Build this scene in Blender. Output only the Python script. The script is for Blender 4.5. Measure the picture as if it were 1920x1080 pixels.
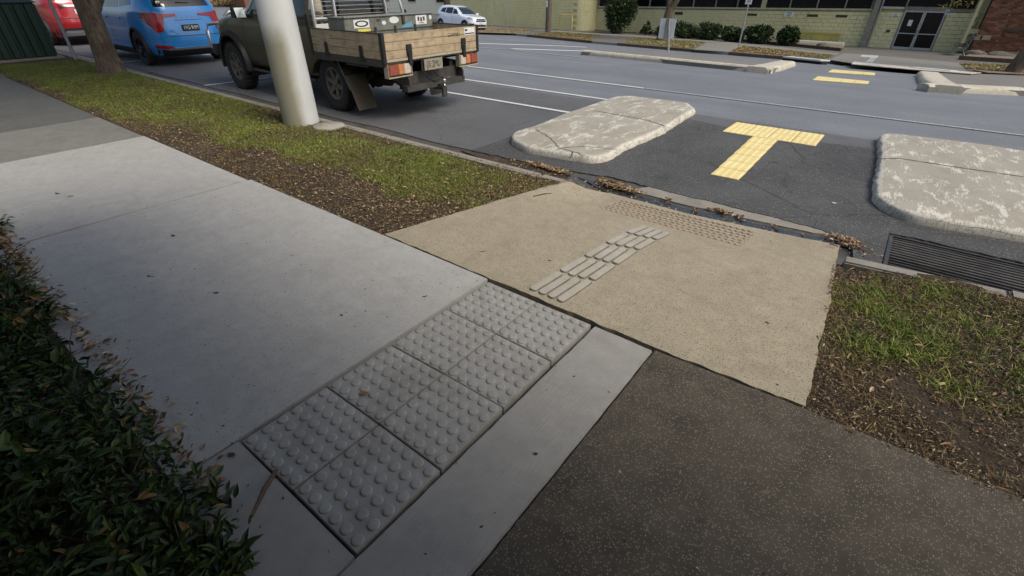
import bpy, bmesh, math, random
import numpy as np
from mathutils import Vector, Matrix

for _o in list(bpy.data.objects):
    bpy.data.objects.remove(_o, do_unlink=True)
SC = bpy.context.scene
COL = SC.collection
random.seed(7)
rng = np.random.default_rng(11)

# ------------------------------------------------------------------ camera
YAW, PITCH, ROLL, FPX, EYE = -.657, .571, .001, 891., 1.63
_f = np.array([math.sin(YAW)*math.cos(PITCH), math.cos(YAW)*math.cos(PITCH), -math.sin(PITCH)])
_r0 = np.array([math.cos(YAW), -math.sin(YAW), 0.0]); _u0 = np.cross(_r0, _f)
_r = math.cos(ROLL)*_r0 + math.sin(ROLL)*_u0
_u = -math.sin(ROLL)*_r0 + math.cos(ROLL)*_u0
cam_d = bpy.data.cameras.new('camera'); cam = bpy.data.objects.new('camera', cam_d); COL.objects.link(cam)
cam_d.sensor_width = 36; cam_d.lens = FPX/1920*36; cam_d.clip_start = 0.05; cam_d.clip_end = 1500
cam.matrix_world = Matrix(((_r[0], _u[0], -_f[0], 0), (_r[1], _u[1], -_f[1], 0), (_r[2], _u[2], -_f[2], EYE), (0, 0, 0, 1)))
SC.camera = cam

# ------------------------------------------------------------------ world, sun, exposure
SUN_AZ = math.atan2(1.0, 0.02)      # from +y towards +x
SUN_EL = math.radians(50)
w = bpy.data.worlds.new('World'); SC.world = w; w.use_nodes = True
nt = w.node_tree; bg = nt.nodes['Background']
sky = nt.nodes.new('ShaderNodeTexSky'); sky.sky_type = 'NISHITA'; sky.sun_disc = False
sky.sun_elevation = SUN_EL; sky.sun_rotation = SUN_AZ; sky.dust_density = 4.0; sky.air_density = 1.25; sky.ozone_density = .9
nt.links.new(sky.outputs[0], bg.inputs[0]); bg.inputs[1].default_value = 0.12
sd = bpy.data.lights.new('sun', 'SUN'); sd.energy = 1.9; sd.angle = math.radians(26); sd.color = (1.0, 0.96, 0.88)
so = bpy.data.objects.new('sun', sd); COL.objects.link(so)
sdir = Vector((math.sin(SUN_AZ)*math.cos(SUN_EL), math.cos(SUN_AZ)*math.cos(SUN_EL), math.sin(SUN_EL)))
so.rotation_euler = sdir.to_track_quat('Z', 'Y').to_euler(); so.location = (10, 10, 30)
SC.view_settings.view_transform = 'Standard'; SC.view_settings.look = 'None'
SC.view_settings.exposure = 0.28; SC.view_settings.gamma = 1.0; SC.view_settings.use_curve_mapping = False

# ------------------------------------------------------------------ lie of the land
def _sp(x, w=1.2): return w*np.logaddexp(0, x/w)
def zroad(y):
    y = np.asarray(y, float)
    return -.15 - .0828*_sp(y-12.5) + .0405*_sp(y-24.7) + .0231*_sp(y-41) + .0192*_sp(y-90)
def ray(px, py): return (px-960)/FPX*_r - (py-540)/FPX*_u + _f
def P(px, py, off=0.0):
    """point of the road / far side surface that the photograph shows there"""
    d = ray(px, py); lo, hi = 2.0, 200.0
    fn = lambda t: EYE + d[2]*t - (float(zroad(d[1]*t))+off)
    for _ in range(60):
        m = .5*(lo+hi)
        if fn(m) > 0: lo = m
        else: hi = m
    return (d[0]*lo, d[1]*lo)
def PZ(px, py, z):
    d = ray(px, py); t = (z-EYE)/d[2]; return (d[0]*t, d[1]*t)
def PW(px, py, Y):
    """x and z on the upright plane y = Y"""
    d = ray(px, py); t = Y/d[1]; return (d[0]*t, EYE+d[2]*t)
def vnoise(x, y, seed=0):
    x = np.asarray(x, float); y = np.asarray(y, float)
    xi = np.floor(x).astype(np.int64); yi = np.floor(y).astype(np.int64); xf = x-xi; yf = y-yi
    def h(a, b):
        n = (a*374761393 + b*668265263 + seed*974711) & 0x7fffffff
        n = ((n ^ (n >> 13))*1274126177) & 0x7fffffff
        return ((n ^ (n >> 16)) & 0xffff)/65535.0
    u = xf*xf*(3-2*xf); v = yf*yf*(3-2*yf)
    return (h(xi, yi)*(1-u)+h(xi+1, yi)*u)*(1-v) + (h(xi, yi+1)*(1-u)+h(xi+1, yi+1)*u)*v
def fbm(x, y, seed=0, o=4):
    s = 0; a = .5; t = 0
    for k in range(o):
        s = s + a*vnoise(np.asarray(x)*2**k, np.asarray(y)*2**k, seed+k); t += a; a *= .55
    return s/t
def sstep(a, b, x):
    t = np.clip((np.asarray(x, float)-a)/(b-a), 0, 1); return t*t*(3-2*t)
def zramp(x, y):
    """footpath side: flat, but dipping to the gutter at the kerb ramp"""
    win = sstep(-2.5, -1.95, x)*(1-sstep(0.0, .7, x))
    return -.125*sstep(2.9, 4.15, y)*win

# ------------------------------------------------------------------ materials
MATS = {}
class NT:
    def __init__(s, name, rough=.8, metal=0, spec=.5):
        s.m = bpy.data.materials.new(name); s.m.use_nodes = True; s.t = s.m.node_tree
        s.b = s.t.nodes['Principled BSDF']; s.b.inputs['Roughness'].default_value = rough
        s.b.inputs['Metallic'].default_value = metal; s.b.inputs['Specular IOR Level'].default_value = spec
        s.geo = s.t.nodes.new('ShaderNodeNewGeometry'); s.tc = s.t.nodes.new('ShaderNodeTexCoord')
        s.pos = s.geo.outputs['Position']; s.obj = s.tc.outputs['Object']
    def n(s, t, **k):
        nd = s.t.nodes.new(t)
        for a, v in k.items(): setattr(nd, a, v)
        return nd
    def link(s, a, b): s.t.links.new(a, b)
    def map(s, vec, scale=(1, 1, 1), rot=(0, 0, 0), loc=(0, 0, 0)):
        m = s.n('ShaderNodeMapping'); m.inputs['Scale'].default_value = scale; m.inputs['Rotation'].default_value = rot
        m.inputs['Location'].default_value = loc; s.link(vec, m.inputs[0]); return m.outputs[0]
    def noise(s, scale, detail=4, rough=.6, vec=None, dist=0):
        nd = s.n('ShaderNodeTexNoise'); nd.inputs['Scale'].default_value = scale; nd.inputs['Detail'].default_value = detail
        nd.inputs['Roughness'].default_value = rough; nd.inputs['Distortion'].default_value = dist
        s.link(vec if vec is not None else s.pos, nd.inputs['Vector']); return nd.outputs['Fac']
    def vor(s, scale, feature='F1', vec=None, out='Distance'):
        nd = s.n('ShaderNodeTexVoronoi'); nd.feature = feature; nd.inputs['Scale'].default_value = scale
        s.link(vec if vec is not None else s.pos, nd.inputs['Vector']); return nd.outputs[out]
    def ramp(s, fac, stops, interp='LINEAR'):
        nd = s.n('ShaderNodeValToRGB'); cr = nd.color_ramp; cr.interpolation = interp
        while len(cr.elements) < len(stops): cr.elements.new(.5)
        for e, (p, c) in zip(cr.elements, stops):
            e.position = p; e.color = (c, c, c, 1) if isinstance(c, (int, float)) else (*c, 1)
        s.link(fac, nd.inputs[0]); return nd.outputs[0]
    def mix(s, fac, a, b, mode='MIX'):
        nd = s.n('ShaderNodeMix'); nd.data_type = 'RGBA'; nd.blend_type = mode
        for v, i in ((fac, 0), (a, 6), (b, 7)):
            if isinstance(v, (int, float)): nd.inputs[i].default_value = v if i == 0 else (v, v, v, 1)
            elif isinstance(v, tuple): nd.inputs[i].default_value = (*v, 1)
            else: s.link(v, nd.inputs[i])
        return nd.outputs[2]
    def math(s, op, a, b=0.0):
        nd = s.n('ShaderNodeMath'); nd.operation = op
        for v, i in ((a, 0), (b, 1)):
            if isinstance(v, (int, float)): nd.inputs[i].default_value = v
            else: s.link(v, nd.inputs[i])
        return nd.outputs[0]
    def sep(s, vec, k):
        nd = s.n('ShaderNodeSeparateXYZ'); s.link(vec, nd.inputs[0]); return nd.outputs[k]
    def rnd(s):
        nd = s.n('ShaderNodeObjectInfo'); return nd.outputs['Random']
    def col(s, c):
        if isinstance(c, tuple): s.b.inputs['Base Color'].default_value = (*c, 1)
        else: s.link(c, s.b.inputs['Base Color'])
    def rough(s, c): s.link(c, s.b.inputs['Roughness'])
    def bump(s, h, strength=.5, dist=.01):
        nd = s.n('ShaderNodeBump'); nd.inputs['Strength'].default_value = strength; nd.inputs['Distance'].default_value = dist
        s.link(h, nd.inputs['Height'])
        if s.b.inputs['Normal'].links: s.link(s.b.inputs['Normal'].links[0].from_socket, nd.inputs['Normal'])
        s.link(nd.outputs[0], s.b.inputs['Normal'])

def simple(name, c, rough=.6, metal=0, var=.15, vs=6.0, spec=.5, bump=0, bs=60, dirt=None, obj=False, coat=0):
    k = NT(name, rough, metal, spec)
    v = k.obj if obj else k.pos
    n = k.noise(vs, 5, .65, v)
    base = k.mix(k.ramp(n, [(.3, 0), (.7, 1)]), tuple(x*(1-var) for x in c), tuple(min(1, x*(1+var)) for x in c))
    if dirt:
        n2 = k.noise(vs*2.3, 6, .7, v, .4)
        base = k.mix(k.ramp(n2, [(.45, 0), (.75, dirt[1])]), base, dirt[0])
    k.col(base)
    if bump: k.bump(k.noise(bs, 4, .6, v), bump, .004)
    if coat: k.b.inputs['Coat Weight'].default_value = coat; k.b.inputs['Coat Roughness'].default_value = .04
    MATS[name] = k.m; return k.m

def concrete(name, c1, c2, speck=None, speck_amt=.3, speck_scale=260, stain=None, stain_amt=.5, brush=0, bumpk=.35, rough=.85, stain_scale=1.3):
    k = NT(name, rough, 0, .35)
    big = k.noise(stain_scale, 6, .62, None, .3); mid = k.noise(9, 6, .65)
    base = k.mix(k.ramp(big, [(.32, 0), (.68, 1)]), c1, c2)
    base = k.mix(.45, base, k.mix(k.ramp(mid, [(.3, 0), (.7, 1)]), tuple(x*.84 for x in c1), tuple(min(1, x*1.1) for x in c2)))
    if stain:
        base = k.mix(k.ramp(k.noise(3.2, 7, .7, None, .6), [(.5, 0), (.72, stain_amt)]), base, stain)
    # gum spots, drips and dark smears
    sp = k.vor(2.6, vec=k.mix(.06, k.pos, k.noise(9, 3), 'ADD')); spc = k.vor(2.6, out='Color', vec=k.mix(.06, k.pos, k.noise(9, 3), 'ADD'))
    base = k.mix(k.math('MULTIPLY', k.ramp(sp, [(.022, .55), (.05, 0)]), k.math('GREATER_THAN', k.sep(spc, 1), .45)), base, tuple(x*.5 for x in c1))
    base = k.mix(k.ramp(k.noise(1, 6, .7, k.map(k.pos, (1.2, 7, 1)), .8), [(.56, 0), (.72, .35)]), base, tuple(x*.7 for x in c1))
    fine = k.noise(speck_scale, 3, .7)
    base = k.mix(k.ramp(fine, [(.3, .35), (.5, 0)]), base, tuple(x*.55 for x in c1), 'MIX')
    if speck:
        vr = k.vor(speck_scale*.55, out='Color'); vd = k.vor(speck_scale*.55)
        sel = k.math('MULTIPLY', k.math('GREATER_THAN', k.sep(vr, 0), 1-speck_amt), k.math('LESS_THAN', vd, .38))
        base = k.mix(sel, base, speck)
    k.col(base)
    k.bump(k.noise(speck_scale*.8, 4, .7), bumpk, .003)
    k.bump(k.noise(14, 5, .6), .07, .003)
    if brush:
        k.bump(k.noise(1, 3, .6, k.map(k.pos, (140, 10, 1))), brush*.6, .005)
    MATS[name] = k.m; return k

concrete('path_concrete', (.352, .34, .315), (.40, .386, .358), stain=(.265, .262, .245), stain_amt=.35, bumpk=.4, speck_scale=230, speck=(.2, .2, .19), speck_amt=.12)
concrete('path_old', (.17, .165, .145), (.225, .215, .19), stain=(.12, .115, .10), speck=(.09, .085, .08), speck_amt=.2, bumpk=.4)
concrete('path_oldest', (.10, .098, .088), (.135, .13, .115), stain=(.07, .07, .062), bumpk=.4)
k = concrete('strip_concrete', (.275, .262, .238), (.335, .32, .292), stain=(.195, .19, .175), stain_amt=.4, brush=.9, bumpk=.2)
concrete('ramp_concrete', (.31, .265, .185), (.375, .325, .235), speck=(.13, .11, .075), speck_amt=.42, speck_scale=240, stain=(.23, .195, .135), stain_amt=.5, bumpk=.7)
concrete('aggregate_path', (.055, .045, .033), (.105, .088, .066), speck=(.20, .17, .125), speck_amt=.42, speck_scale=250, stain=(.04, .032, .024), stain_amt=.85, bumpk=1.0, stain_scale=2.2)
concrete('kerb_concrete', (.22, .20, .165), (.31, .285, .24), speck=(.1, .09, .08), speck_amt=.2, stain=(.13, .115, .095), bumpk=.6)
concrete('far_concrete', (.185, .175, .15), (.245, .235, .205), stain=(.14, .13, .11), bumpk=.4, stain_scale=.5)
concrete('far_dark_concrete', (.11, .105, .09), (.155, .145, .13), stain=(.085, .08, .07), bumpk=.4, stain_scale=.6)
concrete('stud_concrete', (.30, .235, .165), (.37, .30, .215), bumpk=.3)
concrete('median_concrete', (.46, .42, .335), (.56, .52, .43), stain=(.2, .17, .13), stain_amt=.6, bumpk=.4)
concrete('gutter_concrete', (.075, .07, .062), (.12, .11, .095), stain=(.04, .037, .032), stain_amt=.8, bumpk=.6, rough=.45)
concrete('paver_concrete', (.27, .26, .24), (.345, .335, .31), stain=(.20, .185, .16), stain_amt=.75, bumpk=.35, speck_scale=420)
concrete('bar_concrete', (.33, .305, .25), (.42, .39, .325), stain=(.27, .25, .2), bumpk=.3)
concrete('cover_concrete', (.30, .28, .23), (.36, .34, .29), stain=(.2, .18, .15), bumpk=.5)

# worn white paint on the islands
k = NT('island_concrete', .8, 0, .35)
base = k.mix(k.ramp(k.noise(2.2, 6, .65), [(.3, 0), (.7, 1)]), (.28, .255, .20), (.38, .35, .285))
base = k.mix(k.ramp(k.noise(40, 5, .7), [(.45, 0), (.85, .5)]), base, (.25, .23, .19))
wn = k.noise(3.4, 7, .66, k.map(k.pos, (2.0, .75, 1), (0, 0, .5)), .7)
wn2 = k.noise(30, 6, .8, k.map(k.pos, (2.2, .35, 1), (0, 0, .6)), .6)
mask = k.ramp(k.math('ADD', k.math('MULTIPLY', wn, .55), k.math('MULTIPLY', wn2, .45)), [(.53, 0), (.56, .8)])
edge = k.n('ShaderNodeAttribute'); edge.attribute_name = 'edge'
mask = k.math('MAXIMUM', mask, k.math('MULTIPLY', edge.outputs['Fac'], k.ramp(wn2, [(.44, 0), (.5, .8)])))
k.col(k.mix(mask, base, (.64, .615, .53)))
k.bump(mask, .4, .002); k.bump(k.noise(120, 4, .7), .5, .003)
MATS['island_concrete'] = k.m

# asphalt: lane, older bay and fresh dark patch, told apart by where each was laid
def asphalt(name, c1, c2, rough, sc=170, bumpk=.9, speckc=(.30, .29, .27), speck_amt=.1):
    k = NT(name, rough, 0, .45)
    b = k.mix(k.ramp(k.noise(.8, 6, .6, None, .4), [(.3, 0), (.7, 1)]), c1, c2)
    f1 = k.noise(sc, 3, .75); b = k.mix(k.ramp(f1, [(.34, .6), (.55, 0)]), b, tuple(x*.35 for x in c1))
    b = k.mix(k.ramp(k.noise(sc*.7, 3, .75), [(.55, 0), (.75, .5)]), b, tuple(x*1.9 for x in c2))
    vr = k.vor(sc*.6, out='Color'); vd = k.vor(sc*.6)
    sel = k.math('MULTIPLY', k.math('GREATER_THAN', k.sep(vr, 0), 1-speck_amt), k.math('LESS_THAN', vd, .4))
    b = k.mix(sel, b, speckc)
    k.asph = b; k.col(b)
    k.bump(k.noise(sc*.8, 4, .75), bumpk, .006); k.bump(k.noise(5, 4, .6), .15, .01)
    MATS[name] = k.m; return k
k = asphalt('lane_asphalt', (.165, .174, .186), (.225, .235, .248), .68, sc=70, bumpk=.8, speck_amt=.05)
wheel = k.noise(1.0, 7, .72, k.map(k.pos, (.08, 1.9, 1)), .3)
k.col(k.mix(k.ramp(wheel, [(.35, 0), (.65, .55)]), k.asph, (.115, .123, .135)))
k = asphalt('bay_asphalt', (.090, .091, .093), (.135, .136, .138), .75, sc=190, bumpk=.8, speck_amt=.07)
cr = k.vor(.9, 'DISTANCE_TO_EDGE', k.mix(.25, k.pos, k.noise(3, 5, .6), 'ADD'))
k.col(k.mix(k.ramp(cr, [(.0, .55), (.006, 0)]), k.asph, (.02, .02, .02)))
k = asphalt('patch_asphalt', (.047, .047, .047), (.108, .106, .102), .8, sc=120, bumpk=1.6, speckc=(.22, .215, .20), speck_amt=.16)
cr = k.vor(.62, 'DISTANCE_TO_EDGE', k.mix(.35, k.pos, k.noise(2.2, 6, .65), 'ADD'))
b2 = k.mix(k.ramp(cr, [(.0, .75), (.005, 0)]), k.asph, (.012, .012, .012))
b2 = k.mix(k.ramp(k.noise(1.3, 5, .6), [(.55, 0), (.72, .45)]), b2, (.125, .12, .11))
k.col(b2)
asphalt('median_asphalt', (.16, .15, .13), (.21, .20, .18), .85, sc=120, bumpk=.5, speck_amt=.08)

k = NT('soil', .95, 0, .15)
b = k.mix(k.ramp(k.noise(1.7, 6, .65, None, .4), [(.35, 0), (.65, 1)]), (.062, .046, .032), (.125, .10, .072))
b = k.mix(k.ramp(k.noise(60, 6, .75), [(.4, .7), (.6, 0)]), b, (.03, .023, .017))
b = k.mix(k.ramp(k.noise(90, 4, .7), [(.58, 0), (.72, .7)]), b, (.24, .19, .12))
k.col(b); k.bump(k.noise(55, 6, .75), 1.0, .02); k.bump(k.noise(8, 5, .6), .6, .03); MATS['soil'] = k.m

def leafmat(name, stops, rough=.5, spec=.4, patch=None, transl=.0):
    """colours vary from leaf to leaf through a per-face attribute"""
    k = NT(name, rough, 0, spec)
    a = k.n('ShaderNodeAttribute'); a.attribute_name = 'tint'
    b = k.ramp(a.outputs['Fac'], stops)
    if patch:
        b = k.mix(k.ramp(k.noise(patch[0], 4, .6), [(.38, 0), (.62, 1)]), b, k.ramp(a.outputs['Fac'], patch[1]))
    k.col(b)
    if transl: k.b.inputs['Transmission Weight'].default_value = 0; k.b.inputs['Subsurface Weight'].default_value = 0
    MATS[name] = k.m
leafmat('grass', [(0, (.065, .11, .010)), (.45, (.14, .205, .018)), (.8, (.23, .28, .035)), (.93, (.34, .32, .11)), (1, (.46, .40, .20))], .6, .3,
        (1.4, [(0, (.045, .07, .012)), (.5, (.10, .135, .02)), (.75, (.19, .17, .05)), (1, (.36, .29, .14))]))
leafmat('dry_grass', [(0, (.10, .085, .03)), (.4, (.20, .145, .05)), (.7, (.28, .19, .07)), (1, (.38, .29, .14))], .8, .2)
leafmat('litter', [(0, (.035, .022, .014)), (.5, (.08, .05, .03)), (.75, (.17, .115, .065)), (.9, (.30, .23, .14)), (1, (.46, .39, .26))], .75, .25)
leafmat('dead_leaves', [(0, (.07, .035, .018)), (.35, (.19, .105, .05)), (.7, (.36, .24, .12)), (1, (.52, .41, .24))], .6, .3)
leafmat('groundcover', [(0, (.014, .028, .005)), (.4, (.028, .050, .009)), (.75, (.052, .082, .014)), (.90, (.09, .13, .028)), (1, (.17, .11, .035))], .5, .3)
leafmat('bush_leaf', [(0, (.010, .022, .007)), (.5, (.022, .045, .012)), (.85, (.045, .08, .02)), (1, (.08, .12, .03))], .5, .4)
leafmat('crown_leaf', [(0, (.02, .04, .008)), (.5, (.04, .075, .014)), (1, (.08, .12, .025))], .5, .4)
leafmat('autumn_leaf', [(0, (.12, .12, .02)), (.5, (.26, .22, .03)), (1, (.42, .24, .06))], .5, .4)

k = NT('bark', .9, 0, .2)
st = k.noise(1, 6, .7, k.map(k.pos, (22, 22, 3.5)), .8)
b = k.mix(k.ramp(st, [(.32, 0), (.66, 1)]), (.045, .032, .023), (.19, .145, .105))
b = k.mix(k.ramp(k.noise(5, 5, .6), [(.5, 0), (.7, .6)]), b, (.26, .20, .14))
k.col(b); k.bump(st, 1.0, .03); k.bump(k.noise(60, 4, .7), .5, .01); MATS['bark'] = k.m

k = NT('road_paint', .7, 0, .35)
k.col(k.mix(k.ramp(k.noise(60, 6, .8), [(.36, .9), (.5, 0)]), k.mix(k.noise(2, 4), (.58, .58, .56), (.70, .70, .67)), (.17, .17, .17)))
k.bump(k.noise(150, 4, .7), .5, .003); MATS['road_paint'] = k.m
k = NT('faded_paint', .7, 0, .35)
k.col(k.mix(k.ramp(k.noise(35, 6, .8), [(.42, .9), (.56, .15)]), (.52, .52, .50), (.16, .165, .17)))
k.bump(k.noise(150, 4, .7), .5, .003); MATS['faded_paint'] = k.m
k = NT('yellow_tactile', .55, 0, .4)
b = k.mix(k.ramp(k.noise(3, 6, .6), [(.3, 0), (.7, 1)]), (.72, .57, .22), (.80, .67, .32))
b = k.mix(k.ramp(k.noise(30, 6, .75), [(.5, 0), (.75, .55)]), b, (.52, .40, .18))
k.col(b); k.bump(k.noise(200, 3, .6), .2, .002); MATS['yellow_tactile'] = k.m

k = NT('puddle', .04, 0, .5); k.col(k.mix(k.ramp(k.noise(7, 5), [(.4, 0), (.6, 1)]), (.02, .019, .017), (.045, .042, .036)))
k.bump(k.noise(30, 2, .5), .03, .003); MATS['puddle'] = k.m

k = NT('pole_concrete', .55, 0, .4)
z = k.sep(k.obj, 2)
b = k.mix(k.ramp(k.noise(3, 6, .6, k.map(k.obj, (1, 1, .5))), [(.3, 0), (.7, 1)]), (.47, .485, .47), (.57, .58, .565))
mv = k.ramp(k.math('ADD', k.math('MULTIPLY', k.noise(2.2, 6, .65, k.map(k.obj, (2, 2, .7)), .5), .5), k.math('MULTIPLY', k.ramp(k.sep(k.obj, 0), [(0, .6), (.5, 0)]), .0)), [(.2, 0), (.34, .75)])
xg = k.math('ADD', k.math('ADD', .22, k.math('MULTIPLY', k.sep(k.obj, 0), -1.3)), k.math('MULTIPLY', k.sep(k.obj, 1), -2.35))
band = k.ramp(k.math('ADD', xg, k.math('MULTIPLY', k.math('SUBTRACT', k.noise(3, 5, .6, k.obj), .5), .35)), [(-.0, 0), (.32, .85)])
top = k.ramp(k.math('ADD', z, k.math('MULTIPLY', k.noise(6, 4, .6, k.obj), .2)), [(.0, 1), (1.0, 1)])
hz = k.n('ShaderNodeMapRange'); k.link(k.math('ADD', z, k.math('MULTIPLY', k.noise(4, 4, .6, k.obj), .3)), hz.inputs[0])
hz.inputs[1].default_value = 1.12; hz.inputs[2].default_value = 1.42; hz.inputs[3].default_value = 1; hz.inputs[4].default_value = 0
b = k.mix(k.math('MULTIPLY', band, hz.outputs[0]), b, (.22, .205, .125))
k.col(b); k.bump(k.noise(90, 4, .6), .15, .003); MATS['pole_concrete'] = k.m

simple('black_rubber', (.016, .016, .016), .85, var=.3, vs=20, dirt=((.06, .05, .04), .5))
simple('rim_dusty', (.15, .135, .11), .65, .2, dirt=((.07, .06, .045), .8), vs=15)
simple('rim_alloy', (.45, .46, .48), .3, .9)
simple('rim_dark', (.04, .04, .045), .35, .8)
simple('plastic_black', (.012, .012, .012), .55, var=.2, dirt=((.03, .027, .022), .4), vs=9)
simple('mirror_face', (.20, .235, .24), .12, .9)
simple('underbody', (.022, .019, .016), .85, var=.4, dirt=((.07, .055, .04), .6), vs=8)
simple('glass_dark', (.012, .015, .016), .04, var=.1, spec=.8)
simple('glass_cabin', (.035, .05, .05), .05, var=.3, spec=.8)
simple('blue_paint', (.02, .23, .62), .28, .1, var=.03, coat=1, obj=True)
simple('red_paint', (.36, .012, .018), .28, .15, var=.05, coat=1, obj=True)
simple('white_paint', (.70, .74, .82), .3, 0, var=.02, coat=1, obj=True)
simple('ute_paint_shaded', (.09, .08, .05), .42, .35, var=.10, dirt=((.10, .085, .055), .6), vs=2.5, obj=True, coat=.35)  # beige body: tree shade on the cab put into the colour, plus dirt
simple('ute_pale', (.42, .37, .27), .5, .1, var=.1, dirt=((.2, .17, .12), .5), vs=5, obj=True)
simple('chrome', (.75, .76, .77), .12, 1, var=.03)
simple('silver', (.55, .56, .57), .35, .8, var=.08)
simple('tail_red', (.32, .008, .012), .12, var=.1, spec=.7)
simple('tail_dusty', (.26, .05, .035), .45, var=.3, vs=30, dirt=((.25, .18, .12), .6))
simple('tail_amber', (.50, .18, .06), .45, var=.2, vs=30, dirt=((.25, .18, .12), .5))
simple('tail_clear', (.50, .44, .36), .4, var=.2, vs=30)
simple('plate_black', (.012, .012, .014), .4)
simple('plate_white', (.75, .75, .74), .4)
simple('plate_dusty', (.26, .235, .18), .6, var=.25, vs=20)
simple('ink_black', (.02, .02, .02), .6, var=.1)
simple('ink_dusty', (.06, .05, .035), .7, var=.3, vs=40)
simple('ink_green', (.05, .12, .09), .6)
simple('toolbox_metal', (.25, .265, .23), .45, .5, var=.18, vs=6, dirt=((.06, .055, .045), .6))
simple('sticker_yellow', (.62, .55, .08), .5)
simple('sticker_blue', (.12, .32, .45), .5)
simple('sticker_white', (.66, .67, .66), .5, var=.08, vs=30)
simple('galvanised', (.34, .355, .36), .45, .6, var=.15, vs=12)
simple('dark_steel', (.07, .068, .065), .6, .5, var=.3, vs=12, dirt=((.12, .08, .05), .5))
simple('grate_steel', (.10, .095, .09), .45, .7, var=.35, vs=9, dirt=((.06, .04, .025), .7))
simple('pit_dark', (.012, .011, .010), .9)
simple('kiosk_green', (.012, .042, .030), .5, .1, var=.15, vs=5, dirt=((.02, .03, .02), .5), bump=.1)
simple('rail_yellow', (.55, .38, .08), .5, var=.15, vs=8)
simple('aluminium', (.50, .52, .53), .4, .5, var=.1)
simple('cream_trim', (.42, .39, .24), .7, var=.12, vs=3)
simple('grey_trim', (.22, .215, .185), .7, var=.2, vs=3, dirt=((.12, .11, .09), .7))
simple('window_black', (.006, .006, .007), .15, var=.3, spec=.25)
simple('vent_brown', (.055, .035, .025), .8, var=.2, vs=20)
simple('gate_yellow', (.48, .42, .13), .8, var=.15, vs=2)
simple('timber_grey', (.12, .10, .08), .85, var=.3, vs=7, bump=.5)
simple('rock', (.13, .115, .10), .9, var=.3, vs=7, bump=.6)
simple('edging', (.075, .05, .035), .9, var=.3, vs=7)
simple('mulch', (.22, .175, .12), .95, var=.4, vs=9, dirt=((.07, .045, .03), .8), bump=1)
simple('bench_timber', (.05, .035, .028), .7, var=.3, vs=9)
simple('white_dirty', (.62, .63, .63), .6, var=.1, vs=8, dirt=((.3, .3, .28), .4))
simple('cream_wall', (.78, .76, .62), .85, var=.06, vs=2)
simple('twig', (.10, .055, .03), .8, var=.4, vs=60, bump=.6, bs=100)
simple('dark_leaf', (.030, .022, .018), .7, var=.3, vs=80)
simple('brown_leaf', (.19, .09, .035), .6, var=.3, vs=80)

# oiled plywood / pine planks of the tray
k = NT('tray_timber', .6, 0, .35)
g = k.noise(1, 6, .65, k.map(k.obj, (3, 1.3, 45)), .3)
b = k.mix(k.ramp(g, [(.3, 0), (.7, 1)]), (.33, .26, .165), (.50, .41, .28))
rd = k.rnd(); b = k.mix(k.math('MULTIPLY', rd, .3), b, (.36, .25, .13))
b = k.mix(k.ramp(k.noise(9, 6, .7, k.obj, .5), [(.48, 0), (.68, .75)]), b, (.17, .135, .09))
k.col(b); k.bump(g, .2, .003); MATS['tray_timber'] = k.m

# painted blockwork (object random gives each block its own tone)
k = NT('yellow_block', .85, 0, .25)
b = k.mix(k.ramp(k.noise(.35, 5, .6), [(.3, 0), (.7, 1)]), (.60, .565, .31), (.69, .655, .39))
b = k.mix(k.math('MULTIPLY', k.rnd(), .22), b, (.48, .455, .24))
b = k.mix(k.ramp(k.noise(2.5, 6, .7, k.map(k.pos, (1, 1, .35)), .6), [(.52, 0), (.75, .45)]), b, (.33, .31, .17))
k.col(b); k.bump(k.noise(40, 5, .7), .5, .01); MATS['yellow_block'] = k.m
simple('block_joint', (.47, .445, .22), .9, var=.2, vs=3)
k = NT('red_brick', .9, 0, .2)
a = k.n('ShaderNodeAttribute'); a.attribute_name = 'tint'
b = k.ramp(a.outputs['Fac'], [(0, (.10, .045, .03)), (.5, (.17, .075, .048)), (1, (.25, .13, .085))])
b = k.mix(k.ramp(k.noise(2, 6, .7), [(.5, 0), (.75, .5)]), b, (.12, .08, .06))
k.col(b); MATS['red_brick'] = k.m
simple('mortar', (.13, .10, .08), .95, var=.3, vs=10)
simple('stone_pale', (.30, .25, .18), .9, var=.2, vs=4, dirt=((.14, .11, .08), .7))

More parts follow.
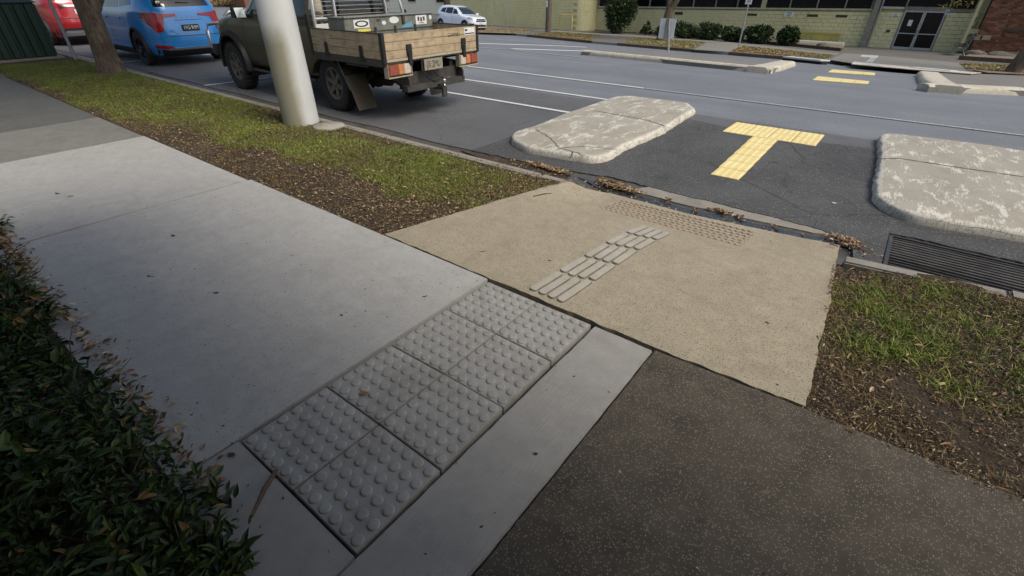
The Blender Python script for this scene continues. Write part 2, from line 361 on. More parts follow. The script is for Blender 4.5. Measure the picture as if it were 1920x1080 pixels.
# ------------------------------------------------------------------ mesh helpers
LOC = {}
class MB:
    """collects shapes; build() links them as ONE mesh object"""
    def __init__(s): s.v = []; s.f = []; s.sm = []
    def add(s, vs, fs, smooth=False):
        o = len(s.v); s.v += [tuple(map(float, p)) for p in vs]; s.f += [tuple(i+o for i in q) for q in fs]; s.sm += [smooth]*len(fs); return s
    def box(s, x0, y0, z0, x1, y1, z1):
        x0, x1 = min(x0, x1), max(x0, x1); y0, y1 = min(y0, y1), max(y0, y1); z0, z1 = min(z0, z1), max(z0, z1)
        return s.add([(x0,y0,z0),(x1,y0,z0),(x1,y1,z0),(x0,y1,z0),(x0,y0,z1),(x1,y0,z1),(x1,y1,z1),(x0,y1,z1)],
                     [(0,3,2,1),(4,5,6,7),(0,1,5,4),(1,2,6,5),(2,3,7,6),(3,0,4,7)])
    def hexa(s, b, t):
        return s.add(list(b)+list(t), [(3,2,1,0),(4,5,6,7),(0,1,5,4),(1,2,6,5),(2,3,7,6),(3,0,4,7)])
    def cyl(s, p0, p1, r0, r1=None, n=12, cap=True, smooth=True):
        r1 = r0 if r1 is None else r1
        p0, p1 = Vector(p0), Vector(p1); d = (p1-p0)
        if d.length < 1e-9: return s
        q = d.to_track_quat('Z', 'Y'); vs = []
        for p, r in ((p0, r0), (p1, r1)):
            for i in range(n):
                a = 2*math.pi*i/n; vs.append(p+q@Vector((r*math.cos(a), r*math.sin(a), 0)))
        s.add(vs, [(i, (i+1) % n, n+(i+1) % n, n+i) for i in range(n)], smooth)
        if cap:
            s.add(vs[:n], [tuple(range(n))[::-1]]); s.add(vs[n:], [tuple(range(n))])
        return s
    def tube(s, pts, r, n=8, smooth=True):
        rs = r if isinstance(r, (list, tuple)) else [r]*len(pts)
        pts = [Vector(p) for p in pts]; rings = []
        for i, p in enumerate(pts):
            d = (pts[min(i+1, len(pts)-1)]-pts[max(i-1, 0)])
            q = d.to_track_quat('Z', 'Y') if abs(d.normalized().z) < .95 or True else None
            if abs(d.normalized().z) > .9: 
                zx = d.normalized(); ax = Vector((1, 0, 0)); yv = zx.cross(ax).normalized(); xv = yv.cross(zx)
            else:
                zx = d.normalized(); ax = Vector((0, 0, 1)); xv = ax.cross(zx).normalized(); yv = zx.cross(xv)
            rings.append([p+rs[i]*(math.cos(2*math.pi*k/n)*xv+math.sin(2*math.pi*k/n)*yv) for k in range(n)])
        vs = [v for r_ in rings for v in r_]; fs = []
        for i in range(len(rings)-1):
            for k in range(n): fs.append((i*n+k, i*n+(k+1) % n, (i+1)*n+(k+1) % n, (i+1)*n+k))
        s.add(vs, fs, smooth); s.add(rings[0], [tuple(range(n))[::-1]]); s.add(rings[-1], [tuple(range(n))]); return s
    def lathe(s, prof, c, axis='y', n=32, smooth=True):
        """prof: (radius, offset along axis)"""
        vs = []; m = len(prof)
        for i in range(n):
            a = 2*math.pi*i/n
            for r, o in prof:
                if axis == 'y': vs.append((c[0]+r*math.cos(a), c[1]+o, c[2]+r*math.sin(a)))
                elif axis == 'z': vs.append((c[0]+r*math.cos(a), c[1]+r*math.sin(a), c[2]+o))
                else: vs.append((c[0]+o, c[1]+r*math.cos(a), c[2]+r*math.sin(a)))
        fs = []
        for i in range(n):
            j = (i+1) % n
            for q in range(m-1): fs.append((i*m+q, i*m+q+1, j*m+q+1, j*m+q))
        return s.add(vs, fs, smooth)
    def prism(s, poly, z0, z1, zf=None):
        """poly: plan outline; z0, z1 bottom and top"""
        n = len(poly)
        vs = [(x, y, z0+(zf(x, y) if zf else 0)) for x, y in poly]+[(x, y, z1+(zf(x, y) if zf else 0)) for x, y in poly]
        return s.add(vs, [tuple(range(n))[::-1], tuple(range(n, 2*n))]+[(i, (i+1) % n, n+(i+1) % n, n+i) for i in range(n)])
    def slabxz(s, poly, y0, y1):
        n = len(poly); vs = [(x, y0, z) for x, z in poly]+[(x, y1, z) for x, z in poly]
        return s.add(vs, [tuple(range(n)), tuple(range(n, 2*n))[::-1]]+[(i, n+i, n+(i+1) % n, (i+1) % n) for i in range(n)])
    def slabyz(s, poly, x0, x1):
        n = len(poly); vs = [(x0, y, z) for y, z in poly]+[(x1, y, z) for y, z in poly]
        return s.add(vs, [tuple(range(n)), tuple(range(n, 2*n))[::-1]]+[(i, n+i, n+(i+1) % n, (i+1) % n) for i in range(n)])
    def build(s, name, mat, parent=None, loc=None, bevel=0, segs=2, world=False, label=None, cat=None, group=None, kind=None, tint=None, fixn=True):
        me = bpy.data.meshes.new(name)
        vs = s.v
        if world and parent is not None:
            L = LOC[parent.name]; vs = [(a-L[0], b-L[1], c-L[2]) for a, b, c in vs]
        me.from_pydata(vs, [], s.f); me.validate()
        if len(me.polygons) == len(s.sm): me.polygons.foreach_set('use_smooth', s.sm)
        if bevel or fixn:
            bm = bmesh.new(); bm.from_mesh(me)
            bmesh.ops.remove_doubles(bm, verts=bm.verts, dist=1e-5) if bevel else None
            if fixn: bmesh.ops.recalc_face_normals(bm, faces=bm.faces)
            if bevel:
                es = [e for e in bm.edges if len(e.link_faces) == 2 and e.calc_face_angle(0) > .6]
                bmesh.ops.bevel(bm, geom=es, offset=bevel, segments=segs, affect='EDGES', clamp_overlap=True)
            bm.to_mesh(me); bm.free()
        me.materials.append(MATS[mat] if isinstance(mat, str) else mat)
        if tint is not None:
            at = me.attributes.new('tint', 'FLOAT', 'FACE'); at.data.foreach_set('value', np.asarray(tint, 'f'))
        o = bpy.data.objects.new(name, me); COL.objects.link(o)
        if parent is not None: o.parent = parent
        if loc is not None: o.location = loc
        LOC[o.name] = tuple(loc) if loc is not None else (0, 0, 0)
        return tag(o, label, cat, group, kind)
def tag(o, label=None, cat=None, group=None, kind=None):
    if label: o['label'] = label
    if cat: o['category'] = cat
    if group: o['group'] = group
    if kind: o['kind'] = kind
    return o
def thing(name, label, cat, loc=(0, 0, 0), rz=0, group=None):
    o = bpy.data.objects.new(name, None); COL.objects.link(o); o.empty_display_size = .2
    o.location = loc; o.rotation_euler = (0, 0, rz); LOC[o.name] = tuple(loc)
    return tag(o, label, cat, group)
def fast(name, V, F, mat, parent=None, tint=None, kind=None, smooth=False, **kw):
    """V (n,3), F (m,k) arrays"""
    V = np.asarray(V, 'f'); F = np.asarray(F, 'i'); me = bpy.data.meshes.new(name); m, kk = F.shape
    me.vertices.add(len(V)); me.vertices.foreach_set('co', V.ravel())
    me.loops.add(m*kk); me.loops.foreach_set('vertex_index', F.ravel())
    me.polygons.add(m); me.polygons.foreach_set('loop_start', np.arange(0, m*kk, kk, dtype='i'))
    me.polygons.foreach_set('use_smooth', np.full(m, smooth)); me.update(calc_edges=True)
    if tint is not None:
        at = me.attributes.new('tint', 'FLOAT', 'FACE'); at.data.foreach_set('value', np.asarray(tint, 'f'))
    me.materials.append(MATS[mat]); o = bpy.data.objects.new(name, me); COL.objects.link(o)
    if parent is not None: o.parent = parent
    LOC[o.name] = (0, 0, 0)
    return tag(o, kw.get('label'), kw.get('cat'), kw.get('group'), kind)
def grid(name, xs, ys, zf, mat, kind='structure', parent=None, keep=None, smooth=True, skirt=0):
    X, Y = np.meshgrid(xs, ys); Z = zf(X, Y); V = np.stack([X, Y, Z], -1).reshape(-1, 3); nx, ny = len(xs), len(ys)
    i, j = np.meshgrid(np.arange(nx-1), np.arange(ny-1)); a = (j*nx+i).ravel(); F = np.stack([a, a+1, a+nx+1, a+nx], -1)
    if keep is not None:
        c = V[F].mean(1); F = F[keep(c[:, 0], c[:, 1])]
    return fast(name, V, F, mat, parent, kind=kind, smooth=smooth)
def dense(poly, step=.3):
    out = []
    for i, p in enumerate(poly):
        q = poly[(i+1) % len(poly)]; n = max(1, int(math.hypot(q[0]-p[0], q[1]-p[1])/step))
        for k in range(n): out.append((p[0]+(q[0]-p[0])*k/n, p[1]+(q[1]-p[1])*k/n))
    return out
def jagged(poly, amp, step=.05, seed=0, scale=9, sel=None):
    """roughen an outline with noise along its normal"""
    out = []; n = len(poly)
    for i, p in enumerate(poly):
        q = poly[(i+1) % n]; L = math.hypot(q[0]-p[0], q[1]-p[1])
        if sel is not None and i not in sel: out.append(p); continue
        m = max(1, int(L/step)); nx, ny = -(q[1]-p[1])/L, (q[0]-p[0])/L
        for k in range(m):
            x, y = p[0]+(q[0]-p[0])*k/m, p[1]+(q[1]-p[1])*k/m
            d = (float(fbm(x*scale, y*scale, seed, 4))-.5)*2*amp if k else 0
            out.append((x+nx*d, y+ny*d))
    return out
def sheet(name, poly, zf, mat, thick=.01, parent=None, kind=None, bevel=0, **kw):
    """a plan outline draped on zf(x, y), with a thickness; cut in strips so that it follows the ground"""
    bm = bmesh.new(); vs = [bm.verts.new((x, y, 0)) for x, y in poly]
    fc = bm.faces.new(vs); bmesh.ops.recalc_face_normals(bm, faces=[fc])
    if fc.normal.z < 0: fc.normal_flip()
    y0 = min(p[1] for p in poly); y1 = max(p[1] for p in poly)
    step = kw.pop('cut', 1.0); yy = math.floor(y0/step)*step+step
    while yy < y1:
        bmesh.ops.bisect_plane(bm, geom=bm.verts[:]+bm.edges[:]+bm.faces[:], plane_co=(0, yy, 0), plane_no=(0, 1, 0)); yy += step
    xc = kw.pop('xcut', 0)
    if xc:
        xx = math.floor(min(p[0] for p in poly)/xc)*xc+xc; x1 = max(p[0] for p in poly)
        while xx < x1:
            bmesh.ops.bisect_plane(bm, geom=bm.verts[:]+bm.edges[:]+bm.faces[:], plane_co=(xx, 0, 0), plane_no=(1, 0, 0)); xx += xc
    bmesh.ops.triangulate(bm, faces=bm.faces)
    top = list(bm.faces)
    if thick:
        r = bmesh.ops.extrude_face_region(bm, geom=top)
        new = [g for g in r['geom'] if isinstance(g, bmesh.types.BMVert)]; newset = set(new)
        for v in bm.verts:
            v.co.z = float(zf(v.co.x, v.co.y)) - (0 if v in newset else thick)
    else:
        for v in bm.verts: v.co.z = float(zf(v.co.x, v.co.y))
    bmesh.ops.recalc_face_normals(bm, faces=bm.faces)
    if bevel:
        es = [e for e in bm.edges if len(e.link_faces) == 2 and e.calc_face_angle(0) > .8]
        bmesh.ops.bevel(bm, geom=es, offset=bevel, segments=2, affect='EDGES', clamp_overlap=True)
    me = bpy.data.meshes.new(name); bm.to_mesh(me); bm.free(); me.materials.append(MATS[mat])
    o = bpy.data.objects.new(name, me); COL.objects.link(o); LOC[o.name] = (0, 0, 0)
    if parent is not None:
        o.parent = parent
        L = LOC[parent.name]; me.transform(Matrix.Translation((-L[0], -L[1], -L[2])))
    return tag(o, kw.get('label'), kw.get('cat'), kw.get('group'), kind)
def text(name, body, size, mat, parent, M, extrude=.001, font_scale=(1, 1), label=None, spacing=1.0):
    """lettering as a thin mesh. M: 4x4 placing the text plane (x right, y up, z out), text centred"""
    c = bpy.data.curves.new(name, 'FONT'); c.body = body; c.size = size; c.extrude = extrude; c.align_x = 'CENTER'; c.align_y = 'CENTER'
    c.space_character = spacing
    t = bpy.data.objects.new(name, c); me = bpy.data.meshes.new_from_object(t); bpy.data.objects.remove(t)
    me.transform(M @ Matrix.Diagonal((font_scale[0], font_scale[1], 1, 1)))
    me.materials.clear(); me.materials.append(MATS[mat]); me.name = name
    o = bpy.data.objects.new(name, me); COL.objects.link(o); o.parent = parent
    return tag(o, label)
def frame(origin, xaxis, yaxis):
    x = Vector(xaxis).normalized(); y = Vector(yaxis).normalized(); z = x.cross(y)
    return Matrix(((x.x, y.x, z.x, origin[0]), (x.y, y.y, z.y, origin[1]), (x.z, y.z, z.z, origin[2]), (0, 0, 0, 1)))
def children(o): return [c for c in bpy.data.objects if c.parent == o]
def copy_tree(o, parent=None):
    c = o.copy(); COL.objects.link(c); c.parent = parent; LOC[c.name] = LOC.get(o.name, (0, 0, 0))
    for ch in children(o): copy_tree(ch, c)
    return c

# ------------------------------------------------------------------ ground, road, kerbs
KERB_Y = 3.95
far_kerb = [(-130, 62), (-34, 32.6), (-27, 30.5), (-23.5, 28.7), (-21, 27.9), (-14.5, 26.1), (-8.4, 25.2), (-3, 24.75), (3, 24.75), (15, 25), (70, 27)]
fkx = [p[0] for p in far_kerb]; fky = [p[1] for p in far_kerb]
def kerb_far(x): return np.interp(x, fkx, fky)
FAR = .13
def zfar(x, y): return zroad(y)+FAR

grid('ground', np.array([-700, -120, -60, -20, 0, 20, 60, 700.]), np.concatenate([[-700, 3.0], np.arange(4, 90, 2.0), [120, 200, 900]]),
     lambda X, Y: zroad(Y)-.35, 'soil')
grid('road', np.concatenate([np.arange(-130, -20, 5.), np.arange(-20, 12, .5), np.arange(12, 71, 4.)]), np.concatenate([[4.83, 6.5, 8.0, 8.06], np.arange(8.25, 64, .5)]),
     lambda X, Y: zroad(Y)-np.where(Y < 8.05, .012, 0.0), 'lane_asphalt')
# parking bays along the near kerb; between the islands the asphalt is fresher and ends raggedly over the gutter
bay_near = [(-130, 4.5), (-6.2, 4.42), (-4.2, 4.45)]
bay = [(-130, 4.42), (-4.15, 4.42), (-4.15, 8.06), (-130, 8.06)]
sheet('parking_bays', [(-130, 8.06), (-130, 4.42)]+[(x, 4.42+.02*math.sin(x*3)) for x in np.arange(-14, -3.5, .25)]+[(-3.6, 8.06)], lambda x, y: zroad(y)+.002, 'bay_asphalt', .03, kind='structure')
edge_near = [(-4.05, 4.42), (-3.3, 4.46), (-2.7, 4.50), (-2.2, 4.62), (-1.77, 4.60), (-1.0, 4.58), (-.45, 4.56), (-.15, 4.54), (.04, 4.40), (.10, 4.28), (.14, 4.02), (.30, 3.985), (.306, 4.83), (8, 4.83)]
pts = []
for (x0, y0), (x1, y1) in zip(edge_near[:-1], edge_near[1:]):
    n = max(2, int(abs(x1-x0)/.03), int(abs(y1-y0)/.03))
    for i in range(n):
        x = x0+(x1-x0)*i/n; y = y0+(y1-y0)*i/n
        pts.append((x, y+(float(fbm(x*12, 1, 3))-.5)*.05+(float(fbm(x*40, 5, 4))-.5)*.02))
top_e = [(8, 7.6)]+[(x, 7.62+.14*math.sin(x*1.1)+.35*float(sstep(-1, -4, x))) for x in np.arange(6, -4.05, -.3)]+[(-4.05, 8.0)]
sheet('patched_asphalt', pts+top_e, lambda x, y: zroad(y)+.006, 'patch_asphalt', .03, kind='structure', cut=.5)
sheet('shoulder_asphalt', [(-4.05, 8.12), (-4.05, 7.55), (30, 7.2), (30, 8.12)], lambda x, y: zroad(y)+.000, 'bay_asphalt', .03, kind='structure')
sheet('near_bay_far_end', [(7.9, 4.5), (70, 4.5), (70, 8.1), (7.9, 8.1)], lambda x, y: zroad(y)+.003, 'bay_asphalt', .03, kind='structure')

# concrete gutter and kerb on the near side
def gut(x, y): return -.160-.012*np.exp(-((np.asarray(y)-4.27)/.10)**2)
xs = np.concatenate([np.arange(-130, -10, 5.), np.arange(-10, 3, .08), np.arange(3, 40, 3.)])
grid('gutter', xs, np.linspace(3.86, 4.85, 14), gut, 'gutter_concrete')
# the pale lip of the old gutter that shows beyond the ramp
lip = jagged([(-1.86, 4.40), (-1.37, 4.37), (-.75, 4.40), (-.2, 4.44), (-.05, 4.50), (-.10, 4.565), (-.5, 4.59), (-1.0, 4.60), (-1.75, 4.63)], .012, .05, 5)
sheet('gutter_lip', lip, lambda x, y: -.150+.0*x, 'kerb_concrete', .03, kind='structure')
wet = jagged([(-2.05, 4.22), (-1.5, 4.155), (-1.0, 4.15), (-.5, 4.19), (-.1, 4.27), (.12, 4.36), (.0, 4.44), (-.35, 4.38), (-.8, 4.34), (-1.3, 4.30), (-1.75, 4.33), (-2.2, 4.44), (-2.5, 4.42)], .03, .04, 8, 7)
sheet('puddle', wet, lambda x, y: -.1535+0*x, 'puddle', .004, kind='structure')
sheet('dry_silt', jagged([(-4.2, 4.36), (-3.0, 4.10), (-2.5, 4.12), (-2.6, 4.44), (-3.4, 4.43)], .03, .05, 9), lambda x, y: -.152+0*x, 'soil', .004, kind='structure')
# kerb in cast lengths: each a piece of the setting
kerb = MB().box(-120, 3.77, -.3, -17.2, 3.93, -.002).build('kerb', 'kerb_concrete', kind='structure', bevel=.02)
x = -17.19; 
cuts = [-17.19, -14.6, -12.2, -9.8, -7.4, -4.95, -2.62]
for a, b in zip(cuts[:-1], cuts[1:]):
    MB().hexa([(a+.006, 3.77, -.3), (b-.006, 3.77, -.3), (b-.006, 3.95, -.3), (a+.006, 3.95, -.3)],
              [(a+.006, 3.77, -.001), (b-.006, 3.77, -.001), (b-.006, 3.92, -.004), (a+.006, 3.92, -.004)]).build('kerb_length', 'kerb_concrete', kerb, bevel=.015)
MB().hexa([(-2.61, 3.78, -.3), (-2.37, 3.84, -.3), (-2.31, 3.97, -.3), (-2.61, 3.95, -.3)], [(-2.61, 3.78, -.006), (-2.37, 3.84, -.012), (-2.31, 3.94, -.016), (-2.61, 3.93, -.008)]).build('kerb_length', 'kerb_concrete', kerb, bevel=.015)
cuts = [.06, .95, 2.4, 4.4, 12, 60]
for i, (a, b) in enumerate(zip(cuts[:-1], cuts[1:])):
    z0 = -.06 if i == 0 else -.004
    MB().hexa([(a+.006, 3.83, -.3), (b-.006, 3.80, -.3), (b-.006, 3.94, -.3), (a+.006, 3.97, -.3)],
              [(a+.006, 3.83, z0), (b-.006, 3.80, -.004), (b-.006, 3.92, -.006), (a+.006, 3.95, z0-.003)]).build('kerb_length', 'kerb_concrete', kerb, bevel=.012)

# footpath: slabs as laid
foot = MB().box(-90, .18, -.4, -20.2, 2.0, 0).build('footpath', 'path_oldest', kind='structure')
def slab(poly, mat, name='slab', z=0.0, th=.09, bev=.006, par=None, jag=0, seed=0, sel=None, label=None):
    p = jagged(poly, jag, .03, seed, 14, sel) if jag else poly
    return sheet(name, p, lambda x, y: z+0*x, mat, th, parent=par or foot, bevel=bev, cut=50, label=label)
Yn = 2.0
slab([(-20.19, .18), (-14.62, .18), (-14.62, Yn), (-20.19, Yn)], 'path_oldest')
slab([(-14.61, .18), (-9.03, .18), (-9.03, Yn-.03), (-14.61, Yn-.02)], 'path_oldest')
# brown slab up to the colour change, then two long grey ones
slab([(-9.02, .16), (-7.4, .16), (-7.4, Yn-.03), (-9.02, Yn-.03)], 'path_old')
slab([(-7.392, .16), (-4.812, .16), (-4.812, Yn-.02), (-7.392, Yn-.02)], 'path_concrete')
slab([(-4.785, -.4), (-1.745, -.4), (-1.745, Yn), (-4.785, Yn)], 'path_concrete', jag=.006, sel=(3,), seed=8, label='long grey slab beside the domed pavers')
# below and beside the pavers: broom finished
slab([(-1.738, .357), (-1.738, -1.3), (-.94, -1.3), (-.94, .357)], 'strip_concrete')
slab([(-.9385, -1.3), (-.60, -1.3), (-.592, 1.985), (-.9385, 1.985)], 'strip_concrete', jag=.004, seed=4, label='broom finished concrete strip between pavers and dark path')
slab([(-.585, -1.4), (6.5, -1.4), (6.5, 2.05), (.13, 2.02), (-.582, 1.99)], 'aggregate_path', jag=.006, seed=2, label='dark weathered aggregate slab')
MB().box(-5, -1.5, -.5, 7, 2.0, -.055).build('path_bedding', 'pit_dark', kind='structure')
# raised tactile pavers, eight of them, each with six rows of six domes
lat = [[(451, 829), (617, 724.5), (735, 650), (843, 580.6), (918, 530)], [(550, 919), (717, 793), (835, 700), (932, 623.5), (1007, 567)], [(667, 1037), (828, 876), (942, 758), (1028, 672), (1106, 607)]]
LW = [[PZ(*q, 0) for q in row] for row in lat]
for i in range(3):
    for j in range(5):
        ix = -1.725+.39*i; iy = .36+.4045*j
        LW[i][j] = (.45*LW[i][j][0]+.55*ix, .45*LW[i][j][1]+.55*iy)
pav = MB()
for i in range(2):
    for j in range(4):
        c = [LW[i][j], LW[i+1][j], LW[i+1][j+1], LW[i][j+1]]
        def bil(u, v): return tuple((1-u)*(1-v)*c[0][k]+u*(1-v)*c[1][k]+u*v*c[2][k]+(1-u)*v*c[3][k] for k in (0, 1))
        g = .007; zt = .004+rng.uniform(-.002, .003)
        m = MB(); q = [bil(g, g), bil(1-g, g), bil(1-g, 1-g), bil(g, 1-g)]
        m.prism(q, -.05, zt)
        obj = m.build('tactile_paver', 'paver_concrete', foot, bevel=.003)
        d = MB()
        bm = bmesh.new(); bm.from_mesh(obj.data)
        for a in range(6):
            for b in range(6):
                x, y = bil((a+.5)/6, (b+.5)/6)
                n = 20; prof = [(.0235, 0), (.0226, .0032), (.0205, .0060), (.0168, .0070), (.008, .0073)]
                rings = []
                for r_, h in prof:
                    rings.append([bm.verts.new((x+r_*math.cos(2*math.pi*t/n), y+r_*math.sin(2*math.pi*t/n), zt+h-.0003)) for t in range(n)])
                for r0, r1 in zip(rings[:-1], rings[1:]):
                    for t in range(n):
                        f_ = bm.faces.new((r0[t], r0[(t+1) % n], r1[(t+1) % n], r1[t])); f_.smooth = True
                bm.faces.new(rings[-1])
        bm.to_mesh(obj.data); bm.free()

# kerb ramp of exposed aggregate
rp = [(-2.79, 2.012), (-.585, 2.008), (.125, 2.035), (.02, 3.2), (.02, 4.23), (-.47, 4.185), (-1.12, 4.12), (-2.03, 4.12), (-2.30, 4.05), (-2.55, 2.95)]
rp = [(-2.79, 2.012), (-.585, 2.008), (.125, 2.035), (.075, 3.0), (.01, 4.25), (-.47, 4.185), (-1.12, 4.12), (-1.95, 4.13), PZ(1092, 347, -.05), PZ(1070, 338, -.015)]
rp = jagged(rp, .014, .03, 21, 11)
kramp = sheet('kerb_ramp', rp, lambda x, y: zramp(x, y)+.003, 'ramp_concrete', .12, kind='structure', cut=.08, xcut=.1)
# twenty raised guidance bars, four abreast
seat = MB()
pA, pB, pC, pD = PZ(987, 543, 0), PZ(1056, 571, 0), PZ(1262, 433, -.03), PZ(1206, 418, -.03)
def bb(u, v): return tuple((1-u)*(1-v)*pA[k]+u*(1-v)*pB[k]+u*v*pC[k]+(1-u)*v*pD[k] for k in (0, 1))
for a in range(4):
    u = (a+.5)/4; off = [0, .05, -.0, .04][a]*0
    nb = 5 if a != 0 else 5
    br = [0, .22, .42, .61, .80, 1.0] if a in (0, 3) else [0, .205, .41, .60, .79, .985]
    sh = [0, .0, .0, .0][a]
    br = [[0, .215, .41, .60, .80, 1.0], [0, .21, .42, .61, .80, 1.0], [0, .22, .42, .62, .81, 1.0], [0, .235, .43, .63, .82, 1.0]][a]
    for i in range(5):
        v0, v1 = br[i]+.006, br[i+1]-.012
        c0, c1 = Vector(bb(u, v0)), Vector(bb(u, v1)); d = (c1-c0).normalized(); nn = Vector((-d.y, d.x)); h = .0235
        out = []
        for t in range(7): an = math.pi/2+math.pi*t/6; out.append(c0+d*h*.75+(d*math.cos(an)*h*.75+nn*math.sin(an)*h))
        for t in range(7): an = -math.pi/2+math.pi*t/6; out.append(c1-d*h*.75+(d*math.cos(an)*h*.75+nn*math.sin(an)*h))
        out2 = []
        for t in range(7): an = math.pi/2+math.pi*t/6; out2.append(c0+d*h*.75+(d*math.cos(an)*(h*.75+.006)+nn*math.sin(an)*(h+.0055)))
        for t in range(7): an = -math.pi/2+math.pi*t/6; out2.append(c1-d*h*.75+(d*math.cos(an)*(h*.75+.006)+nn*math.sin(an)*(h+.0055)))
        m = MB(); m.prism([(p.x, p.y) for p in out], -.01, .0135, zf=lambda x, y: float(zramp(x, y)))
        m.build('guidance_bar', 'bar_concrete', kramp, bevel=.002)
        seat.prism([(p.x, p.y) for p in out2], -.01, .0052, zf=lambda x, y: float(zramp(x, y)))
seat.build('bar_sealant', 'gutter_concrete', kramp, kind='stuff')
# pad of small worn studs at the toe of the ramp
q0, q1, q2, q3 = PZ(1168, 371, -.10), PZ(1417, 431, -.11), PZ(1388, 460, -.06), PZ(1123, 388, -.06)
m = MB(); rims = MB(); nu, nv = 24, 7
for a in range(nu):
    for b in range(nv):
        u, v = (a+.5+(.25 if b % 2 else 0))/nu, (b+.5)/nv
        x = (1-u)*(1-v)*q0[0]+u*(1-v)*q1[0]+u*v*q2[0]+(1-u)*v*q3[0]; y = (1-u)*(1-v)*q0[1]+u*(1-v)*q1[1]+u*v*q2[1]+(1-u)*v*q3[1]
        zz = float(zramp(x, y)); n = 10; r0 = .0205
        vs = [(x+r0*math.cos(2*math.pi*t/n), y+r0*math.sin(2*math.pi*t/n), zz+.001) for t in range(n)]+[(x+r0*.72*math.cos(2*math.pi*t/n), y+r0*.72*math.sin(2*math.pi*t/n), zz+.0095) for t in range(n)]
        m.add(vs, [(t, (t+1) % n, n+(t+1) % n, n+t) for t in range(n)]+[tuple(range(n, 2*n))], False)
        r1 = r0+.0035; rims.add([(x+r1*math.cos(2*math.pi*t/n)-.001, y+r1*math.sin(2*math.pi*t/n)-.002, zz+.0048) for t in range(n)], [tuple(range(n))])
rims.build('stud_rims', 'edging', kramp, kind='stuff')
m.build('stud_pad', 'stud_concrete', kramp, kind='stuff')

# nature strips
def zlawn(X, Y):
    base = zramp(X, Y)
    return base-.012+.02*(fbm(X*1.3, Y*1.3, 5)-.5)+.012*(fbm(X*9, Y*9, 6)-.5)
def ramp_side_left(x, y): return x < -2.79+(y-2.0)*.245+.01
def ramp_side_right(x, y): return x > .125-(y-2.03)*.052-.02
grid('verge_soil', np.concatenate([np.arange(-60, -18, 3), np.arange(-18, -2.2, .06)]), np.arange(1.96, 3.86, .06), zlawn, 'soil', keep=lambda x, y: ramp_side_left(x, y-.02))
grid('verge_soil', np.concatenate([np.arange(-.05, 4, .05), np.arange(4, 40, 2)]), np.arange(1.99, 3.9, .05), zlawn, 'soil', keep=lambda x, y: ramp_side_right(x, y))
grid('garden_soil', np.concatenate([np.arange(-60, -8, 3), np.arange(-8, .5, .1)]), np.concatenate([[-30, -10], np.arange(-3, .21, .1)]),
     lambda X, Y: .02+.03*(fbm(X*3, Y*3, 7)-.5), 'soil', keep=lambda x, y: y < -.0+.14*np.ones_like(x)*(x < -.9)-1.3*(x > -.9)*1.0)
grid('street_ground', np.array([-60, -6, 7, 40.]), np.array([-60, -1.45]), lambda X, Y: -.02+0*X, 'path_oldest')
grid('path_beyond', np.array([6.5, 40.]), np.array([-1.4, 2.0]), lambda X, Y: -.001+0*X, 'aggregate_path')

